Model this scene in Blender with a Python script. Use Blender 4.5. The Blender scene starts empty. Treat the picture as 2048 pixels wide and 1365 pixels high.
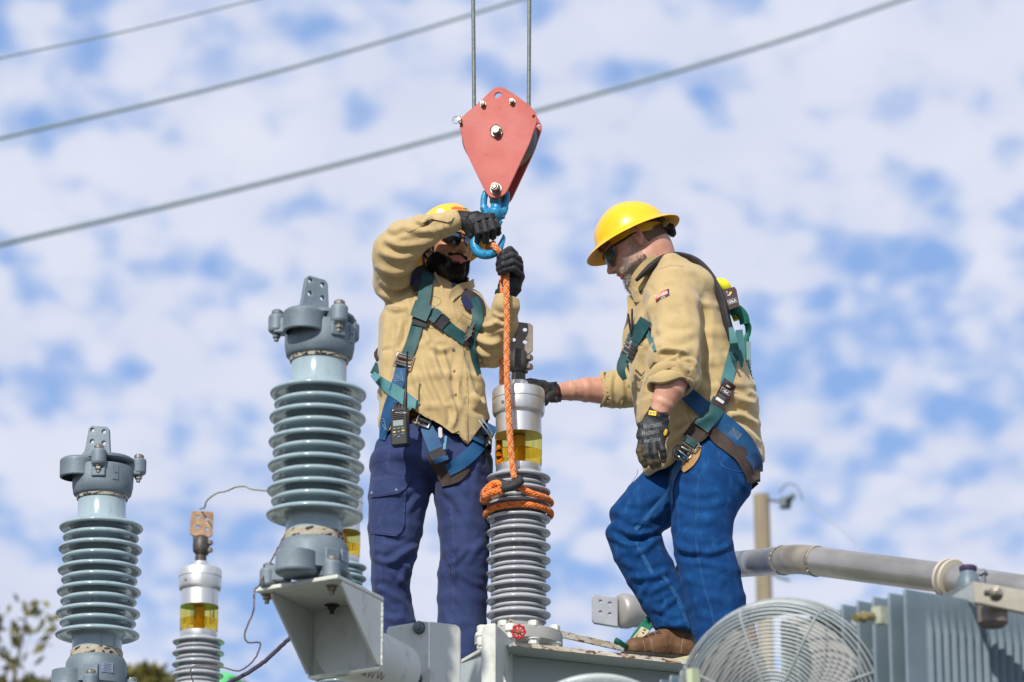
import bpy, bmesh, math, random
import numpy as np
from math import radians, sin, cos, tan, pi, sqrt
from mathutils import Vector, Matrix, noise as mnoise
from mathutils.bvhtree import BVHTree
from mathutils.geometry import delaunay_2d_cdt

random.seed(7); np.random.seed(7)
SC = bpy.context.scene

# ------------------------------------------------------------------ camera
FPX = 7000.0                      # focal length in pixels of a 2048 px wide picture
PITCH = radians(17.5)
CAMP = np.array([0.0, 0.0, 1.6])
cam = bpy.data.cameras.new('camera'); camo = bpy.data.objects.new('camera', cam)
SC.collection.objects.link(camo); SC.camera = camo
cam.sensor_width = 36.0; cam.lens = FPX / 2048 * 36.0
cam.clip_start = 0.1; cam.clip_end = 3000
camo.location = CAMP; camo.rotation_euler = (radians(90) + PITCH, 0, 0)
cam.dof.use_dof = True; cam.dof.focus_distance = 12.45; cam.dof.aperture_fstop = 3.7

# ------------------------------------------------------------------ sky and sun
SUN_EL, SUN_AZ = radians(36), radians(201)      # azimuth from +Y (north) clockwise: behind the camera, to the left
w = bpy.data.worlds.new('World'); SC.world = w; w.use_nodes = True
nt = w.node_tree; N = nt.nodes; L = nt.links; N.clear()
out = N.new('ShaderNodeOutputWorld'); bg = N.new('ShaderNodeBackground'); bg.inputs[1].default_value = 0.10
sky = N.new('ShaderNodeTexSky'); sky.sky_type = 'NISHITA'; sky.sun_disc = False
sky.sun_elevation = SUN_EL; sky.sun_rotation = SUN_AZ; sky.altitude = 50; sky.air_density = 1.0; sky.dust_density = 0.3; sky.ozone_density = 2.5
tc = N.new('ShaderNodeTexCoord'); sep = N.new('ShaderNodeSeparateXYZ'); L.new(tc.outputs['Generated'], sep.inputs[0])
zc = N.new('ShaderNodeMath'); zc.operation = 'MAXIMUM'; L.new(sep.outputs['Z'], zc.inputs[0]); zc.inputs[1].default_value = 0.0
za = N.new('ShaderNodeMath'); za.operation = 'ADD'; L.new(zc.outputs[0], za.inputs[0]); za.inputs[1].default_value = 0.55
dv = N.new('ShaderNodeVectorMath'); dv.operation = 'DIVIDE'; L.new(tc.outputs['Generated'], dv.inputs[0])
cb = N.new('ShaderNodeCombineXYZ')
for i in range(3): L.new(za.outputs[0], cb.inputs[i])
L.new(cb.outputs[0], dv.inputs[1])
mp = N.new('ShaderNodeMapping'); L.new(dv.outputs[0], mp.inputs[0]); mp.inputs['Location'].default_value = (0.37, 0.2, 0.1); mp.inputs['Scale'].default_value = (1, .8, 1.15); mp.inputs['Rotation'].default_value = (0, radians(6), 0)
def wnoise(scale, detail, rough, dist=0.0):
    n = N.new('ShaderNodeTexNoise'); n.inputs['Scale'].default_value = scale; n.inputs['Detail'].default_value = detail
    n.inputs['Roughness'].default_value = rough; n.inputs['Distortion'].default_value = dist; L.new(mp.outputs[0], n.inputs['Vector']); return n
n1 = wnoise(50, 1.6, 0.48, 0.1); n2 = wnoise(7, 1.5, 0.5)
m1 = N.new('ShaderNodeMath'); m1.operation = 'MULTIPLY_ADD'; L.new(n2.outputs['Fac'], m1.inputs[0]); m1.inputs[1].default_value = 0.70; L.new(n1.outputs['Fac'], m1.inputs[2])
rm = N.new('ShaderNodeMapRange'); rm.interpolation_type = 'SMOOTHSTEP'; L.new(m1.outputs[0], rm.inputs[0])
rm.inputs[1].default_value = 0.60; rm.inputs[2].default_value = 0.97; rm.inputs[3].default_value = 0.0; rm.inputs[4].default_value = 1.0
CLOUD_RM = rm
cl = N.new('ShaderNodeMix'); cl.data_type = 'RGBA'; n3 = wnoise(20, 2, 0.5); L.new(n3.outputs['Fac'], cl.inputs[0])
cl.inputs[6].default_value = (6.0, 6.6, 8.5, 1); cl.inputs[7].default_value = (8.3, 8.5, 9.5, 1)
hs = N.new('ShaderNodeMix'); hs.data_type = 'RGBA'; hs.inputs[0].default_value = 0.72; L.new(sky.outputs[0], hs.inputs[6]); hs.inputs[7].default_value = (3.0, 4.9, 9.2, 1)
mx = N.new('ShaderNodeMix'); mx.data_type = 'RGBA'; L.new(rm.outputs[0], mx.inputs[0]); L.new(hs.outputs[2], mx.inputs[6]); L.new(cl.outputs[2], mx.inputs[7])
L.new(mx.outputs[2], bg.inputs[0]); L.new(bg.outputs[0], out.inputs[0])

sd = bpy.data.lights.new('sun', 'SUN'); sd.energy = 4.8; sd.angle = radians(1.2); sd.color = (1.0, 0.95, 0.87)
so = bpy.data.objects.new('sun', sd); SC.collection.objects.link(so)
sv = Vector((sin(SUN_AZ) * cos(SUN_EL), cos(SUN_AZ) * cos(SUN_EL), sin(SUN_EL)))
so.rotation_euler = (-sv).to_track_quat('-Z', 'Y').to_euler(); so.location = (-4, -8, 12)

vs = SC.view_settings; vs.view_transform = 'Standard'; vs.look = 'None'; vs.exposure = 0.0; vs.gamma = 1.0; vs.use_curve_mapping = False
SC.cycles.max_bounces = 6; SC.cycles.transmission_bounces = 6; SC.cycles.transparent_max_bounces = 8

# ------------------------------------------------------------------ helpers
CP, SP = cos(PITCH), sin(PITCH)
def W(px, py, Y):
    """point of the world that the photograph shows at (px, py) when it stands at distance Y"""
    dx = (px - 1024.0) / FPX; dy = (682.5 - py) / FPX
    d = np.array([dx, CP - dy * SP, SP + dy * CP])
    return CAMP + d * (Y / d[1])
def proj(P):
    Q = np.asarray(P, float) - CAMP
    f = Q[..., 1] * CP + Q[..., 2] * SP; u = -Q[..., 1] * SP + Q[..., 2] * CP
    return np.stack([1024 + FPX * Q[..., 0] / f, 682.5 - FPX * u / f], -1)
def PX(Y, py=700):                 # metres per photograph pixel at distance Y
    dy = (682.5 - py) / FPX
    return (Y / (CP - dy * SP)) / FPX
def nrm(v): v = np.asarray(v, float); return v / (np.linalg.norm(v) + 1e-12)

class MB:
    def __init__(s): s.v = []; s.f = []; s.n = 0
    def add(s, v, f):
        v = [tuple(map(float, p)) for p in v]
        s.v += v; s.f += [tuple(i + s.n for i in q) for q in f]; s.n += len(v); return s
    def box(s, c, d, R=None):
        c = np.asarray(c, float); d = np.asarray(d, float) / 2
        P = np.array([[x, y, z] for x in (-1, 1) for y in (-1, 1) for z in (-1, 1)], float) * d
        if R is not None: P = P @ np.asarray(R, float).T
        return s.add(P + c, [(0, 1, 3, 2), (4, 6, 7, 5), (0, 4, 5, 1), (2, 3, 7, 6), (0, 2, 6, 4), (1, 5, 7, 3)])
    def prism(s, poly, ext):       # poly: 3D points in one plane; ext: 3D vector
        n = len(poly); A = np.asarray(poly, float); B = A + np.asarray(ext, float)
        nn = np.zeros(3)
        for i in range(n): nn += np.cross(A[i], A[(i + 1) % n])
        if np.dot(nn, ext) > 0: A = A[::-1]; B = B[::-1]
        f = [tuple(range(n)), tuple(range(2 * n - 1, n - 1, -1))]
        for i in range(n):
            j = (i + 1) % n; f.append((i, n + i, n + j, j))
        return s.add(np.vstack([A, B]), f)
    def plate(s, outer, holes, ext):   # plate with round holes: bridged by CDT
        A = np.asarray(outer, float); o = A[0]; e1 = nrm(A[1] - A[0]); nn = nrm(ext); e2 = np.cross(nn, e1)
        def to2(p): q = np.asarray(p, float) - o; return (float(q @ e1), float(q @ e2))
        loops = [[to2(p) for p in outer]]
        for (c, r, k) in holes:
            cc = to2(c); loops.append([(cc[0] + r * cos(2 * pi * i / k), cc[1] + r * sin(2 * pi * i / k)) for i in range(k)])
        pts = []; edges = []
        for l in loops:
            b = len(pts); pts += l; edges += [(b + i, b + (i + 1) % len(l)) for i in range(len(l))]
        V, E, Fc, *_ = delaunay_2d_cdt([Vector(p) for p in pts], edges, [], 1, 1e-7)
        good = []
        for t in Fc:
            c = sum((V[i] for i in t), Vector((0, 0))) / len(t)
            if inpoly(c, loops[0]) and not any(inpoly(c, l) for l in loops[1:]): good.append(tuple(t))
        P0 = [o + e1 * p.x + e2 * p.y for p in V]; m = len(P0); P1 = [p + np.asarray(ext, float) for p in P0]
        f = [tuple(reversed(t)) for t in good] + [tuple(i + m for i in t) for t in good]
        ed = {}
        for t in good:
            for a, b in zip(t, t[1:] + t[:1]): ed[(a, b)] = 1
        for (a, b) in list(ed):
            if (b, a) not in ed: f.append((a, b, b + m, a + m))
        return s.add(P0 + P1, f)
    def lathe(s, prof, c=(0, 0, 0), axis=(0, 0, 1), seg=32, a0=0.0, a1=2 * pi, cap=True, ref=None):
        ax = nrm(axis); u = np.cross(ax, ref if ref is not None else (0, 1, 0.001)); u = nrm(u); v = np.cross(ax, u)
        c = np.asarray(c, float); full = abs(a1 - a0 - 2 * pi) < 1e-6; m = seg if full else seg + 1
        P = []
        for (r, h) in prof:
            for i in range(m):
                t = a0 + (a1 - a0) * i / seg; P.append(c + ax * h + (u * cos(t) + v * sin(t)) * r)
        f = []
        for k in range(len(prof) - 1):
            for i in range(seg):
                j = (i + 1) % m
                f.append((k * m + i, k * m + j, (k + 1) * m + j, (k + 1) * m + i))
        if cap and full:
            if prof[0][0] > 1e-6: f.append(tuple(range(m - 1, -1, -1)))
            if prof[-1][0] > 1e-6: f.append(tuple((len(prof) - 1) * m + i for i in range(m)))
        return s.add(P, f)
    def tube(s, pts, r, seg=10, cap=True, flat=1.0, ref=None):
        pts = np.asarray(pts, float); n = len(pts); r = np.full(n, r) if np.isscalar(r) else np.asarray(r, float)
        T = np.gradient(pts, axis=0); T /= np.linalg.norm(T, axis=1, keepdims=True) + 1e-12
        u = nrm(np.cross(T[0], ref if ref is not None else ((0, 0, 1) if abs(T[0][2]) < .9 else (1, 0, 0))))
        P = []
        for i in range(n):
            u = u - T[i] * (u @ T[i]); u = nrm(u); v = np.cross(T[i], u)
            for k in range(seg):
                a = 2 * pi * k / seg; P.append(pts[i] + (u * cos(a) + v * sin(a) * flat) * r[i])
        f = []
        for i in range(n - 1):
            for k in range(seg):
                j = (k + 1) % seg; f.append((i * seg + k, i * seg + j, (i + 1) * seg + j, (i + 1) * seg + k))
        if cap: f.append(tuple(range(seg - 1, -1, -1))); f.append(tuple((n - 1) * seg + k for k in range(seg)))
        return s.add(P, f)
    def cyl(s, a, b, r, seg=20, r2=None): return s.tube([a, b], [r, r if r2 is None else r2], seg)
    def hexbolt(s, c, axis, r, h, shank=0, rs=None, washer=0):
        ax = nrm(axis); c = np.asarray(c, float)
        if washer: s.lathe([(washer, 0), (washer, h * .22)], c, ax, 20); c = c + ax * h * .22
        s.lathe([(r, 0), (r, h * .8), (r * .84, h)], c, ax, 6)
        if shank: s.lathe([(rs or r * .55, h * .9), (rs or r * .55, h * .9 + shank * .85), ((rs or r * .55) * .7, h * .9 + shank)], c, ax, 14)
        return s
    def ball(s, c, r, seg=16, rings=10, R=None):
        r = np.ones(3) * r; P = []; f = []
        for i in range(rings + 1):
            th = pi * i / rings
            for k in range(seg):
                a = 2 * pi * k / seg; P.append([r[0] * sin(th) * cos(a), r[1] * sin(th) * sin(a), r[2] * cos(th)])
        for i in range(rings):
            for k in range(seg):
                j = (k + 1) % seg; f.append((i * seg + k, (i + 1) * seg + k, (i + 1) * seg + j, i * seg + j))
        P = np.array(P)
        if R is not None: P = P @ np.asarray(R).T
        return s.add(P + np.asarray(c, float), f)

def inpoly(p, poly):
    x, y = p[0], p[1]; c = False; n = len(poly); j = n - 1
    for i in range(n):
        xi, yi = poly[i]; xj, yj = poly[j]
        if (yi > y) != (yj > y) and x < (xj - xi) * (y - yi) / (yj - yi) + xi: c = not c
        j = i
    return c
def spline(pts, n=8, closed=False):
    P = np.asarray(pts, float); m = len(P); o = []
    if m == 2: return np.array([P[0] + (P[1] - P[0]) * i / n for i in range(n + 1)])
    rng = range(m if closed else m - 1)
    for i in rng:
        if closed: a, b, c, d = P[(i - 1) % m], P[i], P[(i + 1) % m], P[(i + 2) % m]
        else: b, c = P[i], P[i + 1]; a = P[i - 1] if i else 2 * b - c; d = P[i + 2] if i + 2 < m else 2 * c - b
        for k in range(n):
            t = k / n; o.append(.5 * ((2 * b) + (c - a) * t + (2 * a - 5 * b + 4 * c - d) * t * t + (3 * b - a - 3 * c + d) * t ** 3))
    if not closed: o.append(P[-1])
    return np.array(o)
def wpath(pts, n=8):               # [(px, py, Y)...] -> smooth world path
    return spline([W(*p) for p in pts], n)

def mesh_np(name, V, F):
    me = bpy.data.meshes.new(name); V = np.asarray(V, np.float32); F = np.asarray(F, np.int32)
    me.vertices.add(len(V)); me.vertices.foreach_set('co', V.ravel())
    k = F.shape[1]; me.loops.add(F.size); me.loops.foreach_set('vertex_index', F.ravel())
    me.polygons.add(len(F)); me.polygons.foreach_set('loop_start', np.arange(0, F.size, k, dtype=np.int32))
    me.polygons.foreach_set('loop_total', np.full(len(F), k, np.int32)); me.update(calc_edges=True); me.validate(); return me
def link(name, me, mat=None, parent=None, smooth=False, bevel=0, origin=None, ang=None):
    if mat is not None:
        for m in (mat if isinstance(mat, (list, tuple)) else [mat]): me.materials.append(m)
    o = bpy.data.objects.new(name, me); SC.collection.objects.link(o)
    if parent is not None: o.parent = parent; 
    if parent is not None: o.matrix_parent_inverse = pinv(parent)
    if smooth:
        me.polygons.foreach_set('use_smooth', [True] * len(me.polygons))
        if ang:
            b = bmesh.new(); b.from_mesh(me)
            for e in b.edges:
                if len(e.link_faces) == 2 and e.calc_face_angle(0) > radians(ang): e.smooth = False
            b.to_mesh(me); b.free()
    if bevel:
        md = o.modifiers.new('bevel', 'BEVEL'); md.width = bevel; md.segments = 2; md.limit_method = 'ANGLE'; md.angle_limit = radians(35)
    return o
def pinv(p):
    m = Matrix.LocRotScale(p.location, p.rotation_euler, p.scale)
    if p.parent is not None: m = pw(p.parent) @ p.matrix_parent_inverse @ m
    return m.inverted()
def pw(p):
    m = Matrix.LocRotScale(p.location, p.rotation_euler, p.scale)
    if p.parent is not None: m = pw(p.parent) @ p.matrix_parent_inverse @ m
    return m
def obj(name, mb, mat, parent=None, smooth=False, bevel=0, ang=None):
    me = bpy.data.meshes.new(name); me.from_pydata(mb.v, [], mb.f); me.validate(); me.update()
    return link(name, me, mat, parent, smooth, bevel, ang=ang if ang else (40 if smooth else None))
def tag(o, label, cat, group=None, kind=None):
    if label: o['label'] = label
    if cat: o['category'] = cat
    if group: o['group'] = group
    if kind: o['kind'] = kind
    return o
def thing(name, loc, label, cat, group=None):
    o = bpy.data.objects.new(name, None); SC.collection.objects.link(o); o.location = tuple(map(float, loc)); o.empty_display_size = .1
    return tag(o, label, cat, group)
def copy_tree(o, parent=None):
    c = o.copy(); SC.collection.objects.link(c)
    if parent is not None:
        mi = o.matrix_parent_inverse.copy(); c.parent = parent; c.matrix_parent_inverse = mi
    for ch in [x for x in bpy.data.objects if x.parent == o]: copy_tree(ch, c)
    return c
def Rz(a): return np.array([[cos(a), -sin(a), 0], [sin(a), cos(a), 0], [0, 0, 1]])
def Rx(a): return np.array([[1, 0, 0], [0, cos(a), -sin(a)], [0, sin(a), cos(a)]])
def Ry(a): return np.array([[cos(a), 0, sin(a)], [0, 1, 0], [-sin(a), 0, cos(a)]])

# ------------------------------------------------------------------ materials
def mat(name, col, col2=None, sc=8, lo=.35, hi=.65, rough=.5, rough2=None, metal=0, bump=0, bsc=200, bdist=.002, col3=None, sc3=40, lo3=.6, hi3=.7,
        coat=0, sheen=0, sub=0, trans=0, ior=1.45, alpha=1, stretch=(1, 1, 1), emit=None, det=6, spec=.5, wave=None, wrk=None):
    m = bpy.data.materials.new(name); m.use_nodes = True; t = m.node_tree; n = t.nodes; l = t.links
    b = n['Principled BSDF']; tcn = n.new('ShaderNodeTexCoord'); mpp = n.new('ShaderNodeMapping'); l.new(tcn.outputs['Object'], mpp.inputs[0]); mpp.inputs['Scale'].default_value = stretch
    vec = mpp.outputs[0]
    def noi(s, d=det, r=.55):
        q = n.new('ShaderNodeTexNoise'); q.inputs['Scale'].default_value = s; q.inputs['Detail'].default_value = d; q.inputs['Roughness'].default_value = r; l.new(vec, q.inputs['Vector']); return q.outputs['Fac']
    def rng(src, a, c, o0=0, o1=1):
        q = n.new('ShaderNodeMapRange'); l.new(src, q.inputs[0]); q.inputs[1].default_value = a; q.inputs[2].default_value = c; q.inputs[3].default_value = o0; q.inputs[4].default_value = o1; return q.outputs[0]
    cur = None
    c4 = lambda c: (c[0], c[1], c[2], 1)
    b.inputs['Base Color'].default_value = c4(col)
    if col2 is not None:
        f = rng(noi(sc), lo, hi); q = n.new('ShaderNodeMix'); q.data_type = 'RGBA'; l.new(f, q.inputs[0]); q.inputs[6].default_value = c4(col); q.inputs[7].default_value = c4(col2); cur = q.outputs[2]
        if rough2 is not None: l.new(rng(noi(sc * 1.7), lo, hi, rough, rough2), b.inputs['Roughness'])
    if col3 is not None:
        f = rng(noi(sc3, 8, .65), lo3, hi3); q = n.new('ShaderNodeMix'); q.data_type = 'RGBA'; l.new(f, q.inputs[0])
        if cur: l.new(cur, q.inputs[6])
        else: q.inputs[6].default_value = c4(col)
        q.inputs[7].default_value = c4(col3); cur = q.outputs[2]
    if cur: l.new(cur, b.inputs['Base Color'])
    if not (col2 is not None and rough2 is not None): b.inputs['Roughness'].default_value = rough
    b.inputs['Metallic'].default_value = metal; b.inputs['IOR'].default_value = ior; b.inputs['Alpha'].default_value = alpha
    b.inputs['Specular IOR Level'].default_value = spec
    if coat: b.inputs['Coat Weight'].default_value = coat; b.inputs['Coat Roughness'].default_value = .06
    if sheen: b.inputs['Sheen Weight'].default_value = sheen; b.inputs['Sheen Roughness'].default_value = .5
    if sub: b.inputs['Subsurface Weight'].default_value = sub; b.inputs['Subsurface Radius'].default_value = (.012, .004, .002); b.inputs['Subsurface Scale'].default_value = 1.0
    if trans: b.inputs['Transmission Weight'].default_value = trans
    if bump or wave:
        bp = n.new('ShaderNodeBump'); bp.inputs['Strength'].default_value = bump or .4; bp.inputs['Distance'].default_value = bdist
        h = noi(bsc, 4, .6)
        if wave:
            wv = n.new('ShaderNodeTexWave'); wv.inputs['Scale'].default_value = wave; wv.inputs['Distortion'].default_value = 1.5; wv.inputs['Detail'].default_value = 1; l.new(vec, wv.inputs['Vector'])
            ad = n.new('ShaderNodeMath'); ad.operation = 'ADD'; l.new(h, ad.inputs[0]); l.new(wv.outputs['Fac'], ad.inputs[1]); h = ad.outputs[0]
        l.new(h, bp.inputs['Height'])
        if wrk:
            q = n.new('ShaderNodeTexNoise'); q.inputs['Scale'].default_value = wrk[0]; q.inputs['Detail'].default_value = 1.2; q.inputs['Roughness'].default_value = .5; q.inputs['Distortion'].default_value = .5; l.new(vec, q.inputs['Vector'])
            sb = n.new('ShaderNodeMath'); sb.operation = 'SUBTRACT'; l.new(q.outputs['Fac'], sb.inputs[0]); sb.inputs[1].default_value = .5
            ab = n.new('ShaderNodeMath'); ab.operation = 'ABSOLUTE'; l.new(sb.outputs[0], ab.inputs[0]); mr = rng(ab.outputs[0], 0, .14, 1, 0)
            b2 = n.new('ShaderNodeBump'); b2.inputs['Strength'].default_value = wrk[2]; b2.inputs['Distance'].default_value = wrk[1]; l.new(mr, b2.inputs['Height']); l.new(b2.outputs[0], bp.inputs['Normal'])
        l.new(bp.outputs[0], b.inputs['Normal'])
    return m

MT = {}
MT['porcelain'] = mat('blue_grey_porcelain', (.265, .35, .38), (.31, .40, .43), sc=3, rough=.12, rough2=.22, coat=.4, col3=(.20, .24, .235), sc3=16, lo3=.55, hi3=.8, stretch=(2.5, 2.5, .5))
MT['porcelain_grey'] = mat('grey_porcelain', (.36, .375, .405), (.42, .43, .45), sc=5, rough=.14, rough2=.28, coat=.3, col3=(.24, .23, .21), sc3=20, lo3=.56, hi3=.8, stretch=(2, 2, .6))
MT['casting'] = mat('galvanised_casting', (.135, .175, .205), (.205, .25, .285), sc=9, rough=.5, rough2=.7, metal=.25, bump=.35, bsc=120, bdist=.003, col3=(.09, .10, .11), sc3=22, lo3=.62, hi3=.75)
MT['cement'] = mat('chipped_cement', (.42, .38, .30), (.33, .29, .22), sc=30, rough=.9, bump=.8, bsc=90, bdist=.004, col3=(.02, .02, .022), sc3=34, lo3=.53, hi3=.57, stretch=(1, 1, 1.6))
MT['aluminium'] = mat('machined_aluminium', (.60, .60, .59), (.72, .72, .70), sc=14, rough=.36, rough2=.5, metal=.85, bump=.15, bsc=60, stretch=(1, 1, .15))
MT['bronze'] = mat('weathered_bronze', (.17, .14, .12), (.24, .20, .165), sc=24, rough=.5, rough2=.65, metal=.2, bump=.25, bsc=150)
MT['bronze_dark'] = mat('dark_bronze', (.055, .05, .045), (.09, .08, .07), sc=30, rough=.5, metal=.5, bump=.3, bsc=160)
MT['rusty_pad'] = mat('rusty_copper_pad', (.38, .25, .15), (.22, .13, .075), sc=24, rough=.6, metal=.4, bump=.3, bsc=120, col3=(.10, .07, .05), sc3=30)
MT['steel_white'] = mat('white_painted_steel', (.56, .58, .52), (.62, .64, .585), sc=4, rough=.38, rough2=.55, bump=.12, bsc=40, bdist=.004, col3=(.36, .32, .22), sc3=13, lo3=.55, hi3=.8, stretch=(1.5, 1.5, .8))
MT['steel_rust'] = mat('rust_chipped_white_paint', (.66, .65, .58), (.50, .40, .26), sc=14, rough=.5, bump=.5, bsc=90, bdist=.003, col3=(.15, .05, .022), sc3=22, lo3=.53, hi3=.58, stretch=(1, 1, 3))
MT['tank'] = mat('grey_green_tank_paint', (.36, .41, .40), (.42, .46, .44), sc=2, rough=.45, bump=.05, bsc=20)
MT['zinc'] = mat('galvanised_pipe', (.40, .37, .32), (.54, .50, .44), sc=6, rough=.28, rough2=.42, metal=.8, bump=.15, bsc=60, col3=(.14, .13, .11), sc3=22, lo3=.66, hi3=.8)
MT['weld'] = mat('weathered_weld', (.28, .25, .20), (.50, .45, .37), sc=10, rough=.5, metal=.6, bump=.4, bsc=60)
MT['radiator'] = mat('radiator_paint', (.105, .15, .18), (.145, .19, .22), sc=5, rough=.45, bump=.2, bsc=70, bdist=.003, col3=(.30, .31, .30), sc3=18, lo3=.68, hi3=.85)
MT['wire_guard'] = mat('galvanised_guard_wire', (.27, .30, .30), (.36, .39, .39), sc=9, rough=.5, metal=.3)
MT['bolt'] = mat('zinc_bolt', (.32, .30, .26), (.22, .19, .15), sc=40, rough=.38, metal=.8, bump=.2, bsc=200)
MT['bolt_dark'] = mat('dark_bolt', (.12, .15, .165), (.18, .20, .22), sc=40, rough=.5, metal=.5, bump=.2, bsc=200)
MT['red_paint'] = mat('faded_red_paint', (.405, .062, .046), (.45, .075, .055), sc=5, rough=.42, rough2=.55, bump=.1, bsc=60, col3=(.22, .045, .035), sc3=34, lo3=.62, hi3=.72)
MT['red_dark'] = mat('red_edge_paint', (.22, .02, .03), rough=.5)
MT['blue_paint'] = mat('hook_blue_paint', (.02, .27, .50), (.018, .22, .42), sc=16, rough=.35, bump=.25, bsc=80, col3=(.035, .05, .05), sc3=60, lo3=.58, hi3=.64)
MT['chrome'] = mat('bright_steel', (.36, .35, .32), (.24, .23, .20), sc=60, rough=.33, metal=1)
MT['cable_steel'] = mat('steel_wire_rope', (.13, .16, .15), (.20, .22, .20), sc=90, rough=.45, metal=.6)
MT['rope_a'] = mat('orange_rope', (.76, .26, .09), (.82, .36, .15), sc=120, rough=.85, bump=.6, bsc=700, sheen=.3)
MT['rope_b'] = mat('pale_orange_rope', (.80, .36, .15), (.66, .20, .05), sc=110, rough=.85, bump=.6, bsc=700, sheen=.3)
MT['rope_o'] = mat('bright_orange_rope', (.80, .17, .02), (.86, .27, .05), sc=110, rough=.85, bump=.6, bsc=700, sheen=.3)
MT['black_tape'] = mat('black_sleeve', (.014, .014, .016), (.03, .03, .032), sc=60, rough=.65, bump=.5, bsc=200)
MT['copper'] = mat('copper_wire', (.32, .15, .075), (.16, .09, .06), sc=60, rough=.45, metal=.8)
MT['cable_black'] = mat('dark_braided_cable', (.03, .022, .045), (.055, .045, .07), sc=400, rough=.6, bump=.6, bsc=500)
MT['amber'] = mat('amber_oil', (.74, .62, .16), rough=.03, trans=1.0, ior=1.06)
MT['amber2'] = mat('dark_amber_oil', (.85, .56, .07), rough=.03, trans=1.0, ior=1.06)
MT['wood_pole'] = mat('weathered_pole_wood', (.30, .25, .17), (.22, .18, .12), sc=3, rough=.9, bump=.6, bsc=30, stretch=(4, 4, .4))
MT['gravel'] = mat('yard_gravel', (.10, .095, .08), (.06, .062, .05), sc=6, rough=.95, bump=1, bsc=30, bdist=.03)
MT['concrete'] = mat('concrete_pad', (.36, .35, .32), (.30, .29, .27), sc=2, rough=.9, bump=.4, bsc=40)
MT['leaf'] = mat('tree_leaf', (.085, .095, .028), (.13, .125, .032), sc=1.3, rough=.6)
MT['leaf2'] = mat('tree_leaf_yellow', (.17, .14, .035), (.11, .12, .03), sc=1.1, rough=.6)
MT['bark'] = mat('tree_bark', (.09, .075, .055), (.13, .11, .085), sc=5, rough=.9, bump=.6, bsc=30)
MT['green_plastic'] = mat('green_plastic', (.12, .50, .20), rough=.35)
MT['handwheel'] = mat('red_handwheel', (.50, .02, .035), (.60, .05, .05), sc=40, rough=.4, col3=(.25, .12, .08), sc3=60, lo3=.64, hi3=.7)
MT['yellow_board'] = mat('plank_edge', (.46, .42, .22), (.36, .33, .18), sc=10, rough=.7, bump=.3, bsc=80, stretch=(.5, 1, 4))
# ------------------------------------------------------------------ ground, far trees, pole, power lines
mb = MB(); mb.add([(-900, -300, 0), (900, -300, 0), (900, 1500, 0), (-900, 1500, 0)], [(0, 1, 2, 3)])
tag(obj('ground', mb, MT['gravel']), None, None, kind='structure')
mb = MB(); mb.box((1.0, 13.6, .1), (7.5, 5.6, .2)); tag(obj('concrete_ground', mb, MT['concrete'], bevel=.02), None, None, kind='structure')

def tree(x, y, h, cr, base, seed, label, ml='leaf', dens=1.0, leaf=.11, spread=1.0, group='trees beyond the yard'):
    rg = np.random.RandomState(seed)
    root = thing('tree', (x, y, 0), label, 'tree', group)
    tr = MB(); top = h * .62
    ax = [np.array([x + .25 * sin(i * 1.3 + seed) * (i / 6), y, top * i / 6]) for i in range(7)]
    tr.tube(ax, [.22 * (1 - .11 * i) * h / 10 for i in range(7)], 9)
    obj('trunk', tr, MT['bark'], root, smooth=True)
    lb = MB(); tips = []
    for i in range(16):
        z0 = h * (base + (.55 - base) * rg.rand()); a = rg.rand() * 2 * pi; rr = cr * (.35 + .6 * rg.rand())
        p0 = np.array([x, y, z0]); p2 = np.array([x + rr * cos(a), y + rr * sin(a), min(h * .97, z0 + h * (.15 + .35 * rg.rand()))])
        p1 = (p0 + p2) / 2 + np.array([0, 0, -.04 * h]); pp = spline([p0, p1, p2], 4)
        lb.tube(pp, np.linspace(.06, .012, len(pp)) * h / 10, 5); tips += [pp[-1], pp[-3], pp[-5]]
    tips.append(np.array([x, y, h * .9])); tips.append(np.array([x + .1, y, h * .8]))
    obj('limb', lb, MT['bark'], root, smooth=True)['kind'] = 'stuff'
    V = []; 
    for tp in tips:
        nn = int(230 * dens); rc = cr * (.22 + .16 * rg.rand()) * spread
        d = rg.randn(nn, 3); d /= np.linalg.norm(d, axis=1, keepdims=True); c = tp + d * (rc * rg.rand(nn, 1) ** .4) * np.array([1, 1, .75])
        a = rg.randn(nn, 3); a /= np.linalg.norm(a, axis=1, keepdims=True); b = np.cross(a, rg.randn(nn, 3)); b /= np.linalg.norm(b, axis=1, keepdims=True)
        s = leaf * (.6 + .8 * rg.rand(nn, 1)); V.append(np.stack([c + a * s, c + b * s * .45, c - a * s, c - b * s * .45], 1).reshape(-1, 3))
    V = np.vstack(V); F = np.arange(len(V)).reshape(-1, 4)
    f = link('foliage', mesh_np('foliage', V, F), MT[ml], root); f['kind'] = 'stuff'
    return root
def treeat(px, pytop, Y, wpx, *a, **k):
    p = W(px, pytop, Y); return tree(p[0], p[1], p[2], wpx * PX(Y) / 2, *a, **k)
treeat(-62, 1195, 38, 280, .80, 3, 'tall sparse tree reaching in at the left edge, leaves thin against the sky', 'leaf2', dens=.16, leaf=.09, spread=2.0)
treeat(40, 1346, 44, 180, .75, 5, 'low dark green crown at the foot of the sparse tree, bottom left corner', 'leaf')
treeat(300, 1320, 46, 240, .75, 11, 'rounded yellow green crown right of the far left insulator', 'leaf2')
treeat(165, 1338, 52, 200, .75, 14, 'broad green crown behind the far left insulator', 'leaf')
treeat(415, 1350, 50, 180, .75, 19, 'green crown behind the small bushing at the left', 'leaf2')

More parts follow.
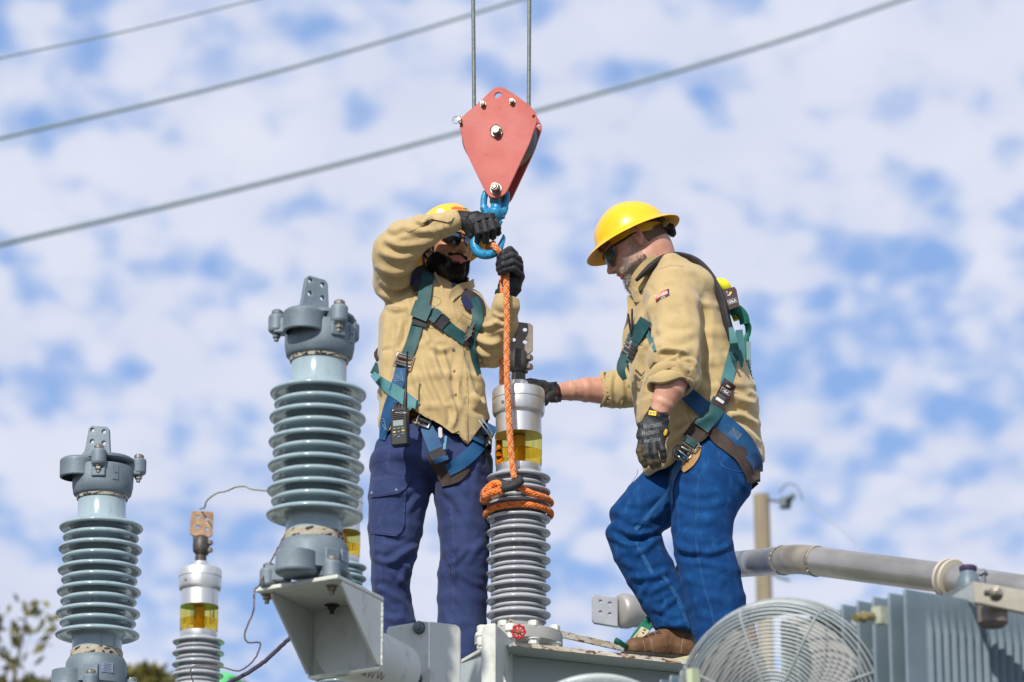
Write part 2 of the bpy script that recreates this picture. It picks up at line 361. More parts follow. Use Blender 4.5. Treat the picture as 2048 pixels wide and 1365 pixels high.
# power lines
def line(pts, r, label):
    p = wpath(pts, 10); p = np.vstack([p[0] + (p[0] - p[1]) * np.array([[60], [30], [10]]), p, p[-1] + (p[-1] - p[-2]) * np.array([[10], [30], [60]])]); m = MB(); m.tube(p, r, 8)
    m_ = mat('line_metal', (.25, .32, .33), (.30, .37, .38), sc=3, rough=.5, metal=.3)
    return tag(obj('power_line', m, m_, smooth=True), label, 'power line', 'overhead power lines')
line([(-300, 186, 26), (0, 117, 27), (260, 61, 28), (515, -2, 29), (800, -75, 30)], .0085, 'topmost overhead wire, crossing only the upper left corner')
line([(-300, 350, 36), (0, 277, 38), (530, 150, 41), (1050, -4, 44), (1500, -150, 47)], .023, 'middle overhead wire, leaving the frame left of the crane ropes')
line([(-300, 560, 52), (0, 489, 54), (460, 382, 57), (910, 267, 60), (1500, 100, 64), (1800, 1, 67), (2300, -170, 71)], .043, 'lowest overhead wire, passing behind the red hook block')

# wood pole with floodlight
pr = W(1528, 1230, 32); root = thing('utility_pole', (pr[0], pr[1], 0), 'weathered wooden pole with a floodlight bracket behind the grey pipe', 'utility pole')
m = MB(); zt = W(1520, 990, 32)[2]; m.tube([(pr[0] + .03, pr[1], 0), (pr[0] + .03, pr[1], zt * .5), (pr[0], pr[1], zt)], [.15, .085, .075], 16)
obj('shaft', m, MT['wood_pole'], root, smooth=True)
m = MB(); m.cyl(W(1535, 1000, 32), W(1565, 1004, 31.7), .014, 8); m.box(W(1571, 1006, 31.6), (.10, .12, .10)); m.cyl(W(1571, 1006, 31.6), W(1586, 992, 31.4), .03, 12)
obj('floodlight', m, MT['bolt_dark'], root, bevel=.01)
m = MB(); m.tube(wpath([(1606, 1002, 31), (1595, 975, 31), (1575, 968, 31.2), (1558, 985, 31.4)], 6), .006, 6)
m.tube(wpath([(1535, 1130, 32), (1552, 1152, 32), (1580, 1162, 32)], 5), .012, 6)
obj('conductor', m, MT['bolt_dark'], root, smooth=True)
m = MB(); m.tube(wpath([(1612, 1005, 31), (1700, 1075, 29), (1900, 1260, 26)], 6), .006, 6)
tag(obj('guy_wire', m, mat('guy_wire_metal', (.35, .4, .45), rough=.5), smooth=True), 'faint stay wire running down right from the pole floodlight', 'wire')

# ------------------------------------------------------------------ crane hook block
HY = 11.85
hc = W(993, 270, HY)
root = thing('crane_hook_block', W(992, 380, HY), 'red pulley block hanging on two wire ropes above the workers, blue swivel hook below', 'hook block')
yaw = radians(-11); Rb = Rz(yaw)
def hb(x, y, dep=0.0):            # crop coordinates (as traced) on the yawed plate plane, dep metres behind it
    px, py = 880 + x / 3.79, 160 + y / 3.79
    p = W(px, py, HY); lx = (p[0] - hc[0]); q = Rb @ np.array([lx / cos(yaw), dep, 0]); return np.array([hc[0] + q[0], hc[1] + q[1], p[2]])
outl = [(412, 62), (440, 54), (468, 57), (492, 70), (560, 115), (650, 188), (690, 225), (718, 262), (733, 300), (735, 335), (722, 375), (690, 470), (676, 505), (620, 620), (512, 842), (495, 866), (465, 886), (428, 895), (390, 888), (362, 870), (345, 845), (270, 690), (192, 520), (176, 470), (148, 335), (150, 300), (162, 268), (200, 232), (270, 182), (380, 85)]
for dep, nm in ((0, 'side_plate'), (.085, 'side_plate')):
    m = MB(); m.plate([hb(x, y, dep) for x, y in outl], [(hb(440, 122, dep), .0135 / 2 * 2, 14), (hb(712, 298, dep), .006, 10)], Rb @ np.array([0, .010, 0]))
    obj(nm, m, [MT['red_paint']], root, bevel=.0015)
m = MB(); nd = Rb @ np.array([0, 1, 0]); c0 = hb(432, 395, .016)
m.lathe([(.02, 0), (.125, 0), (.135, .006), (.128, .02), (.120, .030), (.128, .040), (.135, .054), (.125, .060), (.02, .060)], c0, nd, 40)
obj('sheave', m, MT['bolt_dark'], root, smooth=True)
m = MB()
for (x, y) in ((328, 180), (549, 176), (150, 290)): m.cyl(hb(x, y, -.02), hb(x, y, .10), .0075, 12)
for (x, y) in ((432, 395), (425, 825)): m.cyl(hb(x, y, -.03), hb(x, y, .105), .0135, 16)
obj('spacer_pin', m, MT['bolt'], root, smooth=True)
for (x, y, r, h) in ((328, 182, .0095, .012), (549, 178, .0095, .012), (432, 397, .0165, .012), (425, 828, .0175, .02)):
    m = MB(); m.lathe([(r * 1.25, 0), (r * 1.25, .003)], hb(x, y, -.001), -nd, 20); m.hexbolt(hb(x, y, -.004), -nd, r, h, shank=h * .6, rs=r * .55)
    obj('bolt', m, MT['chrome'], root, bevel=.0008)
def ring(c, r, t, n, seg=28, start=0, end=2 * pi):
    n = nrm(n); u = nrm(np.cross(n, (0, 0, 1))); v = np.cross(n, u); P = [c + (u * cos(a) + v * sin(a)) * r for a in np.linspace(start, end, seg)]
    q = MB(); q.tube(P, t, 7); return q
obj('pin_ring', ring(hb(428, 393, -.012), .0215, .0016, nd + np.array([.1, 0, .15])), MT['chrome'], root, smooth=True)
obj('pin_ring', ring(hb(126, 293, -.012), .0135, .0013, nd + np.array([.2, 0, .1])), MT['bolt_dark'], root, smooth=True)
m = MB(); m.cyl(hb(150, 268, -.012), hb(160, 318, -.012), .0055, 10); obj('locking_pin', m, MT['bolt'], root, smooth=True)
# clevis
def P3(px, py, dep=0): p = W(px, py, HY + .045 + dep); return p
m = MB()
arm = lambda pts, r: m.tube(spline([P3(*p) for p in pts], 6), r, 12, flat=1.3)
arm([(972, 384), (968, 398), (968, 415), (975, 428), (990, 436)], [.0095] * 12 + [.012] * 13)
arm([(1012, 384), (1013, 398), (1009, 414), (1003, 428), (990, 436)], [.0095] * 12 + [.012] * 13)
m.tube(spline([P3(966, 421), P3(978, 425), P3(992, 427), P3(1008, 424)], 5), [.012] * 8 + [.016] * 8, 12)
m.lathe([(.012, -.040), (.021, -.035), (.029, -.018), (.036, -.002), (.032, .006), (.022, .010), (.022, .030), (.018, .034)], P3(992, 424), (0.12, 0, 1), 28)
obj('clevis', m, MT['blue_paint'], root, smooth=True, ang=60)
m = MB(); m.lathe([(.017, 0), (.021, .006), (.021, .022), (.015, .026), (.015, .04)], P3(991, 408), (0, 0, 1), 24); obj('swivel_nut', m, mat('worn_teal_paint', (.10, .30, .34), (.16, .16, .12), sc=50, rough=.5), root, smooth=True)
m = MB(); m.lathe([(.009, 0), (.016, .004), (.016, .012), (.010, .018)], P3(1001, 438), (.1, 0, 1), 20); m.cyl(P3(1001, 442), P3(996, 450), .010, 14); obj('swivel_collar', m, MT['blue_paint'], root, smooth=True)
# hook: flat tapered bowl
hp = [(1000, 446, 0), (992, 455, 0), (978, 461, -.004), (962, 468, -.010), (951, 480, -.014), (950, 494, -.016), (958, 506, -.018), (972, 510, -.018), (987, 507, -.016), (998, 498, -.012), (1003, 488, -.008), (1007, 477, -.004), (1007, 470, 0)]
rr = [.009, .011, .013, .015, .0165, .0175, .0175, .017, .0155, .0125, .0105, .0075, .003]
P = spline([P3(*p) for p in hp], 6); R_ = np.interp(np.linspace(0, 12, len(P)), range(13), rr)
m = MB(); m.tube(P, R_, 14, ref=(0, 1, 0)); hko = obj('hook', m, MT['blue_paint'], root, smooth=True, ang=70)
m = MB(); m.prism([P3(978, 486, -.012), P3(986, 480, -.012), P3(992, 484, -.012), P3(984, 499, -.012), P3(975, 500, -.012)], (0, .012, 0)); obj('latch', m, mat('latch_yellow', (.62, .33, .03), rough=.45), root, bevel=.002)
# wire ropes
def strand_rope(name, path, R, r, n, pitch, mt, label=None, cat=None, group=None, seg=6, step=.004, parent=None):
    P = np.asarray(path, float); d = np.r_[0, np.cumsum(np.linalg.norm(np.diff(P, axis=0), axis=1))]; Lg = d[-1]; k = max(8, int(Lg / step))
    s = np.linspace(0, Lg, k); Q = np.stack([np.interp(s, d, P[:, i]) for i in range(3)], 1)
    T = np.gradient(Q, axis=0); T /= np.linalg.norm(T, axis=1, keepdims=True); u = nrm(np.cross(T[0], (0, 1, .01))); m = MB(); U = []; V = []
    for i in range(k): u = nrm(u - T[i] * (u @ T[i])); U.append(u); V.append(np.cross(T[i], u))
    U = np.array(U); V = np.array(V)
    for j in range(n):
        a = 2 * pi * j / n + 2 * pi * s / pitch; m.tube(Q + (U * np.cos(a)[:, None] + V * np.sin(a)[:, None]) * R, r, seg)
    m.tube(Q, R * .75, seg)
    o = obj(name, m, mt, parent, smooth=True, ang=80)
    if label: tag(o, label, cat, group)
    return o
rl = hb(240, 180, .045); rr_ = hb(655, 180, .045)
for a, px, lb in ((rl, 946.5, 'left of the two steel wire ropes holding up the red block'), (rr_, 1059, 'right of the two steel wire ropes holding up the red block')):
    t = W(px, 0, 12.0); t = a + (t - a) * 2.6; lo = np.array([a[0], a[1], c0[2]])
    strand_rope('wire_rope', [lo, a, t], .0045, .0033, 6, .05, MT['cable_steel'], lb, 'wire rope', 'wire ropes of the crane', seg=5, step=.005)

# ------------------------------------------------------------------ large arresters (insulator columns)
def shed(z, r, core, th=.009, top=.026):
    return [(core, z + top), (core + .012, z + top - .006), (r - .022, z + th + .004), (r - .007, z + th), (r - .001, z + th * .45), (r, z), (r - .002, z - th * .5), (r - .008, z - th * .8), (r - .016, z - th * .3), (r - .03, z + th * .3), (core + .012, z + .006), (core, z + .000)]
BX = W(199, 1150, 12.0); zz = lambda py: W(199, py, 12.0)[2]; BS = PX(12.0)
def arrester():
    x, y = BX[0], BX[1]; C = lambda z: np.array([x, y, z]); A = lambda ang, r, z: np.array([x + r * cos(radians(ang)), y + r * sin(radians(ang)), z])
    root = thing('insulator_column', (x, y, zz(1345)), 'blue grey insulator column standing alone at the far left', 'insulator', 'large blue grey insulator columns')
    prof = [(48 * BS, zz(1312)), (48 * BS, zz(1282))]
    zs = [1057, 1099.7, 1142.5, 1185, 1228, 1271]; sm = [1077, 1119.5, 1162, 1204.5, 1247.5]
    allz = sorted([(z, 82.5 * BS) for z in zs] + [(z, 75 * BS) for z in sm])   # from top (small py) to bottom
    pr = [(47.5 * BS, zz(996)), (47.5 * BS, zz(1034)), (50 * BS, zz(1038))]
    for py, r in allz: pr += shed(zz(py), r, 50 * BS, top=.024 if r > 80 * BS else .018)
    pr += [(48.5 * BS, zz(1280)), (48 * BS, zz(1312))]
    m = MB(); m.lathe(pr, (x, y, 0), seg=72); obj('porcelain', m, MT['porcelain'], root, smooth=True, ang=70)
    for a, b in ((986, 1001), (1301, 1317)):
        m = MB(); m.lathe([(50 * BS, zz(b)), (51 * BS, zz(b) + .008), (51 * BS, zz(a))] if a < 1100 else [(51 * BS, zz(b)), (51 * BS, zz(a) - .008), (49 * BS, zz(a))], (x, y, 0), seg=48); obj('cement_joint', m, MT['cement'], root, smooth=True)
    for top in (True, False):
        g = MB()
        if top: g.lathe([(52 * BS, zz(995)), (57 * BS, zz(990)), (60 * BS, zz(975)), (60.5 * BS, zz(945)), (58 * BS, zz(938)), (50 * BS, zz(937))], (x, y, 0), seg=56)
        else: g.lathe([(50 * BS, zz(1315)), (54 * BS, zz(1318)), (59 * BS, zz(1328)), (60 * BS, zz(1350)), (59 * BS, zz(1372)), (40 * BS, zz(1374))][::-1], (x, y, 0), seg=56)
        cap_ = obj('end_fitting', g, MT['casting'], root, smooth=True, ang=50)
        zt = zz(938) if top else zz(1372); sg = 1 if top else -1
        # hood
        g = MB(); hcn = A(205, .095, 0); hh = .072
        pts = []
        for r in (.062, .054):
            for h in ((zt - .020 * sg, zt + (hh - .028) * sg)): pts.append((r, h))
        g.lathe([(.054, zt - .045 * sg), (.0625, zt - .045 * sg), (.064, zt + .018 * sg), (.052, zt + .027 * sg), (.0, zt + .027 * sg)] if top else [(.0, zt + .027 * sg), (.052, zt + .027 * sg), (.064, zt + .018 * sg), (.0625, zt - .045 * sg), (.054, zt - .045 * sg)], (hcn[0], hcn[1], 0), seg=30, cap=False)
        g.box(A(205, .060, zt - .002 * sg), (.07, .10, .045), Rz(radians(205)))
        h_ = obj('vent_hood', g, MT['casting'], cap_, smooth=True, bevel=.004)
        for ang, rad in ((268, .112), (8, .125), (140, .135)):
            g = MB(); cc = A(ang, rad, zt + .012 * sg)
            g.lathe([(.020, -.03), (.027, -.024), (.027, .024), (.020, .030)], cc, (0, 0, 1), 20)
            g.box(A(ang, rad - .03, zt + .002 * sg), (.075, .046, .05), Rz(radians(ang)))
            if ang == 268: g.box(A(ang, rad - .012, zt - .022 * sg), (.03, .05, .07), Rz(radians(ang)))
            lg = obj('lug', g, MT['casting'], cap_, smooth=True, bevel=.006)
            g = MB()
            if top: g.hexbolt(cc + np.array([0, 0, -.03]), (0, 0, -1), .0135, .014, shank=.012, washer=.017)
            g.lathe([(.018, 0), (.018, .010), (.012, .015)], cc + np.array([0, 0, .030]), (0, 0, 1), 16)
            obj('bolt', g, MT['bolt'] if ang != 140 else MT['bolt_dark'], cap_, bevel=.001)
    g = MB(); g.box(A(300, .1085, zz(958)), (.004, .022, .055), Rz(radians(300))); g.cyl(A(300, .108, zz(958)), A(300, .115, zz(958)), .003); obj('strap_plate', g, MT['casting'], root, bevel=.001)
    g = MB(); g.box(A(298, .1075, zz(1347)), (.003, .042, .034), Rz(radians(298))); npl = obj('nameplate', g, mat('nameplate_metal', (.36, .42, .50), (.28, .33, .42), sc=60, rough=.35, metal=.6), root, bevel=.0006)
    g = MB()
    for i in range(5): g.box(A(298, .1095, zz(1347) + .012 - .006 * i), (.0012, .034 if i % 2 else .026, .0018), Rz(radians(298)))
    obj('nameplate_print', g, MT['bolt_dark'], root)
    # top disc and pad
    g = MB(); g.lathe([(.05, zz(937)), (.052, zz(930)), (.092, zz(928)), (.098, zz(925)), (.098, zz(921)), (.09, zz(918)), (.03, zz(914)), (0, zz(913))], (x + .01, y, 0), seg=48); obj('top_disc', g, MT['casting'], root, smooth=True)
    m = MB(); yw = Rz(radians(-8)); 
    def pp(px, py): p = W(px, py, 12.0); q = yw @ np.array([p[0] - x, 0, 0]); return np.array([x + q[0], y + q[1] - .01, p[2]])
    m.plate([pp(*p) for p in ((153, 922), (158, 912), (168, 903), (171, 890), (177, 857), (183, 852), (214, 855), (219, 861), (221, 905), (222, 918))],
            [(pp(185, 861), .0075, 16), (pp(208.5, 865), .0075, 16), (pp(184, 884), .0075, 16), (pp(208, 888), .0075, 16)], yw @ np.array([0, .018, 0]))
    obj('terminal_pad', m, MT['casting'], root, bevel=.003)
    return root
arB = arrester(); arB.name = 'insulator_column'
arA = copy_tree(arB); p = W(622, 1165, 10.42); q = W(628, 935, 10.42)
p = W(626, 1081, 10.3); arA.location = (p[0] + .002, p[1], p[2] + .008 - (zz(1309) - zz(1345))); arA.rotation_euler = (0, radians(.8), radians(36))
tag(arA, 'large blue grey insulator column bolted onto the white bracket, left of the two workers', 'insulator', 'large blue grey insulator columns')

# ------------------------------------------------------------------ oil bushings
def bushing(cx, Y, k, py_ref, label, nshed=11, mats=None, rusty=False, sc_pitch=27.3, yawp=0, group='oil filled bushings'):
    """k: size relative to the middle bushing; py_ref: pixel row of its cap top; heights below are rows of the middle one"""
    u = PX(12.0) * 1.0; c0 = W(1037, 780, 12.0); ztop = W(cx, py_ref, Y)[2]
    x, y = W(cx, py_ref, Y)[:2]
    Z = lambda row: ztop + (W(1037, row, 12.0)[2] - c0[2]) * (k * Y / 12.0 if False else kk)
    kk = k * Y / 12.0; r = lambda v: v * u * kk
    root = thing('oil_bushing', (x, y, Z(1290)), label, 'bushing', group)
    m = MB(); m.lathe([(r(43), Z(934)), (r(45.5), Z(872)), (r(45.5), Z(834)), (r(50), Z(831)), (r(52), Z(826)), (r(52.5), Z(806)), (r(51), Z(804.5)), (r(51), Z(802.5)), (r(52.5), Z(801)), (r(52.5), Z(786)), (r(50), Z(781)), (r(30), Z(776)), (r(22), Z(772)), (r(18), Z(764)), (r(14), Z(762))][1:], (x, y, 0), seg=56)
    cm = MB(); cm.lathe([(r(44), Z(948)), (r(45), Z(945)), (r(45), Z(934)), (r(40), Z(933))], (x, y, 0), seg=48); obj('base_collar', cm, MT['aluminium'], root, smooth=True)
    obj('metal_head', m, MT['aluminium'], root, smooth=True, ang=35)
    m = MB(); m.lathe([(r(46.8), Z(905)), (r(47), Z(872)), (r(40), Z(871))], (x, y, 0), seg=48, cap=False); m.lathe([(r(44), Z(934)), (r(45.5), Z(932)), (r(46.8), Z(905))], (x, y, 0), seg=48, cap=False)
    sg = obj('oil_sight_glass', m, [MT['amber'], MT['amber2']], root, smooth=True, ang=60)
    nA = 48 * 2; sg.data.polygons.foreach_set('material_index', [0 if i < nA else 1 for i in range(len(sg.data.polygons))])
    m = MB(); m.lathe([(0, Z(905)), (r(46.5), Z(905)), (r(46.5), Z(906)), (0, Z(906))][:3], (x, y, 0), seg=40, cap=False); obj('oil_surface', m, MT['amber2'], root, smooth=True)
    m = MB(); m.cyl((x, y, Z(932)), (x, y, Z(874)), r(13), 20); obj('centre_tube', m, mat('tube_copper', (.60, .34, .08), rough=.5), root, smooth=True)
    pr = [(r(45), Z(947)), (r(45), Z(950))]
    for i in range(nshed):
        pr += [(a, b) for a, b in shed(Z(958.5 + sc_pitch * i), r(63.5), r(46), th=.0075 * kk, top=.017 * kk)]
        pr += [(a, b) for a, b in shed(Z(972 + sc_pitch * i), r(54.5), r(46), th=.0065 * kk, top=.014 * kk)]
    pr += [(r(46), Z(958.5 + sc_pitch * nshed)), (r(46), Z(1282) if nshed == 11 else Z(958.5 + sc_pitch * nshed + 4))]
    m = MB(); m.lathe(pr, (x, y, 0), seg=64); obj('porcelain', m, mats or MT['porcelain_grey'], root, smooth=True, ang=70)
    zf = 1262 if nshed == 11 else 958.5 + sc_pitch * nshed - 4
    m = MB(); m.lathe([(r(44), Z(zf - 8)), (r(66), Z(zf + 2)), (r(84), Z(zf + 6)), (r(86), Z(zf + 10)), (r(86), Z(zf + 30)), (r(60), Z(zf + 34)), (r(60), Z(zf + 90))][::-1], (x, y, 0), seg=56); obj('mounting_flange', m, mat('flange_grey', (.36, .36, .34), (.28, .27, .25), sc=12, rough=.5), root, smooth=True, ang=40)
    for i in range(8):
        a = radians(22 + 45 * i); g = MB(); g.hexbolt((x + r(76) * cos(a), y + r(76) * sin(a), Z(zf + 7)), (0, 0, 1), r(11), r(11), shank=.0); g.hexbolt((x + r(76) * cos(a), y + r(76) * sin(a), Z(zf + 31)), (0, 0, -1), r(11), r(11), shank=r(10), washer=r(14)); obj('bolt', g, MT['steel_white'], root, bevel=.001)
    # head screw
    g = MB(); a = radians(234); g.lathe([(r(3.5), 0), (r(3.5), r(1.5)), (r(2), r(1.8))], (x + r(52) * cos(a), y + r(52) * sin(a), Z(816)), (cos(a), sin(a), 0), 14); obj('screw', g, MT['bolt'], root)
    # stud, clamp, pad
    g = MB(); g.cyl((x, y, Z(770)), (x, y, Z(749)), r(14), 20); g.cyl((x, y, Z(749)), (x, y, Z(742)), r(11.5), 20); obj('terminal_stud', g, MT['bronze_dark'], root, smooth=True)
    pm = MT['rusty_pad'] if rusty else MT['bronze']
    yw = Rz(radians(yawp))
    def pp(px, row, d=0): q = yw @ np.array([(px - 1037) * u * kk, d, 0]); return np.array([x + q[0], y + q[1], Z(row)])
    g = MB(); g.lathe([(r(13), Z(746)), (r(20), Z(738)), (r(21), Z(722)), (r(17), Z(706)), (r(12), Z(700))], (x, y, 0), seg=20); g.prism([pp(1016, 703, -.014), pp(1051, 708, -.014), pp(1056, 746, -.014), pp(1030, 748, -.014), pp(1018, 735, -.014)], yw @ np.array([0, .028 * kk, 0]))
    obj('clamp', g, MT['bronze_dark'], root, smooth=True, bevel=.004 * kk)
    for row in (718, 736):
        g = MB(); g.hexbolt(pp(1056, row, -.006), yw @ np.array([.75, -.65, 0.0]), r(7.5), r(9)); g.cyl(pp(1040, row, .012), pp(1056, row, -.006), r(5), 12); obj('bolt', g, MT['bronze'], root, bevel=.001)
    g = MB(); g.plate([pp(*p) for p in ((1000, 650), (1004, 640), (1060, 647), (1066, 652), (1066, 700), (1061, 706), (1050, 712), (1020, 706), (1000, 690))] if not rusty else [pp(*p) for p in ((1010, 641), (1060, 641), (1065, 645), (1064, 698), (1056, 703), (1014, 700), (1008, 694))],
            [(pp(1027.5, 654.5), r(4.4), 14), (pp(1050, 659), r(4.6), 14), (pp(1027.5, 679), r(4.4), 14), (pp(1050, 683.5), r(4.6), 14)], yw @ np.array([0, .012 * kk, 0]))
    obj('terminal_pad', g, pm, root, bevel=.0015)
    return root
bC = bushing(1037, 12.0, 1.0, 780, 'grey bushing between the two workers, orange rope tied around it')
bD = bushing(401, 15.0, .80, 1138, 'small bushing with a rusty terminal pad, right of the far left column', rusty=True, yawp=4)
bE = bushing(684, 15.0, .80, 991, 'small bushing half hidden behind the large column on the bracket', rusty=True, mats=MT['porcelain'])

# copper wires and cable
def wire(name, pts, r, mt, label, cat='wire', n=8):
    m = MB(); P = wpath(pts, n); P = P + np.random.RandomState(len(pts)).randn(*P.shape) * min(r * .25, .0006); m.tube(P, r, 8); return tag(obj(name, m, mt, smooth=True), label, cat)
wire('copper_wire', [(400, 1018, 15), (409, 1015, 14.9), (414, 1002, 14.8), (432, 988, 14.6), (455, 982, 14.4), (468, 976, 14.2), (486, 973, 14), (505, 979, 13.8), (523, 981, 13.6), (560, 984, 13.4)], .0035, mat('green_wire', (.16, .26, .12), (.30, .26, .12), sc=30, rough=.5), 'thin greenish wire curling up from the rusty pad of the small left bushing')
wire('copper_wire', [(569, 1072, 10.5), (562, 1085, 10.4), (548, 1112, 10.4), (530, 1148, 10.3), (518, 1172, 10.25), (509, 1182, 10.2), (508, 1200, 10.2), (507, 1222, 10.2), (499, 1243, 10.3), (491, 1262, 10.4), (490, 1278, 10.5), (499, 1286, 10.6), (513, 1285, 10.7), (521, 1288, 10.8), (517, 1303, 10.9), (505, 1324, 11), (478, 1342, 11.2), (440, 1334, 11.6), (400, 1331, 12), (384, 1336, 12.3), (381, 1348, 12.5), (388, 1372, 12.7), (392, 1420, 12.9)], .0026, MT['copper'], 'bent bare copper wire hanging beside the white bracket')
wire('cable', [(700, 1190, 11.4), (640, 1228, 11.3), (585, 1272, 11.2), (555, 1300, 11.2), (520, 1330, 11.2), (470, 1360, 11.2), (420, 1385, 11.3), (370, 1440, 11.5)], .0075, MT['cable_black'], 'dark braided cable running down left from behind the bracket', 'cable')
m = MB(); c = W(440, 1378, 15.6); m.lathe([(.10, -.6), (.10, .03), (.085, .055), (.03, .075), (0, .08)], c, seg=24); tag(obj('plastic_cover', m, MT['green_plastic'], smooth=True, ang=60), 'bright green plastic cover behind the small left bushing', 'cover')
# ------------------------------------------------------------------ transformer tank and structure under the workers
def WZ(px, py, z):                # point seen at (px, py) lying on the horizontal plane at height z
    dx = (px - 1024.0) / FPX; dy = (682.5 - py) / FPX
    d = np.array([dx, CP - dy * SP, SP + dy * CP]); return CAMP + d * ((z - CAMP[2]) / d[2])
ZT = W(1200, 1306, 11.7)[2]       # top of the frame the men stand on
tank = thing('transformer_tank', (1.0, 13.4, .2), 'large grey green transformer tank below the channel beam', 'transformer')
m = MB(); m.box((.95, 13.55, (ZT - .28 + .2) / 2), (5.2, 3.0, ZT - .28 - .2)); obj('tank_wall', m, MT['tank'], tank, bevel=.02)
m = MB(); m.box((.95, 13.55, ZT - .255), (5.4, 3.2, .05)); obj('cover_plate', m, MT['tank'], tank, bevel=.005)
m = MB(); m.box((.95, 13.0, ZT - .12), (4.9, 1.6, .21)); obj('cover_box', m, MT['tank'], tank, bevel=.01)
for i in range(9):
    m = MB(); m.box((-1.4 + .59 * i, 12.02, 2.0), (.08, .10, 3.3)); obj('stiffener', m, MT['tank'], tank, bevel=.004)

# channel beam with rust along its top flange
a = W(1028, 1291, 11.45); b = WZ(1405, 1331, a[2]); d = nrm(b - a); nn = np.array([-d[1], d[0], 0]); b2 = b + d * .40
beam = thing('channel_beam', a, 'white steel channel beam with rusty top flange edge, running right under the boot', 'beam')
m = MB(); th = .011; m.prism([a + nn * .004, b2 + nn * .004, b2 + nn * .42, a + nn * .42], (0, 0, th)); obj('top_flange', m, MT['tank'], beam, bevel=.002)
m = MB(); m.prism([a - (0, 0, .002), b2 - (0, 0, .002), b2 + nn * .0035 - (0, 0, .002), a + nn * .0035 - (0, 0, .002)], (0, 0, th + .003)); obj('flange_edge', m, MT['steel_rust'], beam)
m = MB(); m.prism([a + nn * .14 - (0, 0, .002), b2 + nn * .14 - (0, 0, .002), b2 + nn * .152 - (0, 0, .002), a + nn * .152 - (0, 0, .002)], (0, 0, -.42)); obj('web', m, MT['tank'], beam)
m = MB(); m.prism([a + nn * .01 - (0, 0, .424), b2 + nn * .01 - (0, 0, .424), b2 + nn * .15 - (0, 0, .424), a + nn * .15 - (0, 0, .424)], (0, 0, -.014)); obj('bottom_flange', m, MT['tank'], beam, bevel=.002)
m = MB(); m.box((-.30, 12.15, ZT - .027), (.42, .70, .016)); tag(obj('walkway_plate', m, MT['tank'], bevel=.003), 'grey green walkway plate under the feet of the worker in dark trousers', 'walkway')
# tie bar behind the flange
m = MB(); p0 = W(1018, 1252, 11.9); p1 = W(1262, 1306, 12.3); m.prism([p0, p1, p1 + (0, 0, .024), p0 + (0, 0, .026)], (0.0, .012, 0)); tag(obj('tie_bar', m, MT['steel_rust'], bevel=.002), 'narrow pale flat bar slanting down right from the red handwheel', 'bar')
m = MB(); q = W(1290, 1340, 11.95); q2 = W(1420, 1312, 11.75); q = W(1296, 1335, 11.75)
m.prism([W(1322, 1322, 11.85), W(1420, 1303, 11.85), W(1424, 1310, 11.85), W(1328, 1330, 11.85)], (.01, .06, 0)); tag(obj('plank', m, MT['yellow_board'], bevel=.002), 'yellowish plank under the brown boot', 'plank')

# post plate in front of the middle bushing
post = thing('post_bracket', W(985, 1360, 11.3), 'white post bracket with a slot hole, in front of the middle bushing', 'bracket')
m = MB(); z1 = W(980, 1250, 11.3)[2]; z0 = 3.2
xl = W(962, 1300, 11.3); xr = W(990, 1300, 11.3)
def at(px, py, Y): return W(px, py, Y)
fr = [at(963, 1262, 11.3), at(966, 1252, 11.3), at(975, 1248, 11.3), at(990, 1247, 11.3)]
zb = 3.1
m.prism([fr[0], fr[1], fr[2], fr[3], np.array([fr[3][0], fr[3][1], zb]), np.array([fr[0][0], fr[0][1], zb])], (0, .012, 0)); obj('front_plate', m, MT['steel_white'], post, bevel=.003)
m = MB(); e0 = fr[3] + (0.002, 0, 0); e1 = at(1036, 1291, 11.3 + .40)
dr = nrm(np.array([e1[0] - e0[0], e1[1] - e0[1], 0])); L_ = np.linalg.norm((e1 - e0)[:2])
sp_ = [e0, np.array([e0[0], e0[1], 0]) + dr * .02 + (0, 0, e0[2] - .001), np.array([e0[0], e0[1], 0]) + dr * L_ + (0, 0, e1[2]), np.array([e0[0], e0[1], 0]) + dr * (L_ + .02) + (0, 0, e1[2] - .03), np.array([e0[0], e0[1], 0]) + dr * (L_ + .02) + (0, 0, zb), np.array([e0[0], e0[1], zb])]
hc1 = at(1021, 1302, 11.3 + .26); hc1 = np.array([e0[0], e0[1], 0]) + dr * (L_ * .62) + (0, 0, hc1[2])
hc2 = np.array([e0[0], e0[1], 0]) + dr * (L_ * .42) + (0, 0, at(1008, 1366, 11.5)[2])
m.plate(sp_, [(hc1, .022, 16), (hc2, .035, 20)], np.cross(dr, (0, 0, 1)) * -.012); obj('side_plate', m, MT['steel_white'], post, bevel=.002)
# shelf between left plate and post
m = MB(); zs = W(945, 1310, 11.5)[2]; s = [WZ(922, 1322, zs), WZ(962, 1301, zs), WZ(962, 1280, zs), WZ(926, 1290, zs)]
s = [WZ(922, 1326, zs), WZ(964, 1302, zs), WZ(1000, 1330, zs), WZ(960, 1352, zs)]
m.prism(s, (0, 0, .012)); tag(obj('shelf_plate', m, MT['steel_white'], bevel=.002), 'small white shelf plate between the upright plate and the post', 'plate')

m = MB(); q = [WZ(910, 1330, zs), WZ(966, 1303, zs)]; q = [np.array([q[0][0], q[0][1] + .02, zs - .002]), np.array([q[1][0], q[1][1] + .02, zs - .002])]; m.prism([q[0], q[1], q[1] - (0, 0, .8), q[0] - (0, 0, .8)], (.004, .012, 0)); tag(obj('skirt_plate', m, MT['tank'], bevel=.002), 'grey green skirt plate hanging under the small shelf', 'plate')

